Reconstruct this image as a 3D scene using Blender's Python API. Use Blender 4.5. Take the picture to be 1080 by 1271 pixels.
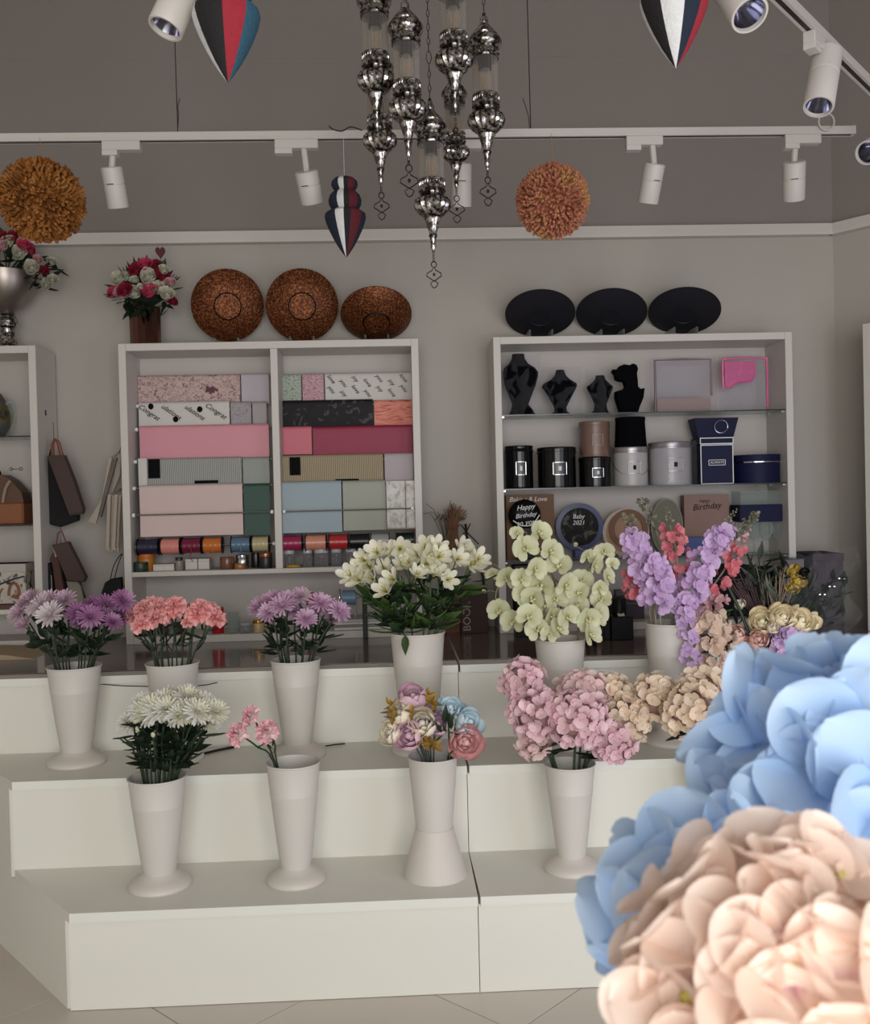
import bpy, math, random
from mathutils import Matrix, Vector, Euler
PI = math.pi
rnd = random.Random(7)
C = bpy.context.scene.collection
scene = bpy.context.scene
for o in list(bpy.data.objects):
    bpy.data.objects.remove(o)

# ------------------------------------------------------------------ camera
FPX, CAM_H = 1200.0, 1.55
PITCH, YAW, ROLL = (math.radians(a) for a in (0.78, 2.31, 1.40))
def _cam_rows():
    cy, sy, cp, sp, cr, sr = (math.cos(YAW), math.sin(YAW), math.cos(PITCH), math.sin(PITCH), math.cos(ROLL), math.sin(ROLL))
    Ry = Matrix(((cy, -sy, 0), (sy, cy, 0), (0, 0, 1)))
    B = Matrix(((1, 0, 0), (0, 0, -1), (0, 1, 0)))
    Rx = Matrix(((1, 0, 0), (0, cp, -sp), (0, sp, cp)))
    Rz = Matrix(((cr, sr, 0), (-sr, cr, 0), (0, 0, 1)))
    return Rz @ Rx @ B @ Ry
RC = _cam_rows()
RCT = RC.transposed()
CAMPOS = Vector((0, 0, CAM_H))
cam = bpy.data.cameras.new('camera')
cam.sensor_fit = 'HORIZONTAL'; cam.sensor_width = 36.0; cam.lens = 36.0 * FPX / 1080.0
cam.clip_start = 0.02; cam.clip_end = 60
cam.dof.use_dof = True; cam.dof.focus_distance = 3.5; cam.dof.aperture_fstop = 17.0
camo = bpy.data.objects.new('camera', cam); C.objects.link(camo)
m3 = Matrix((RC[0], -RC[1], -RC[2])).transposed()
camo.matrix_world = Matrix.Translation(CAMPOS) @ m3.to_4x4()
scene.camera = camo

# ------------------------------------------------------------------ light, exposure
wd = bpy.data.worlds.new('world'); scene.world = wd; wd.use_nodes = True
wd.node_tree.nodes['Background'].inputs[0].default_value = (0.75, 0.85, 1.0, 1)
wd.node_tree.nodes['Background'].inputs[1].default_value = 0.6
def area_light(name, loc, target, sx, sy, power, col):
    l = bpy.data.lights.new(name, 'AREA'); l.shape = 'RECTANGLE'; l.size = sx; l.size_y = sy
    l.energy = power; l.color = col
    o = bpy.data.objects.new(name, l); C.objects.link(o); o.location = loc
    o.rotation_euler = (Vector(target) - Vector(loc)).to_track_quat('-Z', 'Y').to_euler()
    return o
area_light('shop_window_daylight', (0.35, -2.25, 1.6), (0.2, 3.0, 0.7), 3.4, 2.5, 172, (1.0, 0.985, 0.935))
area_light('cool_side_fill', (2.2, 1.0, 1.25), (0.9, 2.6, 1.15), 1.3, 1.9, 22, (0.78, 0.82, 1.0))  # added cool fill from the side for the lilac tone; no door there
scene.view_settings.view_transform = 'Standard'; scene.view_settings.look = 'None'
scene.view_settings.gamma = 1.0; scene.view_settings.exposure = 0.0
scene.view_settings.use_curve_mapping = False

# ------------------------------------------------------------------ pixel <-> place
def ray(x, y): return RCT @ Vector(((x - 540) / FPX, (y - 635.5) / FPX, 1))
def P(x, y, Y):                      # the point at depth Y seen at pixel x, y
    d = ray(x, y); return CAMPOS + d * (Y / d.y)
def PZ(x, y, Z):                     # the point at height Z seen at pixel x, y
    d = ray(x, y); return CAMPOS + d * ((Z - CAM_H) / d.z)
def span(x0, y0, x1, y1, Y):         # pixel box -> centre x, bottom z, width, height at depth Y
    a = P((x0 + x1) / 2, y1, Y); b = P((x0 + x1) / 2, y0, Y)
    l = P(x0, (y0 + y1) / 2, Y); r = P(x1, (y0 + y1) / 2, Y)
    return (l.x + r.x) / 2, a.z, r.x - l.x, b.z - a.z

# ------------------------------------------------------------------ materials
def lin(c):
    return tuple(((v / 255) / 12.92 if v / 255 <= 0.04045 else ((v / 255 + 0.055) / 1.055) ** 2.4) for v in c) + (1.0,)
def new_mat(name):
    m = bpy.data.materials.new(name); m.use_nodes = True
    return m, m.node_tree.nodes, m.node_tree.links, m.node_tree.nodes['Principled BSDF']
def mat(name, col, rough=0.5, metal=0.0, var=0.0, vscale=8.0, bump=0.0, bscale=60.0, spec=0.5, coat=0.0, sheen=0.0):
    m, N, L, b = new_mat(name)
    b.inputs['Base Color'].default_value = lin(col); b.inputs['Roughness'].default_value = rough
    b.inputs['Metallic'].default_value = metal; b.inputs['Specular IOR Level'].default_value = spec
    b.inputs['Coat Weight'].default_value = coat; b.inputs['Sheen Weight'].default_value = sheen
    if var or bump:
        tc = N.new('ShaderNodeTexCoord')
    if var:
        nz = N.new('ShaderNodeTexNoise'); nz.inputs['Scale'].default_value = vscale; nz.inputs['Detail'].default_value = 5
        L.new(tc.outputs['Object'], nz.inputs['Vector'])
        mx = N.new('ShaderNodeMix'); mx.data_type = 'RGBA'; mx.blend_type = 'MIX'
        c = lin(col)
        mx.inputs[6].default_value = tuple(v * (1 - var) for v in c[:3]) + (1,)
        mx.inputs[7].default_value = tuple(min(1, v * (1 + var)) for v in c[:3]) + (1,)
        L.new(nz.outputs['Fac'], mx.inputs[0]); L.new(mx.outputs[2], b.inputs['Base Color'])
    if bump:
        nb = N.new('ShaderNodeTexNoise'); nb.inputs['Scale'].default_value = bscale; nb.inputs['Detail'].default_value = 3
        L.new(tc.outputs['Object'], nb.inputs['Vector'])
        bp = N.new('ShaderNodeBump'); bp.inputs['Strength'].default_value = bump; bp.inputs['Distance'].default_value = 0.004
        L.new(nb.outputs['Fac'], bp.inputs['Height']); L.new(bp.outputs[0], b.inputs['Normal'])
    return m
def ramp_mat(name, tex, scale, stops, rough=0.6, stretch=(1, 1, 1), rot=(0, 0, 0), detail=4, distort=0.0, metal=0.0, feature=None, bump=0.0):
    """procedural pattern: texture -> colour ramp, in the object's own coordinates"""
    m, N, L, b = new_mat(name)
    tc = N.new('ShaderNodeTexCoord'); mp = N.new('ShaderNodeMapping')
    mp.inputs['Scale'].default_value = stretch; mp.inputs['Rotation'].default_value = rot
    L.new(tc.outputs['Object'], mp.inputs['Vector'])
    if tex == 'noise':
        t = N.new('ShaderNodeTexNoise'); t.inputs['Detail'].default_value = detail; t.inputs['Distortion'].default_value = distort; out = t.outputs['Fac']
    elif tex == 'voronoi':
        t = N.new('ShaderNodeTexVoronoi'); out = t.outputs['Distance']
        if feature: t.feature = feature
    elif tex == 'wave':
        t = N.new('ShaderNodeTexWave'); t.inputs['Distortion'].default_value = distort; t.inputs['Detail'].default_value = detail; out = t.outputs['Fac']
    t.inputs['Scale'].default_value = scale
    L.new(mp.outputs[0], t.inputs['Vector'])
    r = N.new('ShaderNodeValToRGB'); e = r.color_ramp.elements
    while len(e) < len(stops): e.new(0.5)
    for el, (p, c) in zip(e, stops): el.position = p; el.color = lin(c)
    L.new(out, r.inputs['Fac']); L.new(r.outputs['Color'], b.inputs['Base Color'])
    b.inputs['Roughness'].default_value = rough; b.inputs['Metallic'].default_value = metal
    b.inputs['Specular IOR Level'].default_value = 0.2
    if bump:
        bp = N.new('ShaderNodeBump'); bp.inputs['Strength'].default_value = bump; bp.inputs['Distance'].default_value = 0.003
        L.new(out, bp.inputs['Height']); L.new(bp.outputs[0], b.inputs['Normal'])
    return m
def petal_mat(name, stops, length, rough=0.6, transl=0.25, var=0.08):
    """colour along the petal (local y from 0 to length), a little light through it"""
    m, N, L, b = new_mat(name)
    tc = N.new('ShaderNodeTexCoord'); sp = N.new('ShaderNodeSeparateXYZ'); L.new(tc.outputs['Object'], sp.inputs[0])
    mr = N.new('ShaderNodeMapRange'); mr.inputs['From Max'].default_value = length; L.new(sp.outputs['Y'], mr.inputs['Value'])
    r = N.new('ShaderNodeValToRGB'); e = r.color_ramp.elements
    while len(e) < len(stops): e.new(0.5)
    for el, (p, c) in zip(e, stops): el.position = p; el.color = lin(c)
    L.new(mr.outputs[0], r.inputs['Fac'])
    oi = N.new('ShaderNodeObjectInfo'); hs = N.new('ShaderNodeHueSaturation'); mv = N.new('ShaderNodeMapRange')
    mv.inputs['To Min'].default_value = 1 - var; mv.inputs['To Max'].default_value = 1 + var
    L.new(oi.outputs['Random'], mv.inputs['Value']); L.new(mv.outputs[0], hs.inputs['Value']); L.new(r.outputs['Color'], hs.inputs['Color'])
    L.new(hs.outputs[0], b.inputs['Base Color']); b.inputs['Roughness'].default_value = rough
    b.inputs['Specular IOR Level'].default_value = 0.25
    tr = N.new('ShaderNodeBsdfTranslucent'); L.new(hs.outputs[0], tr.inputs['Color'])
    mix = N.new('ShaderNodeMixShader'); mix.inputs[0].default_value = transl
    L.new(b.outputs[0], mix.inputs[1]); L.new(tr.outputs[0], mix.inputs[2])
    L.new(mix.outputs[0], N['Material Output'].inputs['Surface'])
    return m
def film_mat(name, col, alpha=0.15, rough=0.08, fres=0.5):
    """thin clear plastic or glass: mostly see-through, with gloss"""
    m, N, L, b = new_mat(name)
    tr = N.new('ShaderNodeBsdfTransparent'); tr.inputs[0].default_value = lin(col)
    b.inputs['Base Color'].default_value = lin(col); b.inputs['Roughness'].default_value = rough
    lw = N.new('ShaderNodeLayerWeight'); lw.inputs['Blend'].default_value = 0.25
    ad = N.new('ShaderNodeMath'); ad.operation = 'MULTIPLY_ADD'; ad.inputs[1].default_value = fres; ad.inputs[2].default_value = alpha
    ad.use_clamp = True
    L.new(lw.outputs['Facing'], ad.inputs[0])
    mix = N.new('ShaderNodeMixShader'); L.new(ad.outputs[0], mix.inputs[0])
    L.new(tr.outputs[0], mix.inputs[1]); L.new(b.outputs[0], mix.inputs[2])
    L.new(mix.outputs[0], N['Material Output'].inputs['Surface'])
    return m

# ------------------------------------------------------------------ geometry helpers
class G:
    def __init__(s): s.V = []; s.F = []; s.I = []; s.mi = 0
    def add(s, V, F, M=None):
        n = len(s.V)
        s.V += [tuple(M @ Vector(v)) for v in V] if M is not None else [tuple(v) for v in V]
        s.F += [tuple(i + n for i in f) for f in F]; s.I += [s.mi] * len(F)
        return s
    def box(s, x0, x1, y0, y1, z0, z1, b=0.0, M=None):
        if b <= 0:
            V = [(x, y, z) for z in (z0, z1) for y in (y0, y1) for x in (x0, x1)]
            F = [(0, 2, 3, 1), (4, 5, 7, 6), (0, 1, 5, 4), (2, 6, 7, 3), (0, 4, 6, 2), (1, 3, 7, 5)]
            return s.add(V, F, M)
        V = []; idx = {}
        for sx in (0, 1):
            for sy in (0, 1):
                for sz in (0, 1):
                    cx, cy, cz = (x0, x1)[sx], (y0, y1)[sy], (z0, z1)[sz]
                    dx, dy, dz = (b, -b)[sx], (b, -b)[sy], (b, -b)[sz]
                    for k, v in enumerate(((cx, cy + dy, cz + dz), (cx + dx, cy, cz + dz), (cx + dx, cy + dy, cz))):
                        idx[(sx, sy, sz, k)] = len(V); V.append(v)
        F = []
        for q in (0, 1):
            F.append([idx[(q, a, c, 0)] for a, c in ((0, 0), (1, 0), (1, 1), (0, 1))])
            F.append([idx[(a, q, c, 1)] for a, c in ((0, 0), (1, 0), (1, 1), (0, 1))])
            F.append([idx[(a, c, q, 2)] for a, c in ((0, 0), (1, 0), (1, 1), (0, 1))])
        for a in (0, 1):
            for c in (0, 1):
                F.append([idx[(a, c, 0, 0)], idx[(a, c, 1, 0)], idx[(a, c, 1, 1)], idx[(a, c, 0, 1)]])
                F.append([idx[(a, 0, c, 0)], idx[(a, 1, c, 0)], idx[(a, 1, c, 2)], idx[(a, 0, c, 2)]])
                F.append([idx[(0, a, c, 1)], idx[(1, a, c, 1)], idx[(1, a, c, 2)], idx[(0, a, c, 2)]])
                for d in (0, 1): F.append([idx[(a, c, d, k)] for k in (0, 1, 2)])
        return s.add(V, F, M)
    def lathe(s, prof, seg=24, M=None, mod=None, cap0=False, cap1=False):
        V = []; F = []
        for j, (r, z) in enumerate(prof):
            for i in range(seg):
                a = 2 * PI * i / seg; rr = r * (mod(a, j) if mod else 1)
                V.append((rr * math.cos(a), rr * math.sin(a), z))
        for j in range(len(prof) - 1):
            for i in range(seg):
                k = (i + 1) % seg
                F.append((j * seg + i, j * seg + k, (j + 1) * seg + k, (j + 1) * seg + i))
        if cap0: F.append(tuple(range(seg))[::-1])
        if cap1: F.append(tuple((len(prof) - 1) * seg + i for i in range(seg)))
        return s.add(V, F, M)
    def tube(s, pts, r, seg=6, M=None, closed=False):
        pts = [Vector(p) for p in pts]; n = len(pts); V = []; F = []
        rr = r if isinstance(r, (list, tuple)) else [r] * n
        up = None
        for i, p in enumerate(pts):
            if closed: t = pts[(i + 1) % n] - pts[i - 1]
            else: t = pts[min(i + 1, n - 1)] - pts[max(i - 1, 0)]
            if t.length < 1e-9: t = Vector((0, 0, 1))
            t.normalize()
            if up is None: up = t.orthogonal().normalized()
            up = (up - t * up.dot(t))
            up = up.normalized() if up.length > 1e-6 else t.orthogonal().normalized()
            w = t.cross(up)
            for k in range(seg):
                a = 2 * PI * k / seg
                V.append(p + (up * math.cos(a) + w * math.sin(a)) * rr[i])
        m = n if closed else n - 1
        for i in range(m):
            j = (i + 1) % n
            for k in range(seg):
                l = (k + 1) % seg
                F.append((i * seg + k, i * seg + l, j * seg + l, j * seg + k))
        if not closed:
            F.append(tuple(range(seg))[::-1]); F.append(tuple((n - 1) * seg + k for k in range(seg)))
        return s.add(V, F, M)
    def grid(s, fn, nu, nv, M=None, wrap=False):
        V = [fn(i / nu, j / nv) for j in range(nv + 1) for i in range(nu + (0 if wrap else 1))]
        w = nu if wrap else nu + 1; F = []
        for j in range(nv):
            for i in range(nu):
                k = (i + 1) % w
                F.append((j * w + i, j * w + k, (j + 1) * w + k, (j + 1) * w + i))
        return s.add(V, F, M)
    def prism(s, poly, y0, y1, M=None):          # polygon in x, z pushed from y0 to y1
        n = len(poly)
        V = [(x, y0, z) for x, z in poly] + [(x, y1, z) for x, z in poly]
        F = [tuple(range(n)), tuple(range(2 * n - 1, n - 1, -1))] + [(i, n + i, n + (i + 1) % n, (i + 1) % n) for i in range(n)]
        return s.add(V, F, M)
    def ball(s, c, r, nu=10, nv=7, M=None):
        c = Vector(c)
        rx, ry, rz = r if isinstance(r, (tuple, list)) else (r, r, r)
        return s.grid(lambda u, v: (c.x + rx * math.sin(PI * v) * math.cos(2 * PI * u), c.y + ry * math.sin(PI * v) * math.sin(2 * PI * u), c.z - rz * math.cos(PI * v)), nu, nv, M, wrap=True)
    def mesh(s, name, mats, smooth=True):
        me = bpy.data.meshes.new(name); me.from_pydata(s.V, [], s.F)
        ms = mats if isinstance(mats, (list, tuple)) else [mats]
        for m in ms: me.materials.append(m)
        if len(ms) > 1: me.polygons.foreach_set('material_index', s.I)
        if smooth:
            me.polygons.foreach_set('use_smooth', [True] * len(me.polygons))
            if smooth == 'auto': me.set_sharp_from_angle(angle=math.radians(35))
        me.update(); return me
    def obj(s, name, mats, parent=None, smooth='auto', loc=None):
        return put(s.mesh(name, mats, smooth), name, parent, Matrix.Translation(loc) if loc is not None else None)
def put(me, name, parent=None, M=None):
    o = bpy.data.objects.new(name, me); C.objects.link(o)
    if parent is not None: o.parent = parent
    if M is not None: o.matrix_basis = M
    return o
def tag(o, label, cat, group=None):
    o['label'] = label; o['category'] = cat
    if group: o['group'] = group
    return o
def thing(name, label, cat, loc=(0, 0, 0), rotz=0.0, group=None):
    o = bpy.data.objects.new(name, None); C.objects.link(o); o.location = loc; o.rotation_euler = (0, 0, rotz)
    o.empty_display_size = 0.02
    return tag(o, label, cat, group)
def struct(o): o['kind'] = 'structure'; return o
def T(x, y, z): return Matrix.Translation((x, y, z))
def aim(loc, d, roll=0.0, s=1.0):                 # local z along d
    q = Vector(d).normalized().to_track_quat('Z', 'Y')
    return Matrix.Translation(loc) @ q.to_matrix().to_4x4() @ Matrix.Rotation(roll, 4, 'Z') @ Matrix.Scale(s, 4)
def crom(pts, n=5):
    pts = [Vector(p) for p in pts]; out = []
    q = [pts[0] * 2 - pts[1]] + pts + [pts[-1] * 2 - pts[-2]]
    for i in range(1, len(q) - 2):
        a, b, c, d = q[i - 1], q[i], q[i + 1], q[i + 2]
        for k in range(n):
            t = k / n
            out.append(0.5 * ((2 * b) + (c - a) * t + (2 * a - 5 * b + 4 * c - d) * t * t + (3 * b - a - 3 * c + d) * t ** 3))
    out.append(pts[-1]); return out
def petal_vf(L, W, cup=0.25, curl=0.2, a=0.75, nu=4, nv=5, ruffle=0.0, point=0.0, base=0.12, rounded=True, c=0.62):
    """petal or leaf along +y: rounded = full blunt tip, else a tapering one"""
    V = []; F = []
    for j in range(nv + 1):
        v = j / nv
        if rounded:
            v = 1 - (1 - v) ** 1.7
            f = base + (1 - base) * math.sin(PI / 2 * min(1, v / c)) ** 1.1 if v < c else math.sqrt(max(0.02, 1 - ((v - c) / (1 - c)) ** 2))
            w = W / 2 * f * (1 - point * v * v)
        else:
            w = W / 2 * max(base * (1 - v), math.sin(PI * min(0.985, v ** a * 0.93 + 0.02))) * (1 - point * v * v)
        for i in range(nu + 1):
            u = -1 + 2 * i / nu
            z = cup * u * u * w + curl * L * v * v + ruffle * L * math.sin(u * 4 + v * 3) * v * v
            V.append((u * w, v * L * (1 - (0.0 if rounded else .1) * u * u * v), z))
    for j in range(nv):
        for i in range(nu):
            k = j * (nu + 1) + i
            F.append((k, k + 1, k + nu + 2, k + nu + 1))
    return V, F
def radial(g, vf, n, tilt, r0=0.0, z0=0.0, s=1.0, phase=0.0, jit=0.0):
    for k in range(n):
        a = phase + 2 * PI * k / n + rnd.uniform(-jit, jit)
        M = Matrix.Rotation(a, 4, 'Z') @ T(0, r0, z0) @ Matrix.Rotation(tilt + rnd.uniform(-jit, jit), 4, 'X') @ Matrix.Scale(s * (1 + rnd.uniform(-jit, jit) * 0.5), 4)
        g.add(vf[0], vf[1], M)
    return g
def text_mesh(body, size, material, shear=0.0, align='CENTER'):
    cu = bpy.data.curves.new('lettering', 'FONT'); cu.body = body; cu.size = size; cu.shear = shear
    cu.align_x = align; cu.align_y = 'CENTER'; cu.extrude = 0.0003; cu.resolution_u = 3
    o = bpy.data.objects.new('lettering', cu); C.objects.link(o)
    me = bpy.data.meshes.new_from_object(o.evaluated_get(bpy.context.evaluated_depsgraph_get()))
    bpy.data.objects.remove(o); bpy.data.curves.remove(cu)
    me.materials.clear(); me.materials.append(material)
    return me
FACE = Matrix.Rotation(PI / 2, 4, 'X')            # lettering upright, facing the shop front

# ------------------------------------------------------------------ common materials
WHITE = mat('white_laminate', (223, 221, 211), 0.42, var=0.03, vscale=3)
WHITE2 = mat('white_lacquer', (198, 193, 187), 0.45, var=0.03, vscale=3)
EDGE = mat('white_edge_band', (226, 226, 218), 0.35)
WALLP = mat('wall_paint_light', (172, 166, 159), 0.75, var=0.05, vscale=2.5, bump=0.15, bscale=120)
WALLD = mat('wall_paint_taupe', (134, 127, 122), 0.8, var=0.05, vscale=2.0, bump=0.2, bscale=150)
BLACK = mat('black_satin', (13, 13, 15), 0.4, spec=.2)
VELVET = mat('black_velvet', (9, 9, 13), 0.95, spec=.05)
NAVY = mat('navy_card', (24, 26, 58), 0.55, spec=.15)
STEEL = mat('steel', (190, 190, 190), 0.25, metal=1.0)
SILVER = ramp_mat('antique_silver', 'noise', 75, [(.36, (42, 40, 39)), (.5, (128, 124, 120)), (.62, (206, 202, 198))], .2, metal=1.0, detail=3, distort=.8, bump=.3)
PLASTIC = mat('vase_plastic', (204, 199, 192), 0.5, var=0.025, vscale=6)
PLASTIC_FOOT = mat('vase_foot_plastic', (207, 200, 191), 0.5, var=0.03, vscale=6)
GLASS = film_mat('clear_glass', (228, 234, 232), 0.10, 0.04)
FILM = film_mat('clear_film', (246, 246, 250), 0.02, 0.06, 0.08)
STEM = mat('stem_green', (64, 84, 46), 0.55, var=0.25, vscale=20)
STEMD = mat('stem_dark_green', (40, 55, 34), 0.55, var=0.25, vscale=20)
LEAF = petal_mat('leaf_green', [(0, (52, 74, 36)), (1, (70, 96, 48))], 0.1, 0.45, 0.15, 0.25)
LEAFD = petal_mat('leaf_dark_green', [(0, (30, 42, 30)), (1, (44, 58, 40))], 0.1, 0.45, 0.12, 0.25)
KRAFT = mat('kraft_card', (118, 88, 68), 0.8, var=0.1, vscale=25)
WHITEINK = mat('white_ink', (225, 225, 225), 0.6)
BLACKINK = mat('black_ink', (12, 11, 14), 0.7, spec=.08)
GOLD = mat('gold', (190, 140, 60), 0.3, metal=1.0)
# ------------------------------------------------------------------ the room
SHOPW = mat('shop_front_paint', (212, 206, 200), .8)
YW = 4.78; XR = 3.25; XL = -3.3; YF = -2.4; ZC = 4.25; ZT = 2.815
struct(G().box(XL - 0.1, 2.3, YW, YW + 0.1, 0, ZT + 0.03).obj('wall_back', WALLP))
struct(G().box(XL - 0.1, 2.3, YW, YW + 0.1, ZT + 0.03, ZC).obj('wall_back_upper', WALLD))
# the right-hand wall runs off at an angle from the corner, then forward
WC = Vector((2.215, 4.79)); WD = Vector((0.615, -0.788)).normalized(); WN = Vector((-WD.y, WD.x)) * -1
WE = WC + WD * 1.6
def wall_poly(z0, z1, name, m):
    a, b = WC - WD * 0.1, WE
    poly = [a, b, Vector((b.x, YF)), Vector((b.x + .1, YF)), Vector((b.x + .1, b.y + .05)), a + Vector((.12, .05))]
    V = [(p.x, p.y, z0) for p in poly] + [(p.x, p.y, z1) for p in poly]
    n = len(poly)
    struct(G().add(V, [tuple(range(n))[::-1], tuple(range(n, 2 * n))] + [(i, (i + 1) % n, n + (i + 1) % n, n + i) for i in range(n)]).obj(name, m, smooth=False))
XR = WE.x
wall_poly(0, ZT + 0.03, 'wall_right', WALLP)
wall_poly(ZT + 0.03, ZC, 'wall_right_upper', WALLD)
struct(G().box(XL - 0.1, XL, YF, YW, 0, ZC).obj('wall_left', SHOPW))
struct(G().box(XL - 0.1, XR + 0.1, YF - 0.1, YW + 0.1, ZC, ZC + 0.1).obj('ceiling', mat('ceiling_paint', (170, 163, 158), 0.85)))
g = G().box(XL, -2.4, YF - 0.1, YF, 0, ZC).box(2.0, XR, YF - 0.1, YF, 0, ZC).box(-2.4, 2.0, YF - 0.1, YF, 2.95, ZC).box(-2.4, 2.0, YF - 0.1, YF, 0, 0.2)
struct(g.obj('wall_front', SHOPW))
TRIM = mat('trim_paint', (205, 199, 193), 0.55)
g = G()
g.prism([(0, 0), (0.05, 0), (0.05, 0.012), (0.038, 0.05), (0.038, 0.058), (0, 0.058)], XL, 2.20, Matrix(((0, 1, 0, 0), (-1, 0, 0, YW), (0, 0, 1, ZT), (0, 0, 0, 1))))
struct(g.obj('trim_1', TRIM))
g = G()
g.prism([(0, 0), (0.05, 0), (0.05, 0.012), (0.038, 0.05), (0.038, 0.058), (0, 0.058)], 0.02, 1.6, Matrix(((WN.x, WD.x, 0, WC.x), (WN.y, WD.y, 0, WC.y), (0, 0, 1, ZT), (0, 0, 0, 1))))
struct(g.obj('trim_2', TRIM))
# floor: a screed with square tiles laid on the diagonal
floor = struct(G().box(XL, XR, YF, YW, -0.1, -0.008).obj('floor', mat('tile_grout', (120, 112, 104), 0.8)))
tm = [mat('floor_tile_%d' % k, c, 0.28, var=0.05, vscale=4, spec=0.5) for k, c in enumerate(((200, 192, 180), (195, 187, 176), (204, 196, 184)))]
sd = 0.618; h = sd / 2 - 0.0018
tiles = [G().box(-h, h, -h, h, -0.009, 0.0, 0.0008).mesh('tile', m, 'auto') for m in tm]
u0 = (-0.43 - 2.903) / math.sqrt(2); w0 = (0.096 + 2.989) / math.sqrt(2)
R45 = Matrix.Rotation(PI / 4, 4, 'Z')
for i in range(-7, 8):
    for j in range(-8, 8):
        u = u0 + (i + 0.5) * sd; w = w0 + (j + 0.5) * sd       # u = (x-y)/sqrt2, w = (x+y)/sqrt2
        x = (u + w) / math.sqrt(2); y = (w - u) / math.sqrt(2)
        if XL + 0.44 < x < XR - 0.44 and YF + 0.44 < y < min(4.0, 7.2 - 1.28 * x):
            put(tiles[rnd.randrange(3)], 'tile', floor, T(x, y, 0) @ R45)
# cross-lines of a fabric-like upper wall covering: slim joint strips
for z in (3.72,):
    struct(G().box(XL, 2.2, YW - 0.002, YW + 0.01, z, z + 0.004).obj('trim_3', mat('joint_line', (140, 132, 128), 0.8)))

# ------------------------------------------------------------------ stepped display stand, two units
Y1, Y2, Y3, YB = 3.0, 3.365, 3.735, 4.77
Z1, Z2, Z3 = 0.31, 0.618, 0.907
SX = 0.2255                                  # joint between the two units
TH = 0.03
COUNTER = mat('polished_brown_counter', (98, 86, 78), 0.12, var=0.10, vscale=3, spec=0.6)
def xl(y): return -1.035 - (y - Y1) * (0.305 / 0.365)      # slanting left end
def stand(label, xa, xb, slant):
    t = thing('display_stand', label, 'display stand', (0, Y1, 0), group='stepped white display stand units')
    L = (lambda y: xl(y)) if slant else (lambda y: xa)
    o = (0, -Y1, 0)
    for n, (ya, yb, za, zb) in enumerate(((Y1, Y2, 0, Z1), (Y2, Y3, Z1, Z2), (Y3, YB, Z2, Z3))):
        # riser board
        G().box(L(ya) - (.004 if slant else 0), xb, ya, ya + 0.018, za + (0.002 if n == 0 else 0), zb - TH).obj('riser', WHITE, t, loc=o)
        # tread with a lip that stands a little proud
        e = 0.018
        g = G()
        V = [(L(ya) + 0.006, ya - e, zb - TH), (xb, ya - e, zb - TH), (xb, yb + 0.0, zb - TH), (L(yb), yb, zb - TH)]
        V += [(x, y, zb) for x, y, z in V]
        g.add(V, [(3, 2, 1, 0), (4, 5, 6, 7), (0, 1, 5, 4), (1, 2, 6, 5), (2, 3, 7, 6), (3, 0, 4, 7)])
        tr = g.obj('tread', WHITE, t, smooth=False, loc=o)
        G().box(L(ya) + 0.007, xb, ya - e - 0.0012, ya - e, zb - TH + 0.001, zb - 0.0005).obj('edge_band', EDGE, tr)
        if n == 2:                           # glossy brown slab lying on the counter, set back from the edge
            V = [(L(ya + .07) + .01, ya + .07, zb), (xb - .002, ya + .07, zb), (xb - .002, yb, zb), (L(yb), yb, zb)]
            V += [(x, y, zb + .005) for x, y, z in V]
            G().add(V, [(3, 2, 1, 0), (4, 5, 6, 7), (0, 1, 5, 4), (1, 2, 6, 5), (2, 3, 7, 6), (3, 0, 4, 7)]).obj('counter_top', COUNTER, t, smooth=False, loc=o)
    # side panels
    if slant:
        g = G()
        for ya, yb, zb in ((Y1, Y2, Z1 - TH), (Y2, Y3, Z2 - TH), (Y3, YB - .03, Z3 - TH)):
            V = [(xl(ya + .018) - .004, ya + .018, 0), (xl(yb + .018) - .004, yb + .018, 0), (xl(yb + .018) - .004, yb + .018, zb), (xl(ya + .018) - .004, ya + .018, zb)]
            V += [(x + .014, y, z) for x, y, z in V]
            g.add(V, [(0, 1, 2, 3), (7, 6, 5, 4), (0, 4, 5, 1), (1, 5, 6, 2), (2, 6, 7, 3), (3, 7, 4, 0)])
        g.obj('side_panel', WHITE, t, smooth=False, loc=o)
    else:
        for xs in (xa, xb - 0.018):
            g = G()
            for ya, yb, zb in ((Y1 + .018, Y2, Z1 - TH), (Y2 + .018, Y3, Z2 - TH), (Y3 + .018, YB, Z3 - TH)):
                g.box(xs, xs + .018, ya, yb, 0, zb)
            g.obj('side_panel', WHITE, t, smooth=False, loc=o)
    return t
stand('white stepped flower stand unit with a slanting end panel', None, SX - 0.0012, True)
stand('white stepped flower stand unit under the hydrangea vases with straight sides', SX + 0.0012, 2.11, False)

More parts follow.
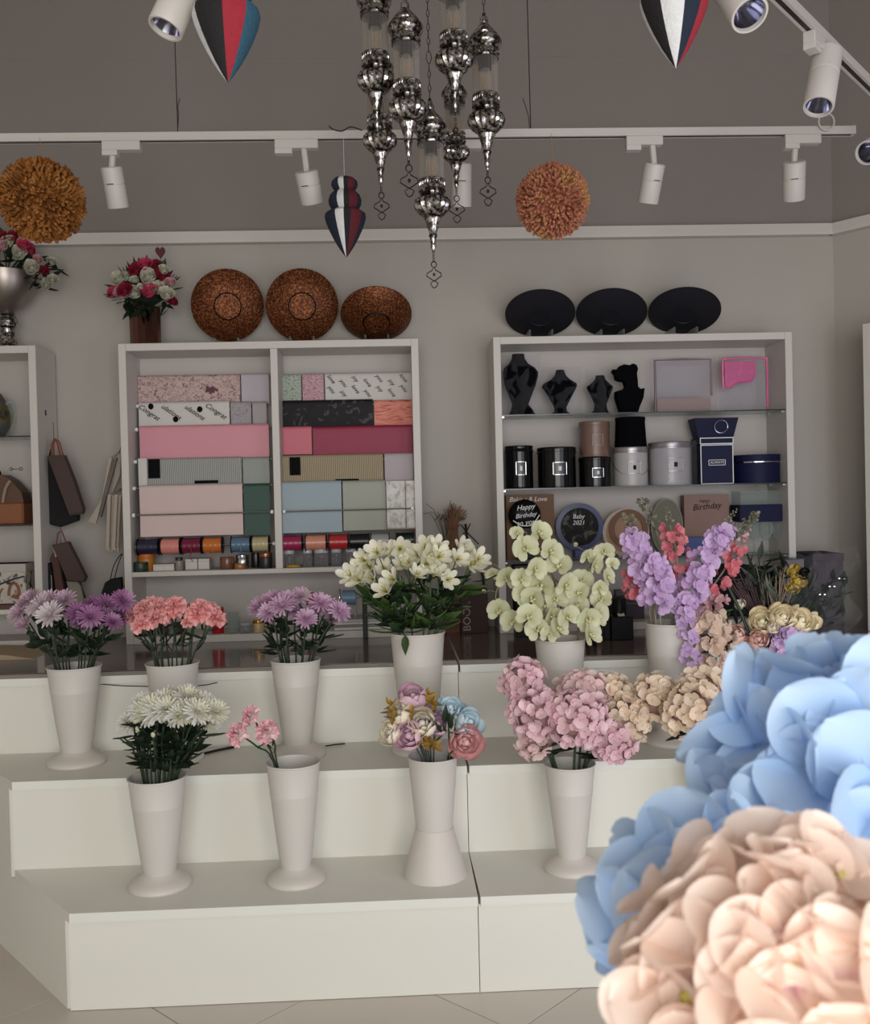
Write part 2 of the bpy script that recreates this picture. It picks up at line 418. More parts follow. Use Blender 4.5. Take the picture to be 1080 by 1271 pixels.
# ------------------------------------------------------------------ wall cabinets on the counter
ZB = Z3 + 0.005; ZTOP = 2.297; YC = 4.5; YI = 4.755; FT = 0.034
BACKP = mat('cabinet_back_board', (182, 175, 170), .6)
GEDGE = mat('glass_shelf_edge', (30, 38, 38), 0.2)
def cabinet(label, xa, xb, shelves=(), glass=(), partition=None, ya=YC, rods=()):
    t = thing('wall_cabinet', label, 'cabinet', ((xa + xb) / 2, ya, ZB), group='white open cabinets along the back wall')
    o = (-(xa + xb) / 2, -ya, -ZB)
    G().box(xa, xa + FT, ya, YI, ZB, ZTOP, .0015).obj('side_panel', WHITE2, t, loc=o)
    G().box(xb - FT, xb, ya, YI, ZB, ZTOP, .0015).obj('side_panel', WHITE2, t, loc=o)
    G().box(xa + FT, xb - FT, ya + .001, YI, ZTOP - FT, ZTOP, .0015).obj('top_panel', WHITE2, t, loc=o)
    G().box(xa + FT, xb - FT, ya + .001, YI, ZB, ZB + FT, .0015).obj('bottom_panel', WHITE2, t, loc=o)
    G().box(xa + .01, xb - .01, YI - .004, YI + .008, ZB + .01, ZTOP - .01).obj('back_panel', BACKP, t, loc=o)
    for z, d in shelves:
        G().box(xa + FT, xb - FT, ya + d, YI - .004, z - .022, z, .0015).obj('shelf', WHITE2, t, loc=o)
    for z in glass:
        sh = G().box(xa + FT, xb - FT, ya + .012, YI - .03, z - .006, z).obj('glass_shelf', GLASS, t, loc=o)
        G().box(xa + FT, xb - FT, ya + .010, ya + .012, z - .006, z).obj('glass_edge', GEDGE, sh)
        for xx in (xa + FT, xb - FT - .012):
            for yy in (ya + .03, YI - .06):
                G().box(xx, xx + .012, yy, yy + .012, z - .014, z - .0062).obj('shelf_pin', STEEL, t, loc=o)
    if partition:
        G().box(partition[0], partition[1], ya + .004, YI - .004, partition[2], ZTOP - FT, .0015).obj('partition', WHITE2, t, loc=o)
    return t, o
PX0, PX1 = -1.256, 0.123
shelf_z = 1.245
pcab, pco = cabinet('white open cabinet holding the rolls of wrapping paper', PX0, PX1, shelves=((shelf_z, .002),), partition=(-.563, -.530, shelf_z))
RX0, RX1 = 0.472, 1.888
cabinet('white open cabinet with glass shelves of gift boxes and necklace busts', RX0, RX1, glass=(1.935, 1.588, 1.250))
LX1 = -1.629
lcab, lco = cabinet('white open cabinet with handbags hung on its side panel', LX1 - 1.4, LX1, glass=(1.886, 1.478), shelves=((1.09, .002),))
G().box(-1.6295 + 0.0, -1.627, 4.60, 4.612, 1.985, 2.01).obj('hook_plate', BLACK, lcab, loc=lco)
# cabinet on the right-hand wall: only its far upright shows
M = Matrix(((WD.x, -WN.x, 0, WC.x), (WD.y, -WN.y, 0, WC.y), (0, 0, 1, 0), (0, 0, 0, 1)))     # x along the wall, -y into the room
t = thing('side_cabinet', 'white open cabinet standing against the angled wall', 'cabinet')
t.matrix_basis = M
for n, b in (('side_panel', (.313, .347, -.33, -.01, 0, 2.3)), ('side_panel', (1.45, 1.484, -.33, -.01, 0, 2.3)), ('top_panel', (.347, 1.45, -.329, -.01, 2.266, 2.3)),
             ('back_panel', (.33, 1.46, -.025, -.01, .05, 2.266)), ('shelf', (.347, 1.45, -.31, -.025, 1.2, 1.22)), ('shelf', (.347, 1.45, -.31, -.025, 1.72, 1.74)), ('bottom_panel', (.347, 1.45, -.329, -.01, 0.0, .05))):
    G().box(*b, .0015).obj(n, WHITE2, t)
# ------------------------------------------------------------------ lighting tracks and spotlights
LAMPW = mat('spotlight_white', (190, 184, 179), 0.45)
SLOT = mat('track_slot', (28, 26, 26), 0.5)
REFL = mat('lamp_reflector', (150, 150, 165), 0.15, metal=1.0, var=0.3, vscale=60)
ZTR = 2.83
def track(name_label, a, b, wires=()):
    a, b = Vector(a), Vector(b); d = (b - a); L = d.length; ang = math.atan2(d.y, d.x)
    t = thing('lighting_track', name_label, 'light track', a, ang)
    G().box(0, L, -.016, .016, -.012, .008, .001).box(0, L, -.016, -.007, -.02, -.012).box(0, L, .007, .016, -.02, -.012).obj('rail', LAMPW, t)
    G().box(.01, L - .01, -.008, .008, -.0195, -.012).obj('conductor_slot', SLOT, t)
    for e in (0, L - .012): G().box(e, e + .012, -.0165, .0165, -.0205, .0085).obj('end_cap', LAMPW, t)
    for w in wires:
        G().tube([(w, 0, .006), (w - .002, 0, .5), (w, 0, ZC - ZTR)], .0018, 5).obj('suspension_wire', SLOT, t)
    return t
xa, xb = -2.6, P(1060, 166, 3.4).x
tb = track('long white lighting track hung in front of the back wall', (xa, 3.4, ZTR), (xb, 3.4, ZTR), (P(219, 100, 3.4).x - xa, P(657, 80, 3.4).x - xa))
w = P(219, 130, 3.4).x - xa                                   # loose wire end beside the hanging wire
G().tube(crom([(w, .003, .006), (w + .006, .003, .07), (w + .004, .003, .10), (w + .012, .003, .13)], 4), .0016, 5).obj('loose_wire', SLOT, tb)
w = P(657, 130, 3.4).x - xa
G().tube(crom([(w, .003, .006), (w - .004, .003, .06), (w - .022, .003, .12)], 4), .0014, 5).obj('loose_wire', SLOT, tb)
w = P(425, 165, 3.4).x - xa
G().tube(crom([(w - .045, -.017, .022), (w - .03, -.017, .010), (w + .0, -.018, .004), (w + .03, -.017, .018), (w + .07, -.017, .006)], 5), .0022, 5).obj('loose_wire', SLOT, tb)
c = P(1026, 151, 3.37); pts = [(c.x - xa + .028 * math.cos(a) , -.03, c.z - ZTR + .03 * math.sin(a)) for a in [2 * PI * k / 16 for k in range(16)]]
G().tube(pts, .0032, 6, closed=True).obj('cable_loop', LAMPW, tb)
pa, pb = PZ(960, -15, ZTR), PZ(1180, 203, ZTR)
track('white lighting track running diagonally toward the angled wall', pa, pb, (.9,))
track('white lighting track hung above the front of the shop', (-1.7, 2.0, 2.80), (1.3, 2.0, 2.80))

def spot(label, ad, top, bot, dia, adw=.12, ang=0.0, ring=.42, group='white cylinder spotlights', ceil=None, arm_x=None):
    """ad: place under the rail; top, bot: the ends of the lamp body's axis"""
    ad, top, bot = Vector(ad), Vector(top), Vector(bot)
    t = thing('track_spotlight', label, 'spotlight', ad, group=group)
    A = Matrix.Rotation(ang, 4, 'Z')
    G().box(-adw / 2, adw / 2, -.017, .017, -.032, .0, .002, A).box(-adw * .5, -adw * .1, -.0165, .0165, -.05, -.032, .001, A).obj('adapter', LAMPW, t)
    tl, bl = top - ad, bot - ad; d = (bl - tl); L = d.length; d.normalize(); r = dia / 2
    M = aim(tl, d)
    px = tl + d * .012
    ax = Vector((tl.x * .8, 0, -.03)) if arm_x is None else Vector((arm_x, 0, -.03))
    G().tube([ax, ax * .4 + px * .6 + Vector((0, 0, .006)), px], .011, 8).obj('arm', LAMPW, t)
    body = G().lathe([(0, 0), (r * .9, 0), (r, .004), (r, L * ring - .001), (r * .965, L * ring), (r * .965, L * ring + .002), (r, L * ring + .003), (r, L - .002), (r * .97, L), (r * .86, L), (r * .84, L - .012)], 28, M).obj('lamp_body', LAMPW, t)
    G().box(-.012, .012, -r * 1.0, -r * .96, L * ring - .004, L * ring - .001, 0, M).obj('slot_mark', SLOT, body)
    rf = G().lathe([(r * .84, L - .010), (r * .6, L - .035), (r * .25, L - .05), (0, L - .051)], 24, M).obj('reflector', REFL, t)
    return t
def s_px(label, adx, body_top, body_bot, dia_px, Y=3.4, adw=.13, Yb=None, **k):
    yb = Yb if Yb is not None else Y
    spot(label, (P(adx, 172, Y).x, Y, ZTR - .02), P(*body_top, Y), P(*body_bot, yb), dia_px * Y / FPX, adw, **k)
s_px('white cylinder spotlight on the back track between the orange pompom and the wire', 151, (138, 207), (147, 258), 26, Yb=3.45)
s_px('white cylinder spotlight on the back track beside the small striped paper drop', 368, (380, 212), (388, 252), 29, Yb=3.45, adw=.15)
s_px('white cylinder spotlight on the back track half hidden behind the lantern cluster', 574, (573, 203), (573, 257), 25, Y=3.42, Yb=3.46)
s_px('white cylinder spotlight on the back track between the pinkish pompom and the cable loop', 799, (813, 203), (804, 252), 26, Yb=3.45)
s_px('white cylinder spotlight at the end of the back track beneath the cable loop', 995, (986, 200), (985, 248), 28, Yb=3.46)
dd = (pb - pa).normalized(); ang = math.atan2(dd.y, dd.x)
q = pa + dd * ((PZ(1013, 38, ZTR) - pa).length)
spot('white cylinder spotlight with its silver reflector showing, on the diagonal track', (q.x, q.y, ZTR - .02), P(1027, 66, 2.70), P(1016, 133, 2.64), .083, .12, ang)
q2 = pa + dd * ((PZ(1100, 123, ZTR) - pa).length)
spot('white spotlight on the diagonal track mostly beyond the angled wall corner', (q2.x, q2.y, ZTR - .02), P(1112, 168, 3.1), P(1076, 190, 2.98), .075, .12, ang)
spot('large white spotlight aimed down beside the black and red paper drop', (P(245, -90, 2.0).x, 2.0, 2.78), P(241, -42, 2.0), P(205, 36, 1.97), .072, .12, ring=.55)
spot('large white spotlight aimed at the shop front, beside the white and navy paper drop', (P(885, -100, 2.0).x, 2.0, 2.78), P(889, -40, 2.05), P(931, 19, 1.94), .078, .12)

# ------------------------------------------------------------------ lantern cluster
LGLASS = film_mat('ribbed_lantern_glass', (226, 220, 214), 0.05, 0.1)
FILAM = mat('amber_filament', (230, 150, 70), 0.3)
DARKM = mat('dark_metal', (40, 38, 38), 0.35, metal=1.0)
def link_chain(p0, z1, s=1.0, step=.018):
    g = G(); z = p0[2]; k = 0
    while z < z1:
        h = step * .62
        if k % 9 == 5: h *= 1.7                   # an occasional larger diamond link
        wdt = .0042 * s * (1.8 if k % 9 == 5 else 1)
        c, sn = (1, 0) if k % 2 else (0, 1)
        pts = [(p0[0] + x * c, p0[1] + x * sn, z + h + y) for x, y in ((-wdt, 0), (-wdt * .6, h * .7), (0, h), (wdt * .6, h * .7), (wdt, 0), (wdt * .6, -h * .7), (0, -h), (-wdt * .6, -h * .7))]
        g.tube(pts, .0011 * s, 4, closed=True)
        z += 2 * h * .88; k += 1
    return g
def charm(g, c, h):
    """flat openwork drop: small ring, ogee frame, small ring"""
    x, y, z = c
    def loop(pts): g.tube([(x + a * h, y, z - b * h) for a, b in pts], .0016, 5, closed=True)
    loop([(.10 * math.cos(k * PI / 5), .12 + .11 * math.sin(k * PI / 5)) for k in range(10)])
    loop([(0, .22), (.07, .34), (.25, .44), (.28, .55), (.12, .66), (0, .74), (-.12, .66), (-.28, .55), (-.25, .44), (-.07, .34)])
    loop([(0, .72), (.14, .82), (.08, .95), (0, 1.0), (-.08, .95), (-.14, .82)])
    g.ball((x, y, z - .5 * h), (.05 * h, .003, .07 * h), 6, 4)
def lantern(label, px, py, Y, s, drop):
    """px, py: pixel of the top edge of the lower collar; s: size against the nearest ones; drop: charm below (gap, height in pixels)"""
    k = 2.65 / FPX * s
    c = P(px, py, Y)
    t = thing('pendant_lantern', label, 'lantern', (c.x, c.y, c.z), group='cluster of silver pendant lanterns')
    gad = lambda a, j: 1 + (.11 * abs(math.sin(a * 9)) if 3 <= j <= 7 else 0)
    pf = lambda L: [(r * k, -z * k) for r, z in L]
    g = G().lathe(pf([(15, 17), (15.5, 20), (17, 22), (20, 25), (21.5, 30), (21, 35), (18, 40), (13, 45), (10.5, 47), (11, 49), (9.5, 52), (8, 57), (5.5, 65), (4, 69)]), 36, mod=gad)
    g.obj('lower_bowl', SILVER, t)
    G().lathe(pf([(5.2, 69), (5.6, 71), (4.2, 74), (3.4, 82), (3.8, 85), (2.4, 88), (1.6, 92), (0, 94)]), 14).obj('finial', SILVER, t)
    g = G().lathe(pf([(16.0, 2), (17.2, 0), (17.5, 1.2), (16.4, 2.5), (16.4, 8), (17.3, 9), (17.3, 10.5), (16.4, 11.5), (16.4, 16.5), (17.0, 17.5), (15, 18)]), 32)
    for q in range(30):                           # pierced gallery: small arches and beads
        a = 2 * PI * q / 30
        g.tube([(16.7 * k * math.cos(a + da), 16.7 * k * math.sin(a + da), -z * k) for da, z in ((-.08, 8), (-.05, 5), (0, 3.6), (.05, 5), (.08, 8))], .7 * k, 4)
        g.ball((16.9 * k * math.cos(a), 16.9 * k * math.sin(a), -13.8 * k), 1.1 * k, 5, 3)
    g.obj('collar', SILVER, t)
    rib = lambda a, j: 1 + .018 * math.cos(a * 22)
    G().lathe([(15.6 * k, -1 * k), (15.6 * k, 48 * k)], 66, mod=rib).obj('glass_tube', LGLASS, t)
    b = G().lathe([(3.5 * k, 0), (6.5 * k, 6 * k), (8.5 * k, 14 * k), (8 * k, 24 * k), (5.5 * k, 33 * k), (4.5 * k, 39 * k)], 14).obj('bulb', GLASS, t)
    g = G()
    for q in range(5):
        a = 2 * PI * q / 5
        g.tube([(3.2 * k * math.cos(a), 3.2 * k * math.sin(a), 7 * k), (3.6 * k * math.cos(a + .2), 3.6 * k * math.sin(a + .2), 26 * k)], .55 * k, 4)
    g.obj('filament', FILAM, b)
    G().lathe([(0, 33 * k), (8.5 * k, 33 * k), (8.5 * k, 50 * k)], 14).obj('socket', DARKM, t)
    up = lambda L: [(r * k, z * k) for r, z in L]
    g = G().lathe(up([(15.5, 46), (17.4, 45), (17.8, 47), (16.5, 49), (16.5, 53), (17.5, 54), (17.5, 56), (16.4, 57), (19, 59), (21.4, 63), (21.8, 67), (20.5, 70), (17.5, 72), (16.5, 73)]), 36)
    for q in range(36):
        a = 2 * PI * q / 36
        g.ball((17.4 * k * math.cos(a), 17.4 * k * math.sin(a), 51 * k), 1.1 * k, 5, 3)
    cap = g.obj('upper_cap', SILVER, t)
    G().lathe(up([(16.5, 73), (17, 75), (14, 79), (9.5, 84), (6.5, 88), (5, 90), (5.6, 93), (5.2, 96), (3, 99), (2, 104), (0, 105)]), 28).obj('dome', SILVER, cap)
    zt = 104 * k
    link_chain((0, 0, zt), ZC - c.z - .05).obj('chain', DARKM, t)
    if drop:
        g = G(); z = -93 * k
        n = 3
        for q in range(n):
            zz = z - drop[0] * Y / FPX * (q + .5) / n
            g.tube([(.0025 * math.cos(a), 0, zz + .004 * math.sin(a)) for a in [2 * PI * w / 8 for w in range(8)]], .0009, 4, closed=True)
        charm(g, (0, 0, z - drop[0] * Y / FPX), drop[1] * Y / FPX)
        g.obj('charm', DARKM, t)
    return t
lantern('silver lantern hung beside the far lower lantern, its glass tube ribbed', 466, 68, 2.65, 1.0, None)
lantern('silver lantern with a green tinge on its cap, next to the long open chain', 505, 103, 2.62, 1.0, (6, 40))
lantern('lowest silver lantern of the cluster, with a large openwork charm below', 536, 224, 2.75, 1.0, (10, 33))
lantern('silver lantern whose cap is out of sight, directly above the smallest lantern', 563, 43, 2.62, 1.0, (20, 28))
lantern('silver lantern hung alone beside the plain wall, with a twisted openwork charm', 603, 119, 2.74, 1.02, (8, 36))
lantern('silver lantern partly behind another, its charm hanging clear below the track', 471, 146, 2.95, 1.0, (8, 34))
lantern('smallest and farthest silver lantern, in front of a white spotlight', 565, 166, 3.15, 0.88, (7, 34))
G().lathe([(0, ZC - .035), (.19, ZC - .035), (.2, ZC - .025), (.2, ZC - .001)], 40, T(*P(533, 100, 2.75).xy, 0)).obj('ceiling_plate', SILVER)
tag(bpy.data.objects['ceiling_plate'], 'round silver ceiling plate the lantern chains hang from', 'ceiling plate')

# ------------------------------------------------------------------ paper honeycomb drops
def tissue(name, col): return mat(name, col, 0.85, var=0.12, vscale=60, bump=0.6, bscale=150)
TREDSH = tissue('shaded_red_tissue', (86, 18, 32))  # red tissue darkened: self-shadow of the honeycomb put into the colour
TBLK, TRED, TTEAL, TNAVY, TWHT = tissue('black_tissue', (20, 18, 21)), tissue('red_tissue', (146, 30, 46)), tissue('teal_tissue', (38, 80, 100)), tissue('navy_tissue', (17, 29, 47)), tissue('white_tissue', (208, 208, 208))
PROF = [(.005, 0), (.10, .13), (.20, .28), (.31, .48), (.40, .67), (.465, .84), (.5, .97), (.485, 1.05), (.42, 1.10), (.29, 1.12),
        (.33, 1.17), (.385, 1.27), (.40, 1.38), (.36, 1.50), (.28, 1.58), (.235, 1.61), (.28, 1.66), (.32, 1.74), (.31, 1.83), (.24, 1.90), (.12, 1.93), (0, 1.93)]
def paper_drop(label, px, py, Y, wpx, sectors, ztop):
    c = P(px, py, Y); w = wpx * Y / FPX
    t = thing('honeycomb_ornament', label, 'paper ornament', c, group='striped honeycomb paper drops')
    a = -PI
    for m, wid in sectors:
        b = a + math.radians(wid); n = max(3, int(wid / 4))
        g = G()
        pleat = lambda q: 1 - .035 * (1 - abs(math.cos(q * 45)))
        rows = [[(w * r * pleat(a + (b - a) * i / n) * math.cos(a + (b - a) * i / n), w * r * pleat(a + (b - a) * i / n) * math.sin(a + (b - a) * i / n), w * z) for i in range(n + 1)] for r, z in PROF]
        V = [v for r in rows for v in r] + [(0, 0, w * z) for r, z in PROF]
        W = n + 1; F = []
        for j in range(len(PROF) - 1):
            for i in range(n): F.append((j * W + i, j * W + i + 1, (j + 1) * W + i + 1, (j + 1) * W + i))
            k = len(PROF) * W
            F.append((k + j, j * W, (j + 1) * W, k + j + 1)); F.append((j * W + n, k + j, k + j + 1, (j + 1) * W + n))
        g.add(V, F).obj('paper_fan', m, t)
        a = b
    G().tube([(0, 0, 1.9 * w), (0, 0, ztop - c.z)], .0009, 4).obj('thread', TWHT, t)
# sectors run anticlockwise from the left-hand side as seen from above: first the side facing the shop front, left to right
def full(front): 
    return front + [(TTEAL, 60), (TRED, 60), (TWHT, 60)]
paper_drop('black, red and teal striped paper drop with a white edge, by a downlight', 283, 103, 1.95, 83, full([(TWHT, 35), (TBLK, 58), (TRED, 42), (TTEAL, 45)]), ZC)
paper_drop('black, white, navy and red striped paper drop beside a large spotlight', 839, 85, 1.95, 85, full([(TBLK, 48), (TWHT, 44), (TNAVY, 38), (TRED, 50)]), ZC)
paper_drop('small dark striped paper drop with a white strip, hung under the back track', 430, 320, 3.385, 51, full([(TNAVY, 62), (TWHT, 26), (TBLK, 20), (TREDSH, 36), (TNAVY, 36)]), ZTR - .02)

# ------------------------------------------------------------------ pompoms
def pompom(label, px, py, Y, rpx, m, top):
    c = P(px, py, Y); R = rpx * Y / FPX
    t = thing('pompom', label, 'pompom', c, group='orange pompoms hung under the back track')
    r2 = random.Random(px); g = G()
    g.ball((0, 0, 0), R * .74, 20, 12)
    n = 950
    for i in range(n):
        z = 1 - 2 * (i + .5) / n; a = i * 2.39996; q = math.sqrt(1 - z * z)
        d = Vector((q * math.cos(a), q * math.sin(a), z)) + Vector((r2.uniform(-.06, .06), r2.uniform(-.06, .06), r2.uniform(-.06, .06)))
        d.normalize(); s = d.orthogonal().normalized(); s.rotate(Matrix.Rotation(r2.uniform(0, 6.28), 3, d))
        L = R * r2.uniform(.92, 1.04); b = R * .07
        g.tube([d * R * .68, d * L * .9 + s * b * .3, d * L + s * b, d * (L - R * .03) + s * b * 1.6], [R * .018, R * .036, R * .036, R * .02], 5)
    o = g.obj('yarn_tufts', m, t); o['kind'] = 'stuff'
    G().tube([(0, 0, R * .7), (.001, 0, R * 1.2), (0, 0, top - c.z)], .0016, 5).obj('string', mat('jute_string', (150, 110, 80), .9), t)
pompom('orange yarn pompom hung by the silver urn of roses', 52, 249, 3.385, 50, ramp_mat('amber_yarn', 'noise', 14, [(.3, (104, 62, 26)), (.55, (148, 94, 46)), (.75, (168, 120, 64))], .9), ZTR - .01)
pompom('pinkish orange yarn pompom hung above the dark slate bowls', 686, 250, 3.385, 45, ramp_mat('peach_yarn', 'noise', 12, [(.3, (150, 92, 66)), (.5, (176, 114, 90)), (.7, (176, 134, 78))], .9), ZTR - .01)
# ------------------------------------------------------------------ rolls of wrapping paper hung in rows
def drape(zt, zb, w, r, back=.03):
    """sheet over a roll of radius r: hangs in front down to zb, a short end behind"""
    pts = [(0 + r, -back)] + [(r * math.cos(a), r * math.sin(a)) for a in [PI * k / 8 for k in range(9)]]
    n = 4
    pts += [(-r + .0025 * math.sin(PI * k / n), -(zt - zb - r) * k / n) for k in range(1, n + 1)]
    g = G()
    g.grid(lambda u, v: ((u - .5) * w, pts[round(v * (len(pts) - 1))][0], pts[round(v * (len(pts) - 1))][1]), 3, len(pts) - 1)
    return g
def paper(label, x0, x1, yt, yb, Y, m, ink=None, r=.016, name='wrapping_paper'):
    a, b = P(x0 + .6, yt, Y), P(x1 - .6, yt, Y); z0 = P((x0 + x1) / 2, yt, Y).z; z1 = P((x0 + x1) / 2, yb, Y).z
    w = b.x - a.x; c = Vector(((a.x + b.x) / 2, Y + r, z0 - r))
    t = thing(name, label, 'wrapping paper', c, group='wrapping paper hung in rows')
    G().lathe([(r * .35, -w / 2), (r * .97, -w / 2), (r * .97, w / 2), (r * .35, w / 2)], 14, Matrix.Rotation(PI / 2, 4, 'Y')).obj('roll', m, t)
    sh = drape(z0, z1, w, r).obj('sheet', m, t)
    return t, sh, w, z0, z1, r
def pm(name, col): return mat(name, col, 0.55, var=0.04, vscale=6)
FLORAL = ramp_mat('floral_print_paper', 'noise', 60, [(.32, (108, 78, 84)), (.45, (176, 148, 148)), (.6, (200, 176, 168)), (.75, (178, 150, 146))], .6, detail=6, distort=1.5)
LILAC = ramp_mat('lilac_stripe_paper', 'wave', 60, [(.3, (176, 166, 178)), (.7, (196, 188, 196))], .6, rot=(0, 0.5, 0), distort=2)
PAPERW = pm('white_paper', (198, 194, 188))
GREYFL = ramp_mat('grey_floral_paper', 'noise', 35, [(.35, (140, 132, 138)), (.5, (164, 156, 160)), (.65, (150, 146, 150))], .6, distort=2)
GREYP = pm('grey_paper', (158, 154, 156))
PINK = pm('pink_paper', (206, 140, 152))
NEWS = ramp_mat('newsprint_paper', 'wave', 52, [(.25, (96, 98, 96)), (.5, (172, 172, 166)), (1, (182, 182, 176))], .7, distort=.8, detail=2)
KNEWS = ramp_mat('kraft_newsprint_paper', 'wave', 52, [(.25, (96, 84, 66)), (.5, (176, 162, 134)), (1, (186, 172, 144))], .7, distort=.8, detail=2)
SAGEG = pm('grey_green_paper', (140, 146, 138)); DUSTY = pm('dusty_pink_paper', (202, 178, 174)); DGREEN = pm('dark_green_paper', (36, 70, 60))
GREENT = ramp_mat('green_script_paper', 'noise', 70, [(.4, (96, 124, 92)), (.5, (178, 188, 172)), (.62, (176, 176, 172))], .6, distort=3)
PINKT = ramp_mat('pink_script_paper', 'noise', 70, [(.4, (168, 92, 116)), (.5, (196, 160, 168)), (.62, (190, 176, 178))], .6, distort=3)
BLKFL = ramp_mat('black_floral_paper', 'noise', 18, [(.0, (22, 20, 23)), (.58, (26, 24, 26)), (.64, (84, 76, 80)), (.72, (40, 36, 40))], .55, detail=8, distort=2)
CORAL = ramp_mat('coral_crinkle_paper', 'noise', 22, [(.3, (150, 66, 60)), (.45, (212, 132, 116)), (.7, (224, 152, 134))], .7, stretch=(.4, 1, 2.2), distort=2, bump=.8)
ROSEP = pm('rose_paper', (198, 104, 118)); CRIM = pm('crimson_paper', (140, 34, 66)); LGREY = pm('lilac_grey_paper', (170, 158, 164))
BLUEP = pm('light_blue_paper', (148, 164, 172)); SAGE = pm('sage_paper', (156, 158, 146))
Yr = [4.690, 4.655, 4.620, 4.585, 4.550]
def deco(t, z0, z1, r, items, m, name='print'):
    """flat printed shapes lying on the hanging sheet"""
    for x0, x1, a, b in items:
        G().box(x0, x1, -r - .0045, -r - .0040, z1 - z0 + r + a, z1 - z0 + r + b).obj(name, m, t)
t, sh, w, z0, z1, r = paper('wrapping paper with a faded pink floral print and a dark rose', 170, 298, 465, 500, Yr[0], FLORAL)
g = G()
for k in range(16):
    a = k * 2.4; q = .004 + .0018 * k
    g.ball((w * .22 + q * math.cos(a), -r - .004, -.075 + r + .5 * q * math.sin(a)), (.007, .0012, .006), 6, 4)
g.obj('printed_rose', mat('printed_rose_ink', (96, 42, 58), .6, var=.3, vscale=90), t)
paper('narrow lilac striped wrapping paper beside the floral print', 298.5, 334, 463, 500, Yr[0], LILAC)
t, sh, w, z0, z1, r = paper('white wrapping paper printed with slanting black Congratulations lettering', 171, 285, 498, 529, Yr[1], PAPERW)
cg = text_mesh('Congratulations', .036, BLACKINK, .35)
H = z0 - z1
for cx, cz in ((-.165, -.05), (-.06, -.05), (.05, -.055), (.15, -.05)):
    me = text_mesh('Congrat' if cx < -.1 or cx > .1 else 'ulations', .034, BLACKINK, .35)
    put(me, 'lettering', t, T(cx, -r - .0042, cz + r) @ FACE @ Matrix.Rotation(-.62, 4, 'Z'))
for cx, cz in ((-.155, -.012), (-.04, -.075), (.075, -.03)):       # dark printed leaves
    g = G().ball((cx, -r - .003, cz + r - .01), (.013, .001, .015), 8, 5); g.obj('printed_leaf', BLACKINK, t)
paper('pale grey floral wrapping paper beside the Congratulations paper', 285.5, 312, 498, 529, Yr[1], GREYFL)
paper('plain grey wrapping paper scrap next to the cabinet partition', 312.5, 331, 498, 529, Yr[1], GREYP)
paper('wide plain pink wrapping paper sheet above the grey newsprint', 172, 334, 527, 569, Yr[2], PINK)
t, sh, w, z0, z1, r = paper('grey newsprint wrapping paper with a black picture block', 171, 300, 568, 602, Yr[3], NEWS)
deco(t, z0, z1, r, [(-w / 2 + .045, -w / 2 + .10, .035, .125)], BLACKINK, 'printed_picture'); deco(t, z0, z1, r, [(.02, .13, .006, .02)], BLACKINK, 'printed_bar')
deco(t, z0, z1, r, [(-w / 2, -w / 2 + .04, .0, .13)], PAPERW, 'printed_margin')
paper('plain grey green wrapping paper beside the grey newsprint', 300.5, 334.5, 567, 602, Yr[3], SAGEG)
paper('dusty pink wrapping paper hanging above the ribbon spools', 172, 301, 601, 665, Yr[4], DUSTY)
paper('dark green wrapping paper hanging beside the partition', 301.5, 335, 600, 664, Yr[4], DGREEN)
paper('white wrapping paper with green script print', 347.5, 374, 464, 497, Yr[0], GREENT)
paper('white wrapping paper with pink script print', 374.5, 402, 463, 497, Yr[0], PINKT)
t, sh, w, z0, z1, r = paper('white wrapping paper with small black handwriting print', 402.5, 511, 462, 497, Yr[0], PAPERW)
for i in range(7):
    for j in range(2):
        put(text_mesh(('love', 'you', 'joy')[(i + j) % 3], .028, BLACKINK, .3), 'lettering', t, T(-w / 2 + .03 + i * .058, -r - .0042, r - .03 - .05 * j - (.02 if i % 2 else 0)) @ FACE @ Matrix.Rotation(-.9, 4, 'Z'))
paper('black wrapping paper with faint grey flowers', 347, 463, 496, 529, Yr[1], BLKFL)
paper('coral crinkled wrapping paper beside the black floral paper', 463.5, 512, 496, 528, Yr[1], CORAL)
paper('rose pink wrapping paper piece beside the crimson sheet', 350, 387, 529, 564, Yr[2], ROSEP)
paper('deep crimson wrapping paper sheet', 387.5, 512, 528, 564, Yr[2], CRIM)
t, sh, w, z0, z1, r = paper('tan newsprint wrapping paper with a black picture block', 349.5, 476, 564, 598, Yr[3], KNEWS)
deco(t, z0, z1, r, [(-w / 2 + .035, -w / 2 + .085, .035, .12)], BLACKINK, 'printed_picture'); deco(t, z0, z1, r, [(.01, .12, .004, .012)], BLACKINK, 'printed_bar')
paper('plain lilac grey wrapping paper beside the tan newsprint', 476.5, 513, 562, 597, Yr[3], LGREY)
paper('light blue wrapping paper hanging behind the thin rod', 349, 424, 597, 661, Yr[4], BLUEP)
paper('sage green wrapping paper next to the light blue one', 424.5, 479, 596, 658, Yr[4], SAGE)
# packet of white sheets in clear film
c = span(480, 597, 515, 655, 4.535)
t = thing('tissue_packet', 'packet of crumpled white tissue tied with a cord', 'paper packet', (c[0], 4.535, c[1]))
g = G().grid(lambda u, v: ((u - .5) * c[2], .012 * math.sin(u * 9 + v * 5) * .3 - .012, v * c[3]), 10, 12).grid(lambda u, v: ((.5 - u) * c[2], .02, v * c[3]), 2, 2)
g.obj('tissue_stack', ramp_mat('crumpled_tissue', 'noise', 25, [(.3, (150, 146, 138)), (.5, (206, 204, 198)), (.7, (220, 218, 212))], .5, bump=.8, distort=1.5), t)
G().box(.022, .025, -.022, -.018, 0, c[3]).obj('cord', mat('tan_cord', (130, 96, 58), .8), t)
G().box(-c[2] / 2, c[2] / 2, -.02, .02, -.006, .0).obj('packet_base', mat('packet_base', (150, 140, 110), .6), t)
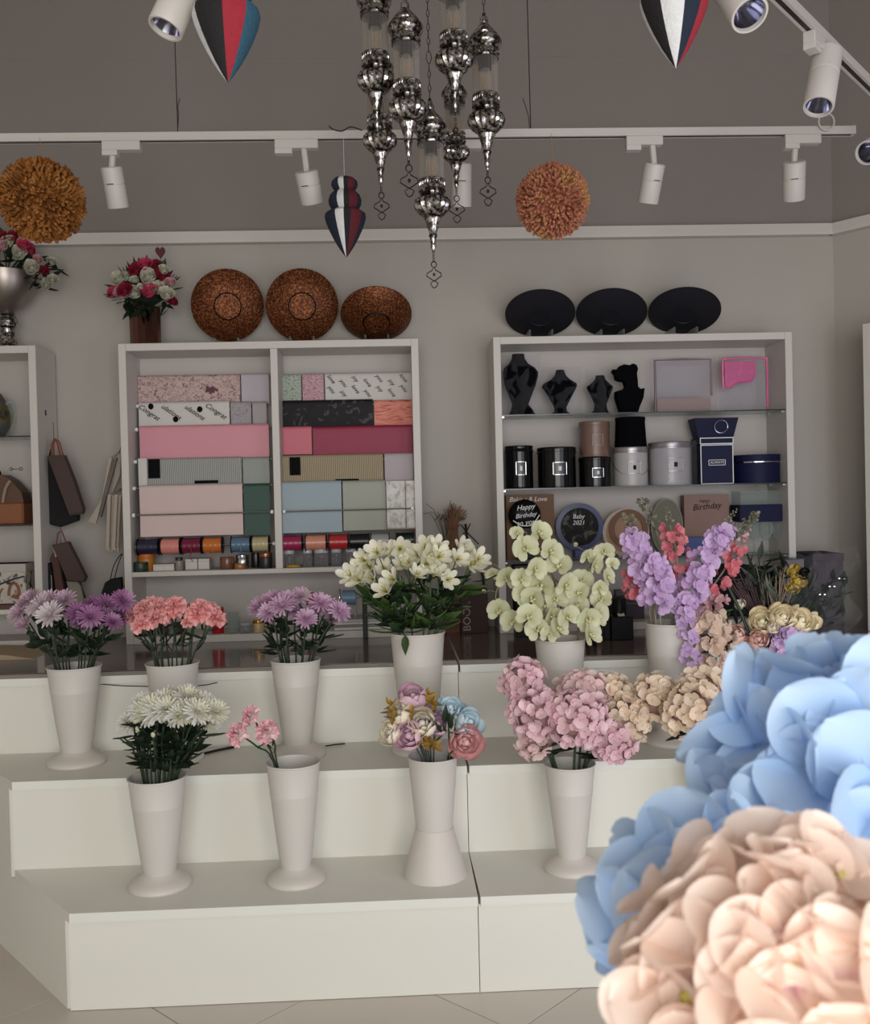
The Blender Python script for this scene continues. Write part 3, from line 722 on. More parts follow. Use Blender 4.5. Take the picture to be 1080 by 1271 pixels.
# thin rods across the bays, one in front of the lowest sheets, one per spool row
ZR1 = P(250, 637.5, 4.515).z; ZR2 = P(250, 677, 4.56).z
for xa, xb in ((PX0 + FT, -.563), (-.530, PX1 - FT)):
    for z, y, rr in ((ZR1, 4.515, .0035), (ZR2, 4.56, .005)):
        G().tube([(xa, y, z), (xb, y, z)], rr, 8).obj('rod', STEEL, pcab, loc=pco)
        for e in (xa + .012, xb - .012): G().lathe([(0, -.006), (.009, -.006), (.009, .006), (0, .006)], 10, T(e, y, z) @ Matrix.Rotation(PI / 2, 4, 'Y')).obj('rod_holder', EDGE, pcab, loc=pco)
    for i in range(5):
        zz = P(250 if xa < -1 else 430, (465, 498, 527, 567, 600)[i], Yr[i]).z - .016
        G().tube([(xa, Yr[i] + .016, zz), (xb, Yr[i] + .016, zz)], .0045, 8).obj('rod', STEEL, pcab, loc=pco)
        G().lathe([(0, -.008), (.009, -.008), (.009, .004), (0, .004)], 10, T(xa + .008, Yr[i] + .016, zz) @ Matrix.Rotation(PI / 2, 4, 'Y')).obj('rod_holder', EDGE, pcab, loc=pco)
# ------------------------------------------------------------------ ribbon spools
def spool(label, x0, x1, yc, col, Y=4.56, tail=False, metallic=0.0, dia=.078, flange=BLACK):
    a, b = P(x0, yc, Y), P(x1, yc, Y); w = b.x - a.x - .002; z = ZR2; rr = dia / 2
    t = thing('ribbon_spool', label, 'ribbon spool', ((a.x + b.x) / 2, Y, z), group='ribbon spools on the rod under the wrapping paper')
    RY = Matrix.Rotation(PI / 2, 4, 'Y')
    m = mat('ribbon_%d' % x0, col, .28, metal=metallic, var=.08, vscale=70)
    G().lathe([(.006, -w / 2 + .004), (rr * .9, -w / 2 + .004)] + [(rr * (.9 + .02 * math.sin(k * 2.2)), -w / 2 + .004 + (w - .008) * k / 10) for k in range(11)] + [(.006, w / 2 - .004)], 22, RY).obj('wound_ribbon', m, t)
    for e in (-1, 1):
        G().lathe([(.006, e * (w / 2 - .003)), (rr * 1.04, e * (w / 2 - .003)), (rr * 1.04, e * w / 2), (.006, e * w / 2)], 22, RY).obj('flange', flange, t)
    if tail:
        g = G(); pts = crom([(0, -rr * .9, -.004), (.004, -rr * .95, -.03), (-.004, -rr * .7, -.05), (.006, -rr * .6, -.075)], 5)
        g.tube(pts, .002, 4).obj('ribbon_tail', m, t)
for a in (('navy blue ribbon spool beside the cabinet side panel', 171, 198, (38, 36, 60), False), ('salmon pink ribbon spool between the navy and burgundy ones', 200, 225, (206, 128, 120), False),
          ('burgundy ribbon spool with a loose ribbon end', 226, 251, (112, 24, 52), True), ('orange ribbon spool with a loose ribbon end', 252, 277, (190, 104, 44), True),
          ('steel blue ribbon spool hung between the orange and beige ones', 287, 312, (84, 110, 134), True), ('beige thread spool against the partition', 313, 335, (176, 164, 126), False),
          ('magenta ribbon spool touching the partition, beside the salmon one', 350.5, 376, (150, 36, 80), False), ('salmon ribbon spool between the magenta and red ones', 379, 406, (206, 136, 116), False), ('bright red ribbon spool beside the black one', 408, 433, (176, 40, 44), False),
          ('glossy black ribbon spool beside the silver one', 434, 459, (20, 20, 24), False), ('silver grey ribbon spool beside the black one', 460, 484, (160, 160, 158), False), ('dark green ribbon spool above the alstroemerias', 491, 514, (28, 44, 40), False)):
    spool(a[0], a[1], a[2], 677 if a[1] < 340 else 672, a[3], tail=a[4])
# ------------------------------------------------------------------ jars and small boxes under the spools
def jar(label, box, Y, zs, body_m, lid_m=None, prof=None, name='jar', cat='jar', group=None, lidh=.25):
    x, z, w, h = span(*box, Y); r = w / 2
    t = thing(name, label, cat, (x, Y, zs), group=group)
    hb = h * (1 - lidh) if lid_m else h
    G().lathe(prof(r, hb) if prof else [(0, 0), (r * .94, 0), (r, .004), (r, hb * .9), (r * .93, hb), (r * .88, hb), (r * .9, .006), (0, .006)], 24).obj('body', body_m, t)
    if lid_m: G().lathe([(0, hb), (r * 1.0, hb), (r * 1.02, hb + .003), (r * 1.02, h - .002), (r * .96, h), (0, h)], 24).obj('lid', lid_m, t)
    return t
SZ = shelf_z
gl = lambda n, c, a=.5: film_mat(n, c, a, .1)
AMBER = mat('amber_candle', (180, 118, 40), .35); GREENJ = mat('green_wax', (30, 48, 38), .4); DK = mat('dark_contents', (34, 30, 34), .4)
COPP = mat('copper_lid', (170, 110, 84), .3, metal=1)
jar('amber jar with an orange lid behind the dark green jar', (172, 689, 192, 711), 4.60, SZ, AMBER, mat('orange_lid', (196, 104, 44), .4))
jar('low dark green jar with a pale base beside the cabinet side', (166, 699, 184, 711), 4.54, SZ, GREENJ, None)
def carton(label, box, Y, zs, d, m, name='small_box', cat='box', rot=0, lid=None, group=None):
    x, z, w, h = span(*box, Y)
    t = thing(name, label, cat, (x, Y + d / 2, zs), rot, group=group)
    hb = h * (1 - .22) if lid else h
    G().box(-w / 2, w / 2, -d / 2, d / 2, 0, hb, .0015).obj('body', m, t)
    if lid: G().box(-w / 2 - .002, w / 2 + .002, -d / 2 - .002, d / 2 + .002, hb - .001, h, .0015).obj('lid', lid, t)
    else: G().box(-w / 2 - .0005, w / 2 + .0005, -d / 2 - .0006, d / 2, hb * .72, hb * .72 + .0015).obj('flap_line', mat('box_seam', (150, 146, 140), .7), t)
    return t, w, h, d
BOXW = mat('white_card', (206, 202, 196), .6)
carton('small white carton beside the amber jar', (190, 703, 203, 711), 4.56, SZ, .07, BOXW); carton('low white carton next to another on the shelf', (203, 703, 216, 711), 4.56, SZ, .07, BOXW)
carton('white carton stack behind the loose orange ribbon end', (230, 697, 245, 710), 4.60, SZ, .08, BOXW); carton('wide white carton beneath the orange spool', (246, 697, 260, 710), 4.60, SZ, .08, BOXW)
jar('little clear jar with a dark lid between white cartons', (218, 695, 227, 711), 4.57, SZ, gl('smoke_glass', (180, 170, 160)), DK)
COPPJ = mat('brown_gloss', (112, 70, 50), .25)
jar('brown glossy candle jar under the gap in the spools', (273, 695, 291, 710), 4.56, SZ, COPPJ, None)
jar('silver metallic jar with a bright lid beneath the steel blue spool', (293, 692, 309, 709), 4.58, SZ, STEEL, mat('bright_lid', (210, 210, 214), .15, metal=1))
jar('low amber dish in front of the silver jar', (291, 703, 305, 710), 4.53, SZ, mat('amber_dish', (150, 100, 56), .25), None)
jar('black jar with a pink lid beside the partition', (322, 690, 338, 709), 4.55, SZ, DK, COPP)
jar('tall dark jar behind the pink lidded one', (312, 690, 324, 708), 4.62, SZ, mat('dark_jar', (30, 26, 28), .3), None)
SPARK = ramp_mat('sequin_contents', 'voronoi', 90, [(0, (220, 220, 225)), (.35, (60, 58, 66)), (1, (24, 22, 28))], .3)
for i, (x0, x1, lab, m) in enumerate(((353, 366, 'clear tube of black beads standing under the magenta spool', DK), (376, 388, 'clear jar of white beads next to the purple sequin jar', SPARK), (390, 408, 'jar of purple sequins with a brown base', ramp_mat('purple_sequins', 'voronoi', 80, [(0, (190, 120, 150)), (.4, (90, 40, 60)), (1, (40, 18, 28))], .35)),
                            (411, 424, 'jar of white sequins beneath the red spool', SPARK), (429, 442, 'jar of white sequins beneath the black spool', SPARK), (446, 458, 'jar of dark sequins half hidden by the alstroemerias', DK))):
    t = jar(lab, (x0, 686 - i * .6, x1, 708 - i * .5), 4.585, SZ, film_mat('jar_glass_%d' % i, (220, 220, 222), .12, .05), mat('clear_lid_%d' % i, (180, 180, 184), .2))
    x, z, w, h = span(x0, 686, x1, 708, 4.585)
    G().lathe([(0, .005), (w * .43, .005), (w * .43, h * .62), (0, h * .62)], 18).obj('contents', m, t)
t = tag(G().lathe([(.016 + .007 * math.cos(a), .007 + .007 * math.sin(a)) for a in [2 * PI * k / 10 for k in range(11)]], 26, T(0, 0, 0)).obj('ribbon_coil', mat('gold_ribbon', (170, 140, 50), .35, var=.2, vscale=80)), 'coil of gold ribbon lying under the magenta spool', 'ribbon')
t.location = (P(364, 708, 4.53).x, 4.53, SZ); t.scale = (1.5, 1, 1)
# lower compartment
LZ = ZB + FT
REDG = mat('red_lacquer', (170, 22, 36), .25)
jar('bright red canister on the cabinet floor behind the coral carnations', (263, 757, 278, 789), 4.56, LZ, REDG, mat('red_lid', (150, 20, 34), .3))
jar('clear glass tumbler beside the red canister', (284, 763, 297, 789), 4.55, LZ, GLASS)
jar('squat clear jar with a grey lid next to the tumbler', (298, 776, 313, 789), 4.54, LZ, gl('squat_glass', (210, 212, 214), .2), mat('grey_lid', (160, 160, 162), .3))
jar('small gold rimmed candle jar behind the lilac chrysanthemums', (314, 774, 328, 789), 4.56, LZ, mat('candle_cream', (190, 168, 120), .4), GOLD)
jar('dark low tin on the cabinet floor beside the dark bowl', (168, 780, 190, 791), 4.55, LZ, DK)
jar('dark bowl on the cabinet floor behind the coral carnations', (196, 778, 232, 790), 4.60, LZ, mat('brown_bowl', (62, 50, 44), .4))
jar('red canister standing upright behind the lilac chrysanthemums', (381, 741, 391, 786), 4.62, LZ, REDG, mat('red_lid_b', (150, 20, 34), .3))
# stack of papers on the cabinet floor, a blue ribbon reel on a steel peg
for k in range(4):
    c = span(415, 780 - 4 * k, 490 - 3 * k, 784 - 4 * k, 4.56)
    o = G().box(-c[2] / 2, c[2] / 2, -.09, .09, 0, .011, .001).obj('paper_bundle', (BOXW, mat('grey_bundle', (130, 130, 134), .6), PAPERW, mat('pale_bundle', (180, 184, 186), .6))[k])
    o.location = (c[0], 4.63, LZ + .012 * k); o.rotation_euler = (0, 0, (.02, -.04, .03, -.02)[k])
    tag(o, ('lowest', 'grey second', 'third', 'uppermost')[k] + ' flat bundle of sheets stacked behind the alstroemeria vase', 'paper bundle', 'flat bundles of sheets')
x, z, w, h = span(425, 731, 446, 752, 4.57)
t = thing('ribbon_reel', 'light blue ribbon reel on a peg beside the alstroemerias', 'ribbon spool', (x, 4.57, z + h / 2))
RY = Matrix.Rotation(PI / 2, 4, 'Y')
G().lathe([(.005, -w / 2), (.034, -w / 2), (.034, w * .3), (.005, w * .3)], 22, RY).obj('wound_ribbon', mat('blue_ribbon', (110, 144, 168), .35), t)
G().lathe([(.005, -w / 2 - .012), (.042, -w / 2 - .012), (.042, -w / 2 - .009), (.005, -w / 2 - .009)], 22, RY).obj('flange', STEEL, t)
G().tube([(-.05, 0, 0), (.05, 0, 0)], .004, 8).obj('peg', STEEL, t)
G().tube([(.02, 0, -h / 2 - .0), (.02, 0, LZ - (z + h / 2))], .006, 8).obj('stand_leg', STEEL, t)
x = P(453, 760, 4.47).x
o = G().box(-.011, .011, -.006, .006, 0, .19, .002).obj('tablet_easel_post', BLACK); o.location = (x, 4.47, ZB); tag(o, 'thin black upright post in front of the cabinet beside the alstroemerias', 'post')
# ------------------------------------------------------------------ gift shelves: necklace busts and clear bags
S1, S2, S3, S0 = 1.935, 1.588, 1.250, ZB + FT
def bust(label, rows, Y, zs, dep=.42):
    """rows: (y, x left, x right) in pixels from the neck down; solid with an oval section"""
    xc = P((rows[0][1] + rows[0][2]) / 2, rows[0][0], Y).x
    t = thing('necklace_bust', label, 'display bust', (xc, Y, zs), group='black velvet necklace busts in clear film')
    ring = []
    n = 20
    zb = P(rows[-1][1], rows[-1][0], Y).z
    for y, a, b in rows:
        l, r = P(a, y, Y), P(b, y, Y); cx = (l.x + r.x) / 2 - xc; w = (r.x - l.x) / 2; d = max(.018, w * dep)
        ring.append([(cx + w * math.cos(2 * PI * k / n), d * math.sin(2 * PI * k / n) + .05 * (l.z - zb), (l.z - zb)) for k in range(n)])
    g = G(); V = [v for r in ring for v in r]; F = []
    for j in range(len(ring) - 1):
        for k in range(n): F.append((j * n + k, (j + 1) * n + k, (j + 1) * n + (k + 1) % n, j * n + (k + 1) % n))
    F.append(tuple(range(n))); F.append(tuple((len(ring) - 1) * n + k for k in range(n))[::-1])
    g.add(V, F).obj('bust_form', VELVET, t)
    return t, xc
def crinkle(g, pts, y, seed, amp=.02, nu=10, nv=10):
    """loose film hung over a thing: pts = x0, x1, z0, z1 in the thing's own frame"""
    q = random.Random(seed); h = [[q.uniform(-1, 1) * amp for _ in range(nu + 1)] for _ in range(nv + 1)]
    x0, x1, z0, z1 = pts
    return g.grid(lambda u, v: (x0 + (x1 - x0) * u + h[round(v * nv)][round(u * nu)] * .3, y + h[round(v * nv)][round(u * nu)] + .02 * abs(2 * u - 1), z0 + (z1 - z0) * v), nu, nv)
def film_over(t, xc, box, Y, zs, seed, yo=-.03):
    a = span(*box, Y); x0 = a[0] - a[2] / 2 - xc; g = G()
    crinkle(g, (x0, x0 + a[2], .004, a[3]), yo, seed)
    g.obj('clear_film', FILM, t, smooth=False)
t, xc = bust('largest black necklace bust, against the cabinet side', [(435, 636, 651), (441, 635.5, 652), (447, 632, 656), (452, 626, 664), (458, 624.5, 668.5), (464, 625, 668), (475, 627, 665), (490, 633, 659), (498, 636, 656), (506, 634, 662), (513, 630, 666)], 4.62, S1)
film_over(t, xc, (623, 437, 672, 513), 4.60, S1, 1)
t, xc = bust('black necklace bust second from the cabinet side, with wide shoulders', [(455, 690.5, 700.5), (462, 689, 703), (467, 684, 708), (472, 675, 716), (476, 672.5, 716.5), (481, 676, 714), (492, 683, 708), (502, 688, 703), (507, 688, 704), (512, 682, 712)], 4.62, S1)
film_over(t, xc, (672, 452, 722, 512), 4.60, S1, 2)
t, xc = bust('small black necklace bust in crinkled clear film', [(462, 740, 750.5), (467, 739, 752), (472, 734, 757), (476, 728.5, 761.5), (479, 729, 761), (488, 734, 757), (498, 738, 753), (505, 737, 754), (511, 732, 758)], 4.62, S1)
film_over(t, xc, (727, 455, 765, 511), 4.60, S1, 3)
# profile bust with head and raised hand
poly = [(769, 511), (763, 492), (763, 484), (772, 482), (776, 478), (774, 471), (768, 470), (763, 468), (762, 462), (758.5, 458), (760, 456), (764, 457), (768, 452), (774, 449.5), (781, 450.5), (785, 448.5), (789, 450), (791, 455), (789.5, 461), (790.5, 469), (791, 478), (794, 481), (799.5, 480), (798, 492), (793, 504), (791, 511)]
pts = [P(x, y, 4.6) for x, y in poly]; xc = P(780, 511, 4.6).x; z0 = pts[0].z
t = thing('necklace_bust', 'black velvet display bust with a head in profile', 'display bust', (xc, 4.6, S1), group='black velvet necklace busts in clear film')
g = G()
n = len(pts); layers = ((-.032, .80), (-.022, .97), (0.0, 1.0), (.022, .97), (.032, .80))
cx = sum(p.x for p in pts) / n - xc; cz = sum(p.z for p in pts) / n - z0
V = []; F = []
for y, s in layers:
    for p in pts: V.append((cx + (p.x - xc - cx) * (s if s > .9 else .93), y, max(0, cz + (p.z - z0 - cz) * (s if s > .9 else .95))))
for j in range(4):
    for k in range(n): F.append((j * n + k, j * n + (k + 1) % n, (j + 1) * n + (k + 1) % n, (j + 1) * n + k))
F.append(tuple(range(n))[::-1]); F.append(tuple(4 * n + k for k in range(n)))
g.add(V, F).obj('bust_form', VELVET, t)
def clear_bag(label, box, Y, zs, edge, fill_lo, pts_edge, seed, fill=None):
    x, z, w, h = span(*box, Y)
    t = thing('clear_bag', label, 'clear bag', (x, Y, zs), group='clear plastic bags in film on the top shelf')
    G().tube([(px * w, 0, .004 + pz * h) for px, pz in pts_edge], .0055, 6).obj('piping', edge, t)
    G().grid(lambda u, v: (w * .92 * (u - .5), -.001, .003 + h * .96 * v), 1, 1).obj('clear_panel', FILM, t)
    if fill_lo: G().box(-w * .44, w * .46, .004, .028, .004, h * fill_lo).obj('base_panel', fill, t)
    crinkle(G(), (-w * .56, w * .56, .004, h * 1.03), -.02, seed, .016).obj('clear_film', FILM, t, smooth=False)
    return t, w, h
BRP = mat('brown_piping', (112, 88, 88), .4)
clear_bag('clear gift bag with thin brown piping and a tan base', (811, 442, 885, 509), 4.62, S1, BRP, .27, [(-.47, 0), (-.47, .97), (.0, .98), (.47, .97), (.47, .3)], 11, mat('tan_panel', (166, 142, 128), .6))
PKP = film_mat('pink_vinyl', (224, 110, 160), .75, .3)
t, w, h = clear_bag('clear bag with thick pink piping and a pink flap', (896, 440, 954, 507), 4.62, S1, mat('pink_piping', (218, 96, 146), .35), 0, crom([(-.47, .42), (-.47, .88), (-.38, .97), (.38, .97), (.47, .88), (.47, .05)], 3), 12)
pts = [(-.44, .45), (-.44, .93), (.18, .93), (.2, .7), (.1, .55), (-.18, .54), (-.36, .44)]
G().prism([(a * w, b * h) for a, b in pts], -.008, -.004).obj('pink_flap', PKP, t, smooth=False)
G().tube([(a * w, -.008, b * h) for a, b in crom([(a, b, 0) and Vector((a, b, 0)) for a, b in [(.2, .92), (.2, .7), (.1, .56), (-.18, .54), (-.36, .44), (-.46, .5)]], 3) for a, b in [(a, b)]] if False else [(v.x * w, -.008, v.y * h) for v in crom([Vector((a, b, 0)) for a, b in [(.2, .92), (.2, .7), (.1, .56), (-.18, .54), (-.36, .44), (-.46, .5)]], 3)], .004, 6).obj('flap_piping', mat('pink_piping_b', (206, 84, 136), .35), t)

# ------------------------------------------------------------------ middle shelf: tins and boxes
def tin(label, box, Y, zs, m, lid_m=None, handle=False, plaque=None, lab=True, group='lidded round gift tins', film=False, film_seed=0):
    x, z, w, h = span(*box, Y); r = w / 2; lh = h * .13
    t = thing('gift_tin', label, 'gift tin', (x, Y, zs), group=group)
    G().lathe([(0, 0), (r * .97, 0), (r, .003), (r, .007), (r * .975, .009), (r * .975, h - lh), (0, h - lh)], 36).obj('body', m, t)
    G().lathe([(r * .98, h - lh - .004), (r * 1.02, h - lh - .004), (r * 1.02, h - lh + .002), (r, h - lh + .004), (r, h - .006), (r * 1.01, h - .003), (r * .97, h), (r * .9, h - .004), (0, h - .004)], 36).obj('lid', lid_m or m, t)
    if plaque:
        pw, ph = w * .34, h * .3
        g = G(); zc = h * .47
        f = lambda xx: -math.sqrt(max(0, r * r - xx * xx)) - .0015
        xs = [-pw / 2 + pw * i / 6 for i in range(7)]
        pr = g.grid(lambda u, v: (xs[round(u * 6)], f(xs[round(u * 6)]), zc - ph / 2 + ph * v), 6, 1).obj('plaque', plaque[0], t)
        G().grid(lambda u, v: (-pw * .12 + pw * .24 * u, f(0) - .0015, zc - ph * .18 + ph * .36 * v), 1, 1).obj('emblem', plaque[1], pr)
        g = G(); e = .0012
        for zz in (zc - ph / 2, zc + ph / 2): g.tube([(xx, f(xx) - .001, zz) for xx in xs], e, 4)
        for xx in (xs[0], xs[-1]): g.tube([(xx, f(xx) - .001, zc - ph / 2), (xx, f(xx) - .001, zc + ph / 2)], e, 4)
        g.obj('plaque_frame', plaque[2], pr)
    if handle:
        pts = [(r * math.cos(a) * 1.03, -r * math.sin(a) * .35 - r * .55 * (1 if True else 0) * math.sin(a) - .004, h * handle[0] - h * handle[1] * math.sin(a)) for a in [PI * k / 14 for k in range(15)]]
        G().tube(pts, .0016, 6).obj('wire_handle', STEEL, t)
    if film: crinkle(G(), (-r * 1.05, r * 1.05, .003, h), -r - .006, film_seed, .012).obj('clear_film', FILM, t, smooth=False)
    return t
GLOSSB = mat('gloss_black_tin', (11, 11, 13), .14, spec=.3); GREYT = mat('pale_grey_tin', (168, 164, 164), .35); GREYL = mat('pale_grey_lid', (150, 146, 146), .3, metal=.6)
BROWNT = mat('brown_tin', (112, 86, 76), .35); CHROME = mat('chrome_line', (190, 190, 195), .15, metal=1)
BP = (mat('black_plaque', (22, 20, 24), .3), mat('silver_emblem', (200, 200, 200), .3), CHROME)
tin('black gift tin in clear film against the cabinet side', (627, 552, 662, 605), 4.60, S2, GLOSSB, plaque=BP, film=False)
tin('widest gloss black gift tin, standing by itself', (667, 555, 715, 605), 4.60, S2, GLOSSB, plaque=BP)
b1 = tin('low gloss black gift tin with a brown tin on top', (718.5, 567, 758, 604), 4.60, S2, GLOSSB, plaque=BP)
zt = S2 + span(718.5, 567, 758, 604, 4.60)[3]
tin('brown gift tin with a wire handle stacked on a black one', (719, 522.5, 757, 566), 4.60, zt, BROWNT, handle=(.3, .42), plaque=(BROWNT, BROWNT, mat('tan_line', (170, 140, 124), .4)))
tin('pale grey gift tin with a wire handle, a black box on its lid', (761, 556, 804, 604), 4.60, S2, GREYT, GREYL, handle=(.62, .38), plaque=(GREYT, BLACKINK, GREYL))
zt = S2 + span(761, 556, 804, 604, 4.60)[3]
x, z, w, h = span(763, 519, 802, 556, 4.60)
t = thing('hat_box', 'black drum shaped box standing on the grey tin with a handle', 'gift box', (x, 4.60, zt))
G().lathe([(0, 0), (w * .50, 0), (w * .50, .004), (w * .455, h * .9), (0, h * .9)], 32).obj('body', VELVET, t)
G().lathe([(w * .44, h * .88), (w * .47, h * .88), (w * .47, h), (0, h)], 32).obj('lid', VELVET, t)
tin('pale grey gift tin wrapped in clear film beside the navy box', (806, 550, 857, 603), 4.60, S2, GREYT, GREYL, plaque=(GREYT, BLACKINK, GREYL), film=True, film_seed=22)
# navy box with white edges, and the flared bag on it
x, z, w, h = span(871, 542, 911, 600, 4.56)
t = thing('navy_box', 'navy gift box with white edges and a small framed label', 'gift box', (x, 4.64, S2), -.05)
d = .16
G().box(-w / 2, w / 2, -d / 2, d / 2, 0, h * .84).obj('body', NAVY, t)
lid = G().box(-w / 2 - .002, w / 2 + .002, -d / 2 - .002, d / 2 + .002, h * .86, h).obj('lid', NAVY, t)
g = G()
for zz in (.002, h * .835): g.box(-w / 2, w / 2, -d / 2 - .002, -d / 2, zz - .002, zz + .002)
for xx in (-w / 2, w / 2 - .004): g.box(xx, xx + .004, -d / 2 - .002, -d / 2, 0, h * .84)
g.obj('white_edging', WHITEINK, t)
g = G()
for zz in (h * .865, h - .003): g.box(-w / 2, w / 2, -d / 2 - .004, -d / 2 - .002, zz - .002, zz + .002)
for xx in (-w / 2 - .002, w / 2 - .002): g.box(xx, xx + .004, -d / 2 - .004, -d / 2 - .002, h * .86, h)
g.obj('lid_edging', WHITEINK, lid)
g = G(); lw, lh, zc = w * .25, h * .055, h * .46
for zz in (zc - lh, zc + lh): g.box(-lw, lw, -d / 2 - .003, -d / 2, zz - .0012, zz + .0012)
for xx in (-lw, lw): g.box(xx - .0012, xx + .0012, -d / 2 - .003, -d / 2, zc - lh, zc + lh)
lb = g.obj('label_frame', WHITEINK, t)
put(text_mesh('ALWAYS', .017, WHITEINK), 'lettering', lb, T(0, -d / 2 - .0025, zc) @ FACE)
zt = S2 + h
x, z, w, h = span(856, 518, 910, 542, 4.62)
t = thing('flower_box', 'small black flared flower box with a silver ring on the navy box', 'gift box', (x + .008, 4.62, zt))
V = [(-w * .40, -.04, 0), (w * .40, -.04, 0), (w * .40, .04, 0), (-w * .40, .04, 0), (-w * .5, -.055, h), (w * .5, -.055, h), (w * .5, .055, h), (-w * .5, .055, h)]
G().add(V, [(3, 2, 1, 0), (4, 5, 6, 7), (0, 1, 5, 4), (1, 2, 6, 5), (2, 3, 7, 6), (3, 0, 4, 7)]).obj('body', NAVY, t, smooth=False)
G().tube([(.032 * math.cos(a) + w * .1, -.054 - .006 * math.sin(a), h * .55 + .030 * math.sin(a)) for a in [2 * PI * k / 24 for k in range(24)]], .0024, 6, closed=True).obj('ring_handle', CHROME, t)
x, z, w, h = span(912, 565, 969, 600, 4.62)
t = thing('round_box', 'dark navy round hat box with a silver band, at the shelf end', 'gift box', (x, 4.645, S2))
G().lathe([(0, 0), (w / 2, 0), (w / 2, h * .74), (0, h * .74)], 36).obj('body', NAVY, t)
G().lathe([(w * .5, h * .745), (w * .51, h * .745), (w * .51, h), (0, h)], 36).obj('lid', NAVY, t)
G().lathe([(w * .5, h * .72), (w * .513, h * .72), (w * .513, h * .755), (w * .5, h * .755)], 36).obj('silver_band', CHROME, t)

# ------------------------------------------------------------------ third shelf: boxes and plaques
def flat_box(label, box, Y, zs, d, m, name='kraft_box', tilt=0.0):
    x, z, w, h = span(*box, Y)
    t = thing(name, label, 'gift box', (x, Y, zs))
    G().box(-w / 2, w / 2, 0, d, 0, h, .0015).obj('body', m, t)
    G().box(-w / 2 - .001, w / 2 + .001, -.001, .012, h * .0, h * 1.002, .0008).obj('lid', m, t)
    return t, w, h
t, w, h = flat_box('brown kraft box behind the shiny black balloon', (629, 614, 688, 693), 4.66, S3, .05, KRAFT)
put(text_mesh('Baking & Love', .032, WHITEINK, .3), 'lettering', t, T(-.01, -.002, h - .022) @ FACE)
x, z, w, h = span(632, 619, 671, 660, 4.60)
t = thing('foil_balloon', 'shiny black folded bag with white script, propped on the kraft box', 'balloon bag', (x, 4.60, S3))
zz = z - S3
BLKF = mat('black_foil', (9, 9, 11), .4, spec=.2)
g = G().grid(lambda u, v: (w / 2 * math.sin(PI * v) ** .5 * math.cos(2 * PI * u) * (1 + .05 * math.sin(u * 40)), .028 * math.sin(PI * v) * math.sin(2 * PI * u), zz + h * v), 28, 12, wrap=True); g.obj('foil_body', BLKF, t)
G().box(-w * .30, w * .28, -.012, .012, 0, zz + .02, .003).obj('folded_base', BLKF, t)
for k, (s, zc) in enumerate((('Happy', .74), ('Birthday', .50), ('to you', .28))):
    put(text_mesh(s, .034 - .004 * (k == 1), WHITEINK, .35), 'lettering', t, T(0, -.031, zz + h * zc) @ FACE @ Matrix.Rotation(.12, 4, 'Z'))
g = G().tube(crom([(-w * .4, -.03, zz + h * .35), (-.02, -.034, zz + h * .2), (.03, -.034, zz + h * .22), (w * .45, -.02, zz + h * .5)], 5), .003, 5)
g.obj('white_swash', WHITEINK, t)
# round photo plate
x, z, w, h = span(690, 624, 749, 684, 4.64)
t = thing('round_plate', 'round navy rimmed photo plate on a blue stand', 'plate', (x, 4.64, S3))
zc = z - S3 + h / 2; RXm = T(0, 0, zc) @ Matrix.Rotation(PI / 2, 4, 'X')
G().lathe([(0, -.012), (w / 2, -.012), (w / 2, 0), (w * .40, .002)], 40, RXm).obj('rim', mat('navy_rim', (44, 54, 96), .4), t)
ph = G().lathe([(w * .40, .002), (w * .2, .0025), (0, .003)], 40, RXm).obj('photo_disc', ramp_mat('dark_photo', 'noise', 22, [(.35, (12, 10, 12)), (.55, (24, 22, 22)), (.64, (90, 86, 80)), (.72, (46, 54, 42))], .6, detail=3), t)
put(text_mesh('Baby\n2021', .030, WHITEINK, .2), 'lettering', ph, T(-.005, -.0045, zc + .035) @ FACE)
G().box(-.03, .06, -.03, .05, 0, zc - h / 2 + .006, .002).box(-.01, .05, .012, .03, 0, zc).obj('blue_stand', mat('blue_card', (52, 64, 110), .5), t)
# small oval medallion in front and kraft ring plaque
def ring_plaque(label, box, Y, rim, face, bw=.07):
    x, z, w, h = span(*box, Y)
    t = thing('round_plaque', label, 'plaque', (x, Y, S3))
    zc = max(h / 2, z - S3 + h / 2); M = T(0, 0, zc) @ Matrix.Diagonal((1, 1, h / w, 1)) @ Matrix.Rotation(PI / 2, 4, 'X')
    G().lathe([(0, -.006), (w / 2, -.006), (w / 2, .004), (w / 2 - w * bw, .004), (w / 2 - w * bw, 0), (0, 0)], 40, M).obj('rim', rim, t)
    G().lathe([(w / 2 - w * bw, .001), (0, .001)], 40, M).obj('face', face, t)
    G().box(-.04, .04, -.006, .02, 0, max(.01, zc - h / 2 + .02), .001).obj('foot', rim, t)
    return t, w, h, zc
t, w, h, zc = ring_plaque('round pale wooden plaque with a tan ring, behind the lilac delphiniums', (748, 635, 806, 694), 4.65, mat('pale_wood', (176, 160, 146), .6), mat('tan_face', (160, 124, 104), .7))
M = T(.012, 0, zc + .015) @ Matrix.Rotation(PI / 2, 4, 'X')
G().lathe([(w * .30, .004), (w * .42, .004), (w * .42, .008), (w * .30, .008)], 32, M).obj('inner_ring', KRAFT, t)
t, w, h, zc = ring_plaque('oval greenish arched plaque between the pale plaque and the kraft box', (808, 624, 848, 694), 4.67, mat('grey_card', (128, 124, 118), .6), mat('moss_card', (112, 110, 96), .8, var=.2, vscale=40), .03)
t, w, h = flat_box('brown kraft box with black Birthday lettering', (850, 617, 905, 690), 4.66, S3, .06, mat('rose_kraft', (140, 112, 104), .8, var=.08, vscale=20))
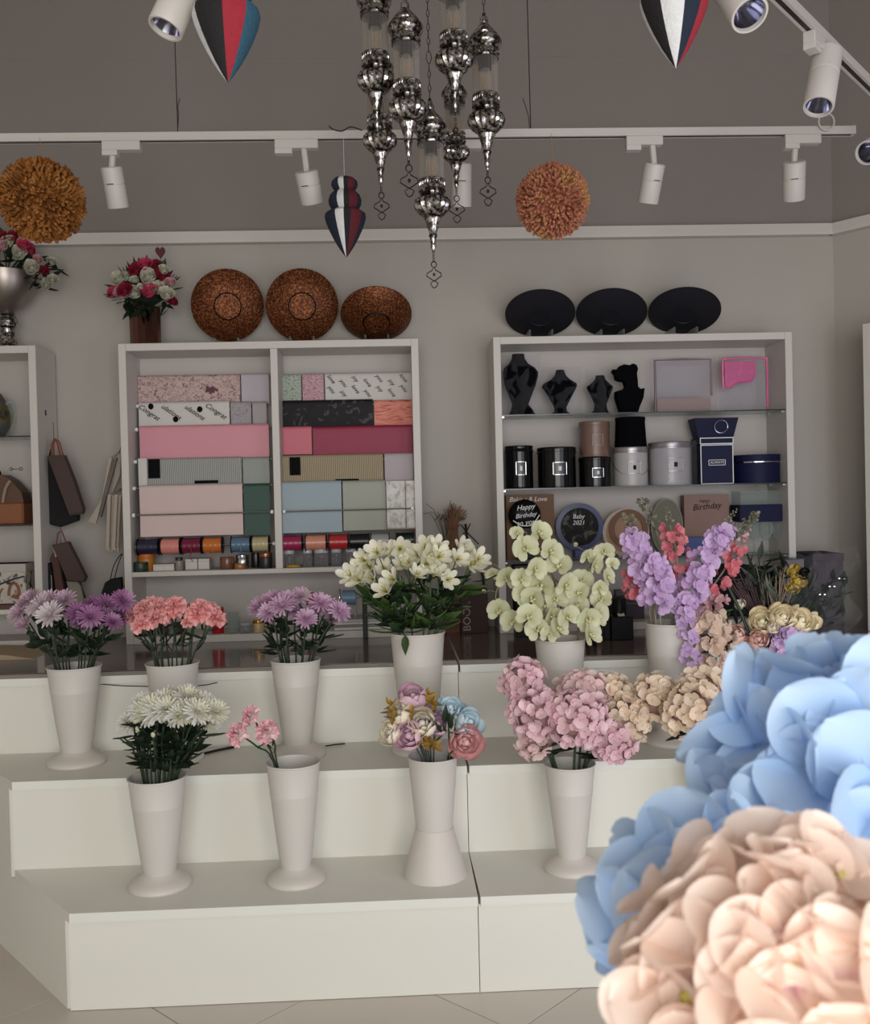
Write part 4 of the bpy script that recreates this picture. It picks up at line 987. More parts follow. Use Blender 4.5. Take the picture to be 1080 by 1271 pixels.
put(text_mesh('Birthday', .042, BLACKINK, .3), 'lettering', t, T(0, -.0022, h * .80) @ FACE @ Matrix.Rotation(.08, 4, 'Z'))
put(text_mesh('happy', .022, BLACKINK, .3), 'lettering', t, T(-.01, -.0022, h * .90) @ FACE)
t, w, h = flat_box('small bright blue gift box behind the coral delphiniums', (850, 668, 880, 690), 4.58, S3, .05, mat('blue_box', (44, 66, 128), .5), 'blue_box')
# glass dome jar, navy drawer box, wine glasses at the end of the shelf
x, z, w, h = span(918, 604, 970, 621, 4.62); xb_, zb_, wb, hb = span(914, 621, 970, 642, 4.62)
def goblet(label, xp, Y):
    x = P(xp, 668, Y).x
    t = thing('wine_glass', label, 'glass', (x, Y, S3), group='stem glasses at the end of the shelf')
    G().lathe([(0, 0), (.03, 0), (.03, .002), (.005, .006), (.004, .06), (.02, .075), (.033, .10), (.034, .12), (.029, .15)], 22).obj('glass_body', GLASS, t)
for k, xp in enumerate((921, 936, 951, 966)): goblet('clear stem glass under the navy drawer box', xp, 4.60 + .03 * (k % 2))
t = thing('navy_drawer_box', 'navy flat box with a clear acrylic lid resting on the glasses', 'gift box', (xb_, 4.64, S3 + .152))
G().box(-wb / 2, wb / 2, -.07, .07, 0, hb, .0015).obj('body', NAVY, t)
G().box(-wb * .47, wb * .47, -.062, .062, hb, hb + h).obj('acrylic_lid', GLASS, t)
G().lathe([(0, hb + h), (.012, hb + h), (.006, hb + h + .006), (.014, hb + h + .02), (0, hb + h + .03)], 14).obj('knob', GLASS, t)
# ------------------------------------------------------------------ floor of the cabinet and the counter before it
def plain_box(label, box, Y, zs, d, m, name='storage_box', lid=None, cat='box', group=None):
    return carton(label, box, Y, zs, d, m, name=name, cat=cat, lid=lid, group=group)
plain_box('dark grey storage box on the cabinet floor behind the orchids', (640, 715, 672, 786), 4.60, S0, .12, mat('charcoal_box', (30, 27, 30), .7, spec=.15), lid=mat('charcoal_lid', (56, 52, 56), .6))
plain_box('magenta gift box on the cabinet floor behind the orchids', (738, 764, 754, 781), 4.58, S0, .1, mat('magenta_box', (130, 28, 66), .5))
plain_box('dark purple box on the cabinet floor behind the black dispenser', (760, 752, 800, 779), 4.62, S0, .1, mat('plum_box', (44, 26, 44), .5))
plain_box('grey cabinet floor box behind the lilac delphiniums', (764, 700, 782, 734), 4.70, S0 + .0, .04, mat('slate_box', (96, 94, 102), .6))
plain_box('plain black box on the cabinet floor behind the delphiniums', (880, 712, 930, 776), 4.60, S0, .12, mat('black_box', (18, 17, 21), .6, spec=.15))
plain_box('wide dark box on the cabinet floor beside the side panel', (932, 716, 972, 775), 4.62, S0, .12, mat('brown_black_box', (38, 32, 37), .7, spec=.15))
# black dispenser with a strip of tape
x, z, w, h = span(757, 774, 784, 803, 4.22)
t = thing('tape_dispenser', 'black box shaped dispenser with a pale strip curling out', 'dispenser', (x, 4.22, ZB))
G().box(-w / 2, w / 2, -.04, .05, 0, h, .003).obj('body', BLACK, t)
G().box(-w / 2 - .03, -w / 2 + .0, -.02, .05, 0, h * 1.05, .003).obj('side_block', BLACK, t)
G().grid(lambda u, v: (-.022 + .03 * u + .008 * (1 - v), -.02 + .05 * math.sin(v * 2.6), h + .055 * math.sin(v * 2.2)), 1, 8).obj('paper_strip', mat('pale_strip', (190, 184, 168), .6), t)
G().lathe([(0, h), (.03, h), (.032, h + .05), (.026, h + .075), (0, h + .08)], 20, T(.0, .02, 0)).obj('top_roller', BLACK, t)
x, z, w, h = span(727, 793, 741, 806, 4.05)
o = G().lathe([(0, 0), (w * .5, 0), (w * .5, h * .9), (w * .42, h), (0, h)], 24).obj('black_cup', BLACK); o.location = (x, 4.05, ZB); tag(o, 'small black pot standing on the counter beside the orchid vase', 'pot')
x, z, w, h = span(640, 787, 668, 795, 4.40)
o = G().box(-w / 2, w / 2, -.05, .05, 0, h, .002).obj('black_tray', BLACK); o.location = (x, 4.42, ZB); tag(o, 'low black tray on the counter below the hanging orchids', 'tray')
# dark box at the end of the counter by the angled wall
o = thing('grey_box', 'large grey brown box at the end of the counter by the angled wall', 'box', (2.04, 4.6, ZB))
G().box(-.085, .06, -.13, .10, 0, .315, .002).obj('body', mat('taupe_card', (76, 69, 76), .8, spec=.15), o); G().box(-.088, .063, -.133, .103, .3, .335, .002).obj('lid', mat('taupe_lid', (72, 65, 72), .8, spec=.15), o)
o2 = thing('calendar', 'spiral bound card stand behind the yellow flowers', 'calendar', (P(985, 705, 4.40).x, 4.40, ZB))
G().box(-.05, .05, 0, .006, 0, .32).obj('card', mat('grey_page', (110, 106, 112), .7), o2)
g = G()
for k in range(12): g.tube([(-.045 + .008 * k + 0, .003 + .007 * math.cos(a), .32 + .007 * math.sin(a)) for a in [2 * PI * q / 8 for q in range(8)]], .0009, 4, closed=True)
g.obj('spiral_binding', DARKM, o2)
G().box(-.05, .05, .05, .054, 0, .30, 0, Matrix.Rotation(0, 4, 'X')).obj('back_leaf', mat('back_page', (110, 106, 112), .7), o2)
# ------------------------------------------------------------------ blooms shared by many flowers
def swirl_rose(m, name, n=13, seed=1, closed=.5):
    """rose of cupped petals, radius about 1, z up"""
    q = random.Random(seed); g = G()
    for k in range(n):
        f = k / (n - 1); a = k * 2.39996
        L = .75 + .35 * f; W = .55 + .75 * f
        vf = petal_vf(L, W, cup=.9, curl=.18 * f, a=.6, nu=4, nv=4)
        tilt = math.radians(92 - 62 * f * (1.25 - closed))
        g.add(vf[0], vf[1], Matrix.Rotation(a, 4, 'Z') @ T(0, .06 + .22 * f, -.1 * f) @ Matrix.Rotation(tilt, 4, 'X'))
    g.ball((0, 0, .35), (.22, .22, .35), 8, 5)
    return g.mesh(name, m)
def rosem(name, col): return mat(name, col, .6, var=.12, vscale=6)
R_PINK = swirl_rose(rosem('rose_pink', (206, 74, 108)), 'rose', seed=2); R_RED = swirl_rose(rosem('rose_crimson', (150, 34, 58)), 'rose', seed=3)
R_WHT = swirl_rose(rosem('rose_cream', (206, 202, 184)), 'rose', seed=4); R_BLSH = swirl_rose(rosem('rose_blush', (206, 160, 164)), 'rose', seed=5)
LEAF_VF = petal_vf(.1, .042, cup=.35, curl=.25, a=.8, nu=2, nv=4, point=.35, rounded=False)
LEAF_ME = G().add(*LEAF_VF).mesh('leaf', LEAF); LEAFD_ME = G().add(*LEAF_VF).mesh('leaf', LEAFD)
LLEAF_VF = petal_vf(.1, .018, cup=.4, curl=.35, a=.7, nu=2, nv=5, point=.3, rounded=False)
LLEAF_ME = G().add(*LLEAF_VF).mesh('leaf', LEAF); LLEAFD_ME = G().add(*LLEAF_VF).mesh('leaf', LEAFD)
def leaf_at(parent, loc, d, s, me=None, name='leaf', roll=0.0):
    """leaf whose length runs along d"""
    d = Vector(d).normalized(); y = d; x = y.cross(Vector((0, 0, 1)))
    x = x.normalized() if x.length > .05 else Vector((1, 0, 0)); z = x.cross(y)
    M = Matrix(((x.x, y.x, z.x, 0), (x.y, y.y, z.y, 0), (x.z, y.z, z.z, 0), (0, 0, 0, 1)))
    return put(me or LEAF_ME, name, parent, Matrix.Translation(loc) @ M @ Matrix.Rotation(roll, 4, 'Y') @ Matrix.Scale(s, 4))
# ------------------------------------------------------------------ on top of the cabinets
TOPZ = ZTOP
# silver urn with roses
Yu = 4.62; xu = P(9, 400, Yu).x; k = Yu / FPX; zb0 = P(9, 426, Yu).z
t = thing('silver_urn', 'tall silver urn on the cabinet with handbags, filled with roses', 'urn', (xu, Yu, TOPZ))
pf = lambda L: [(r * k, (426 - y) * k) for r, y in L]
gd = lambda a, j: 1 + .06 * abs(math.sin(a * 8))
G().lathe(pf([(0, 426), (17, 426), (17, 423), (12, 420), (9, 410), (8, 402), (9, 400), (6, 399)]), 36).obj('foot', SILVER, t)
G().lathe(pf([(6, 399), (10, 398), (12, 392), (10, 386), (6, 384)]), 36, mod=gd).obj('knop', SILVER, t)
G().lathe(pf([(6, 384), (10, 383), (8, 381), (16, 376), (26, 366), (33, 354), (36, 342), (37, 334), (35, 334), (32, 350), (0, 360)]), 44).obj('bowl', mat('brushed_silver', (150, 140, 134), .35, metal=.9, var=.15, vscale=10), t)
r6 = random.Random(61)
fl = thing('rose_bouquet', 'white, pink and crimson roses spilling out of the silver urn', 'bouquet', (xu, Yu, TOPZ + 90 * k))
def blob_roses(t, spots, base, Y, rpx, leaves, leafme=LEAFD_ME, seed=1, stem_c=None):
    q = random.Random(seed); g = G()
    for x, y, me, s in spots:
        Yr_ = Y - q.uniform(.02, .09); p = P(x, y, Yr_) - base
        d = Vector((p.x * 1.2, -.9, p.z * .7 + .25))
        put(me, 'rose', t, aim(p, d, q.uniform(0, 6), rpx * s * Y / FPX))
        c = Vector((0, 0, 0)) if stem_c is None else stem_c
        g.tube([c, (c + p) / 2 + Vector((0, .02, .01)), p], .003, 5)
    g.obj('stems', STEMD, t)
    for x, y, dx, dy, s in leaves:
        p = P(x, y, Y - q.uniform(-.02, .05)) - base
        leaf_at(t, p, (dx, -.4 + q.uniform(-.3, .3), -dy), s * q.uniform(.8, 1.2), leafme, roll=q.uniform(-.6, .6))
base = Vector((xu, Yu, TOPZ + 90 * k))
spots = [(13, 305, R_WHT, 1.0), (27, 318, R_WHT, 1.15), (41, 336, R_WHT, 1.15), (38, 315, R_PINK, 1.0), (31, 308, R_PINK, .9), (4, 309, R_BLSH, .9), (18, 297, R_RED, .9), (48, 325, R_BLSH, .7), (64, 328, R_WHT, .75), (58, 356, R_WHT, .85), (65, 349, R_WHT, .8), (55, 338, R_RED, .7), (5, 297, R_RED, .8), (-8, 318, R_WHT, 1.1), (-14, 300, R_PINK, 1.0), (-28, 320, R_WHT, 1.0), (-22, 306, R_RED, 1.)]
lv = [(r6.uniform(-30, 40), r6.uniform(296, 330), r6.uniform(-1, 1), r6.uniform(-.6, 1), .75) for _ in range(34)] + [(r6.uniform(42, 72), r6.uniform(322, 358), r6.uniform(-.6, 1), r6.uniform(-.2, 1), .7) for _ in range(26)]
blob_roses(fl, spots, base, Yu, 11.5, lv, seed=5)
# mirrored vase of roses with a heart pick
Yv = 4.62; xv = P(181, 425, Yv).x; k = Yv / FPX
t = thing('mirrored_vase', 'copper tinted mirrored glass cylinder vase under the round rose ball', 'vase', (xv, Yv, TOPZ))
CM = mat('copper_mirror', (118, 84, 74), .12, metal=1.0, var=.35, vscale=14)
G().lathe([(0, 0), (18.5 * k, 0), (18.5 * k, .004), (19 * k, 48 * k), (17.5 * k, 48 * k), (17 * k, .01), (0, .01)], 14).obj('body', CM, t, smooth=False)
G().lathe([(18.6 * k, 0), (19.4 * k, .002), (19.4 * k, .008), (18.6 * k, .010)], 28).obj('base_ring', BLACK, t)
fl = thing('rose_bouquet', 'dense round ball of pink, crimson and white roses in the mirrored vase', 'bouquet', (xv, Yv, TOPZ + 44 * k))
base = Vector((xv, Yv, TOPZ + 44 * k))
spots = [(150, 350, R_WHT, 1.1), (158, 347, R_WHT, .8), (143, 366, R_PINK, .9), (157, 364, R_RED, 1.1), (152, 368, R_BLSH, 1.0), (168, 368, R_WHT, 1.1), (171, 339, R_RED, 1.05), (181, 334, R_PINK, 1.1), (193, 335, R_RED, 1.0), (186, 348, R_WHT, 1.25), (168, 350, R_WHT, .7), (204, 338, R_WHT, .8), (203, 348, R_RED, 1.1), (212, 354, R_BLSH, .8), (197, 362, R_WHT, 1.15), (187, 366, R_PINK, 1.2), (208, 369, R_WHT, 1.1), (215, 377, R_RED, .7), (175, 358, R_WHT, .5), (153, 374, R_WHT, .6)]
lv = []
for k2 in range(70):
    a = r6.uniform(0, 2 * PI); q = r6.uniform(.5, .98)
    x, y = 179 + 36 * q * math.cos(a), 358 + 30 * q * math.sin(a)
    lv.append((x, y, math.cos(a), math.sin(a), .55))
for k2 in range(16): lv.append((r6.uniform(152, 210), r6.uniform(372, 384), r6.uniform(-.7, .7), 1, .7))
G().ball(P(180, 357, Yv) - base, (.10, .085, .085), 16, 10).obj('foliage_ball', mat('dark_moss', (36, 44, 34), .9, var=.4, vscale=40, bump=.8, bscale=60), fl)
blob_roses(fl, spots, base, Yv - .06, 11.5, lv, seed=8)
c = P(199, 313, 4.58) - base
g = G(); hp = []
for i in range(20):
    a = 2 * PI * i / 20
    hp.append((c.x + .017 * (16 * math.sin(a) ** 3) / 12, c.z + .0019 * (13 * math.cos(a) - 5 * math.cos(2 * a) - 2 * math.cos(3 * a) - math.cos(4 * a))))
g.prism(hp, c.y - .006, c.y + .006).obj('heart_pick', mat('red_glitter', (84, 16, 24), .5, var=.4, vscale=120), fl, smooth=False)
G().tube([(c.x, c.y, c.z - .03), (c.x - .01, c.y, .02)], .0012, 5).obj('pick_stick', FILM, fl)
# bowls leaning against the wall
COPPER = ramp_mat('hammered_copper', 'noise', 130, [(.3, (50, 26, 16)), (.5, (94, 50, 29)), (.68, (150, 96, 56))], .42, metal=.5, bump=.4, detail=2)
DBOWL = mat('dark_slate_bowl', (30, 29, 36), .5, var=.25, vscale=9, spec=.3)
def bowl(label, cx, cy, wpx, hpx, Y, m, foot=.17, depth=.28, up=True, group=None, legs=False):
    k = Y / FPX; R = wpx * k / 2; cth = min(.985, hpx / wpx); th = math.acos(cth) + .13          # seen from below
    cth = math.cos(th)
    half = R * cth
    p = P(cx, cy, Y); hd = Vector((-p.x, -p.y, 0)).normalized()          # each is turned to face into the shop
    d = hd * math.cos(th) + Vector((0, 0, -math.sin(th)))
    p.z = max(p.z, TOPZ + half + .01); gap = p.z - half - TOPZ
    t = thing('decorative_bowl', label, 'bowl', (p.x, p.y, TOPZ), group=group)
    M = aim(p - Vector((p.x, p.y, TOPZ)), d)
    D = R * depth
    prof = [(R * (1 - .0), 0), (R * 1.0, .004), (R * .93, D * .22), (R * .78, D * .5), (R * .55, D * .78), (R * .36, D * .93), (R * .34, D * .95)]
    inner = [(R * .98, -.002), (R * .9, D * .12), (R * .6, D * .6), (0, D * .82)]
    G().lathe(inner[::-1] + prof, 48, M).obj('shell', m, t)
    G().lathe([(R * .345, D * .93), (R * .345, D * 1.04), (R * .31, D * 1.05), (R * .30, D * .98), (0, D * .97)], 36, M).obj('foot_ring', m, t)
    if m is COPPER: G().lathe([(R * .345, D * .955), (R * .375, D * .925), (R * .385, D * .935), (R * .35, D * .99)], 36, M).obj('foot_groove', DARKM, t)
    if legs:
        y0, y1 = (-D - .02, .0) if cth > .9 else (-.02, R * math.sin(th) * .9 + .02)
        for s in (-1, 1): G().box(s * R * .32 - .004, s * R * .32 + .004, y0, y1, 0, .035 if cth > .9 else gap + .006, .001).obj('stand_prong', GLASS, t)
    return t
bowl('round hammered copper bowl stood on edge next to the rose ball', 282.5, 379, 88, 87, 4.66, COPPER, group='hammered copper bowls', legs=True)
bowl('round hammered copper bowl stood on edge between the two other copper bowls', 375, 379, 89, 88, 4.66, COPPER, group='hammered copper bowls', legs=True)
bowl('hammered copper bowl tilted back so it looks oval', 467, 390, 88, 63, 4.64, COPPER, depth=.38, group='hammered copper bowls', legs=True)
bowl('dark slate bowl tilted back, nearest to the copper bowls', 670.5, 389, 87, 54, 4.64, DBOWL, depth=.18, group='dark slate bowls', legs=True)
bowl('dark slate bowl tilted back, between two other dark bowls', 759, 388, 88, 55, 4.64, DBOWL, depth=.18, group='dark slate bowls', legs=True)
bowl('dark slate bowl tilted back, nearest to the angled wall', 849.5, 386, 89, 54, 4.64, DBOWL, depth=.18, group='dark slate bowls', legs=True)
# ------------------------------------------------------------------ bags hanging on the cabinet sides
def slab(name, parent, poly, Y, thick, m, off, tilt=0.0):
    """outline at depth Y with real thickness and a softened rim"""
    pts = [P(x, y, Y) - off for x, y in poly]; n = len(pts)
    cx = sum(p.x for p in pts) / n; cz = sum(p.z for p in pts) / n; g = G(); V = []; F = []
    for y, s in ((-thick / 2, .93), (-thick * .35, 1), (thick * .35, 1), (thick / 2, .93)):
        V += [(cx + (p.x - cx) * s, p.y + y, cz + (p.z - cz) * s) for p in pts]
    for j in range(3):
        for k in range(n): F.append((j * n + k, j * n + (k + 1) % n, (j + 1) * n + (k + 1) % n, (j + 1) * n + k))
    F.append(tuple(range(n))[::-1]); F.append(tuple(3 * n + k for k in range(n)))
    return g.add(V, F).obj(name, m, parent)
def hung(name, label, cat, anchor, Y, group=None):
    p = P(*anchor, Y); t = thing(name, label, cat, p, group=group); return t, p
BROWNF = mat('dark_brown_felt', (72, 56, 51), .9, var=.1, vscale=30); BLKF2 = mat('black_felt', (24, 21, 22), .95, var=.2, vscale=20); STRAP = mat('brown_strap', (116, 66, 54), .6)
t, p = hung('felt_bag', 'dark brown felt bag hung from a nail on the cabinet side panel', 'bag', (66, 548), 4.57)
slab('bag_body', t, [(60, 566), (81, 565), (93, 595), (105, 632), (103, 638), (88, 640)], 4.57, .05, BROWNF, p)
G().tube([P(x, y, 4.57) - p for x, y in ((66, 568), (65, 552), (68, 545), (72, 548), (77, 566))], .009, 6).obj('strap', STRAP, t)
G().tube([P(67, 546, 4.57) - p, P(66, 524, 4.60) - p], .0012, 4).obj('string', BLACK, t)
t, p = hung('felt_bag', 'black pleated felt bag hanging behind the dark brown one', 'bag', (60, 566), 4.64)
slab('bag_body', t, [(58, 566), (66, 566), (86, 610), (98, 634), (98, 646), (76, 654), (52, 648), (49, 617), (53, 600), (54, 580)], 4.64, .05, BLKF2, p)
G().tube([P(x, y, 4.62) - p for x, y in ((60, 572), (64, 556), (67, 545))], .004, 6).obj('strap', BLACK, t)
t, p = hung('gift_bag', 'small brown felt bag hung below the large brown bag', 'bag', (74, 662), 4.57)
slab('bag_body', t, [(66, 676), (86, 672), (98, 696), (108, 716), (105, 722), (85, 721)], 4.57, .045, BROWNF, p)
G().tube([P(x, y, 4.57) - p for x, y in ((70, 676), (72, 662), (76, 658), (82, 673))], .004, 6).obj('strap', STRAP, t)
t, p = hung('gift_bag', 'pale grey card bag with rounded corners hung below the small brown bag', 'bag', (90, 722), 4.60)
slab('bag_body', t, [(83, 722), (96, 720), (101, 728), (105, 746), (103, 750), (92, 750)], 4.60, .02, mat('grey_felt', (132, 124, 114), .85), p)
slab('dark_back', t, [(86, 722), (99, 720), (107, 745), (108, 752), (95, 752)], 4.63, .02, BLKF2, p)
t, p = hung('gift_bag', 'black glossy bag hanging closest to the cabinet upright', 'bag', (62, 698), 4.59)
slab('bag_body', t, [(56, 700), (64, 698), (70, 745), (58, 745)], 4.59, .03, BLACK, p)
G().box(.01, .013, -.02, -.016, -.14, -.06).obj('foil_strip', CHROME, t)
t, p = hung('gift_bag', 'slim brown bag with a pale edge hanging next to the black glossy bag', 'bag', (68, 690), 4.61)
slab('bag_body', t, [(63, 694), (69, 680), (73, 690), (82, 744), (70, 744)], 4.61, .025, mat('cocoa_felt', (88, 60, 52), .9), p)
slab('pale_edge', t, [(66, 680), (69, 678), (72, 690), (69, 692)], 4.585, .012, mat('pale_strip_b', (170, 150, 136), .8), p)
t, p = hung('gift_bag', 'black bag wedged behind the slim brown bag', 'bag', (74, 690), 4.65)
slab('bag_body', t, [(68, 692), (75, 690), (88, 745), (76, 745)], 4.65, .02, BLKF2, p)
# pale paper bags hung on the paper cabinet's side
CREAMB = mat('cream_paper_bag', (160, 148, 134), .8, var=.1, vscale=20); GREYB = mat('grey_paper_bag', (112, 100, 92), .8)
for k, (poly, m, lab) in enumerate((([(136, 569), (140, 568), (120, 650), (110, 648), (127, 620)], CREAMB, 'long slanting cream paper bag hung at the cabinet side'),
                               ([(141, 569), (146, 568), (134, 612), (126, 642), (124, 640)], GREYB, 'slanting taupe paper bag hung behind the cream one'),
                               ([(147, 566), (151, 560), (150, 590), (141, 611), (139, 611)], CREAMB, 'narrow cream paper bag tucked against the cabinet upright'))):
    t, p = hung('paper_bag', lab, 'paper bag', poly[0], 4.56 + .025 * k, 'pale paper bags hung beside the paper cabinet')
    slab('bag_body', t, poly, 4.56 + .025 * k, .018, m, p)
    G().tube([P(poly[0][0] + 1, poly[0][1], 4.56 + .025 * k) - p, P(150.5, 560 - 4 * k, 4.56 + .025 * k) - p], .0012, 4).obj('string', BLACK, t)
for k in range(4):
    x = 135 + 4.2 * k
    t, p = hung('paper_bag', 'narrow folded cream paper bag in the hanging fan', 'paper bag', (x, 615), 4.53 + .012 * (k % 2), 'folded fan of narrow paper bags')
    slab('bag_body', t, [(x - 1, 614), (x + 3.6, 614), (x + 2.0 - .5 * k, 684 + 2 * (k % 2)), (x - 3.2 - .5 * k, 682)], 4.53 + .012 * (k % 2), .014, CREAMB, p)
    slab('fold_shadow_strip', t, [(x + 2.4, 616), (x + 3.4, 616), (x + 1.2 - .5 * k, 680), (x + .4 - .5 * k, 680)], 4.522 + .012 * (k % 2), .004, GREYB, p)
    G().tube([P(x + 1, 615, 4.53) - p, P(151, 606, 4.53) - p], .001, 4).obj('string', BLACK, t)
t, p = hung('tote_bag', 'black tote bag with thin handles hung beside the paper cabinet', 'bag', (150, 690), 4.52)
slab('bag_body', t, [(131, 723), (139, 718), (152, 716), (153, 748), (123, 748)], 4.52, .03, BLACK, p)
for dx in (0, 5): G().tube(crom([P(x, y, 4.515) - p for x, y in ((137 + dx, 719), (141 + dx, 703), (147 + dx * .6, 692), (152, 687))], 4), .0022, 5).obj('handle', BLACK, t)
# ------------------------------------------------------------------ left cabinet contents
def onpx(x, y, Y): return P(x, y, Y)
x, z, w, h = span(-30, 482, 12, 537, 4.62)
t = thing('painted_vase', 'dark painted glass vase with clear loop handles on the glass shelf', 'vase', (x, 4.62, 1.886))
G().lathe([(0, 0), (w * .3, 0), (w * .48, h * .25), (w * .5, h * .5), (w * .40, h * .8), (w * .25, h), (w * .22, h), (w * .36, h * .75), (0, .01)], 28).obj('body', ramp_mat('mottled_glaze', 'noise', 14, [(.35, (30, 40, 44)), (.5, (96, 86, 56)), (.65, (60, 72, 84))], .2), t)
G().tube(crom([(w * .42, -.01, h * .75), (w * .62, -.01, h * .8), (w * .68, -.01, h * .45), (w * .52, -.01, h * .1)], 5), .006, 8).obj('handle', GLASS, t)
x, z, w, h = span(-38, 587, 33, 651, 4.60)
t = thing('handbag', 'brown leather doctor bag with a metal clasp on the lower glass shelf', 'handbag', (x, 4.62, 1.478))
LEATH = mat('brown_leather', (84, 56, 40), .5, var=.15, vscale=15, bump=.2); TANL = mat('tan_leather', (126, 74, 44), .5, var=.15, vscale=15)
hp = [(-.5, .42), (.5, .42), (.46, .62), (.28, .86), (.12, .97), (-.12, .97), (-.28, .86), (-.46, .62)]
G().prism([(a * w, b * h) for a, b in hp], -.055, .055).obj('upper_body', LEATH, t, smooth=False)
G().box(-w * .5, w * .5, -.065, .065, 0, h * .43, .008).obj('lower_body', TANL, t)
for s in (-1, 1): G().tube(crom([(s * w * .14, -.06, h * .43), (s * w * .2, -.062, h * .7), (s * w * .28, -.058, h * .85)], 4), .007, 6).obj('studded_strap', mat('pale_strap_%d' % s, (140, 124, 108), .6), t)
G().tube(crom([(-.03, -.055, h * .97), (-.02, -.06, h * 1.06), (.02, -.06, h * 1.06), (.03, -.055, h * .97)], 4), .005, 6).obj('clasp', DARKM, t)
g = G()
for s in (0, 1): g.tube([(w * .30 + s * .045 + .007 * math.cos(a), -.058, h * 1.07 + .007 * math.sin(a)) for a in [2 * PI * q / 8 for q in range(8)]], .0016, 5, closed=True)
g.tube([(w * .31, -.058, h * 1.07), (w * .30 + .038, -.058, h * 1.07)], .0014, 5); g.obj('clasp_knobs', DARKM, t)
x, z, w, h = span(-34, 698, 37, 747, 4.60)
t = thing('printed_box', 'white box printed with a blue and brown street scene', 'gift box', (x, 4.62, 1.09 + .022))
PRINT = ramp_mat('street_print', 'noise', 16, [(.36, (48, 44, 52)), (.44, (176, 170, 160)), (.6, (184, 178, 168)), (.66, (126, 84, 54))], .6, detail=3, distort=1.2)
G().box(-w / 2, w / 2, -.07, .07, 0, h, .002).obj('body', PRINT, t)
G().box(-w / 2 - .002, w / 2 + .002, -.072, .072, h * .8, h * 1.0, .002).obj('lid', mat('pale_lid', (172, 166, 160), .6), t)
g = G().tube(crom([(-w * .1, -.073, h * .42), (w * .1, -.073, h * .52), (w * .3, -.073, h * .62), (w * .48, -.073, h * .68)], 4), .004, 5).obj('printed_branch', mat('printed_blue', (44, 48, 70), .6), t)
g = G().tube([(w * .30 + .025 * math.cos(a), -.072, h * .2 + .06 * math.sin(a)) for a in [PI * q / 8 for q in range(9)]], .007, 5).obj('printed_arch', mat('printed_brown', (128, 78, 44), .6), t)
x, z, w, h = span(-34, 745, 28, 763, 4.57)
t = thing('wooden_tray', 'dark brown wooden tray under the printed box', 'tray', (x, 4.60, 1.09))
G().box(-w / 2, w / 2, -.09, .09, 0, .006).obj('base', LEATH, t)
for a in ((-w / 2, w / 2, -.09, -.08), (-w / 2, w / 2, .08, .09), (-w / 2, -w / 2 + .01, -.08, .08), (w / 2 - .01, w / 2, -.08, .08)): G().box(a[0], a[1], a[2], a[3], .006, .021).obj('side', LEATH, t)
x = P(14, 800, 4.15).x
o = G().prism([(-.35, 0), (.14, 0), (.02, .02), (-.35, .034)], -.14, .14).obj('folded_board', mat('tan_board', (168, 148, 120), .6)); o.location = (x - .05, 4.3, ZB); o['label'] = 'tan board lying on the counter under the handbag cabinet'; o['category'] = 'board'
# ------------------------------------------------------------------ between the cabinets: raffia bundle and books
r7 = random.Random(71)
t = thing('raffia_bundle', 'bundle of dry brown raffia and twigs standing by the wall', 'dried bundle', (P(560, 790, 4.66).x, 4.66, ZB))
base = Vector((P(560, 790, 4.66).x, 4.66, ZB))
g = G()
for k in range(110):
    a = r7.uniform(-1, 1); tip = P(565 + a * 13 + r7.uniform(-4, 4), 626 + abs(a) * 12 + r7.uniform(-4, 10), 4.66 + r7.uniform(-.04, .04)) - base
    tie = P(563 + a * 5, 652, 4.66 + r7.uniform(-.015, .015)) - base; bot = P(560 + a * 14, 690 + r7.uniform(0, 12), 4.66 + r7.uniform(-.03, .03)) - base
    g.tube(crom([bot, tie, tip], 3), .0018, 4)
g.obj('raffia', mat('raffia_brown', (112, 80, 58), .9, var=.25, vscale=30), t)
g = G()
for k in range(16):
    a = r7.uniform(-1, 1); g.tube(crom([Vector((r7.uniform(-.01, .01), 0, .0)), P(556 + a * 6, 680, 4.67) - base, P(552 + a * 20, 640, 4.67) - base, P(548 + a * 30 + r7.uniform(-6, 6), 628 + r7.uniform(-8, 20), 4.67) - base], 3), .0017, 4)
g.obj('twigs', mat('dark_twig', (58, 44, 36), .9), t)
G().tube([P(557, 654, 4.64) - base, P(563, 656, 4.62) - base, P(570, 652, 4.64) - base], .006, 6).obj('tie', STRAP, t)
t = thing('dried_branch', 'dark twisted dried branch leaning beside the raffia bundle', 'dried branch', (P(600, 790, 4.74).x, 4.74, ZB))
b2 = Vector((P(600, 790, 4.74).x, 4.74, ZB))
g = G().tube(crom([P(604, 785, 4.74) - b2, P(600, 720, 4.74) - b2, P(590, 688, 4.74) - b2, P(580, 668, 4.74) - b2, P(578, 650, 4.74) - b2], 4), [.006] * 13 + [.008] * 2 + [.007] * 2 if False else .006, 6)
for q in ((572, 651), (584, 650), (594, 675), (575, 662)): g.tube([P(579, 660, 4.74) - b2, P(*q, 4.67) - b2], .003, 5)
g.obj('branch', mat('dark_branch', (40, 30, 28), .9), t)
x, z, w, h = span(571, 735, 604, 789, 4.60)
t = thing('book', 'dark maroon book with white lettering up its spine', 'book', (x, 4.62, ZB))
G().box(-w / 2, w / 2, -.09, .09, 0, h, .002).obj('cover', mat('maroon_cover', (58, 32, 34), .5, spec=.2), t)
put(text_mesh('BOOK', .05, mat('pale_ink', (150, 134, 128), .7)), 'lettering', t, T(-w * .27, -.0912, h * .40) @ FACE @ Matrix.Rotation(PI / 2, 4, 'Z'))
x, z, w, h = span(552, 742, 570, 790, 4.60)
t = thing('reed_bundle', 'upright bundle of reddish brown reeds beside the maroon book', 'dried bundle', (x, 4.60, ZB))
g = G()
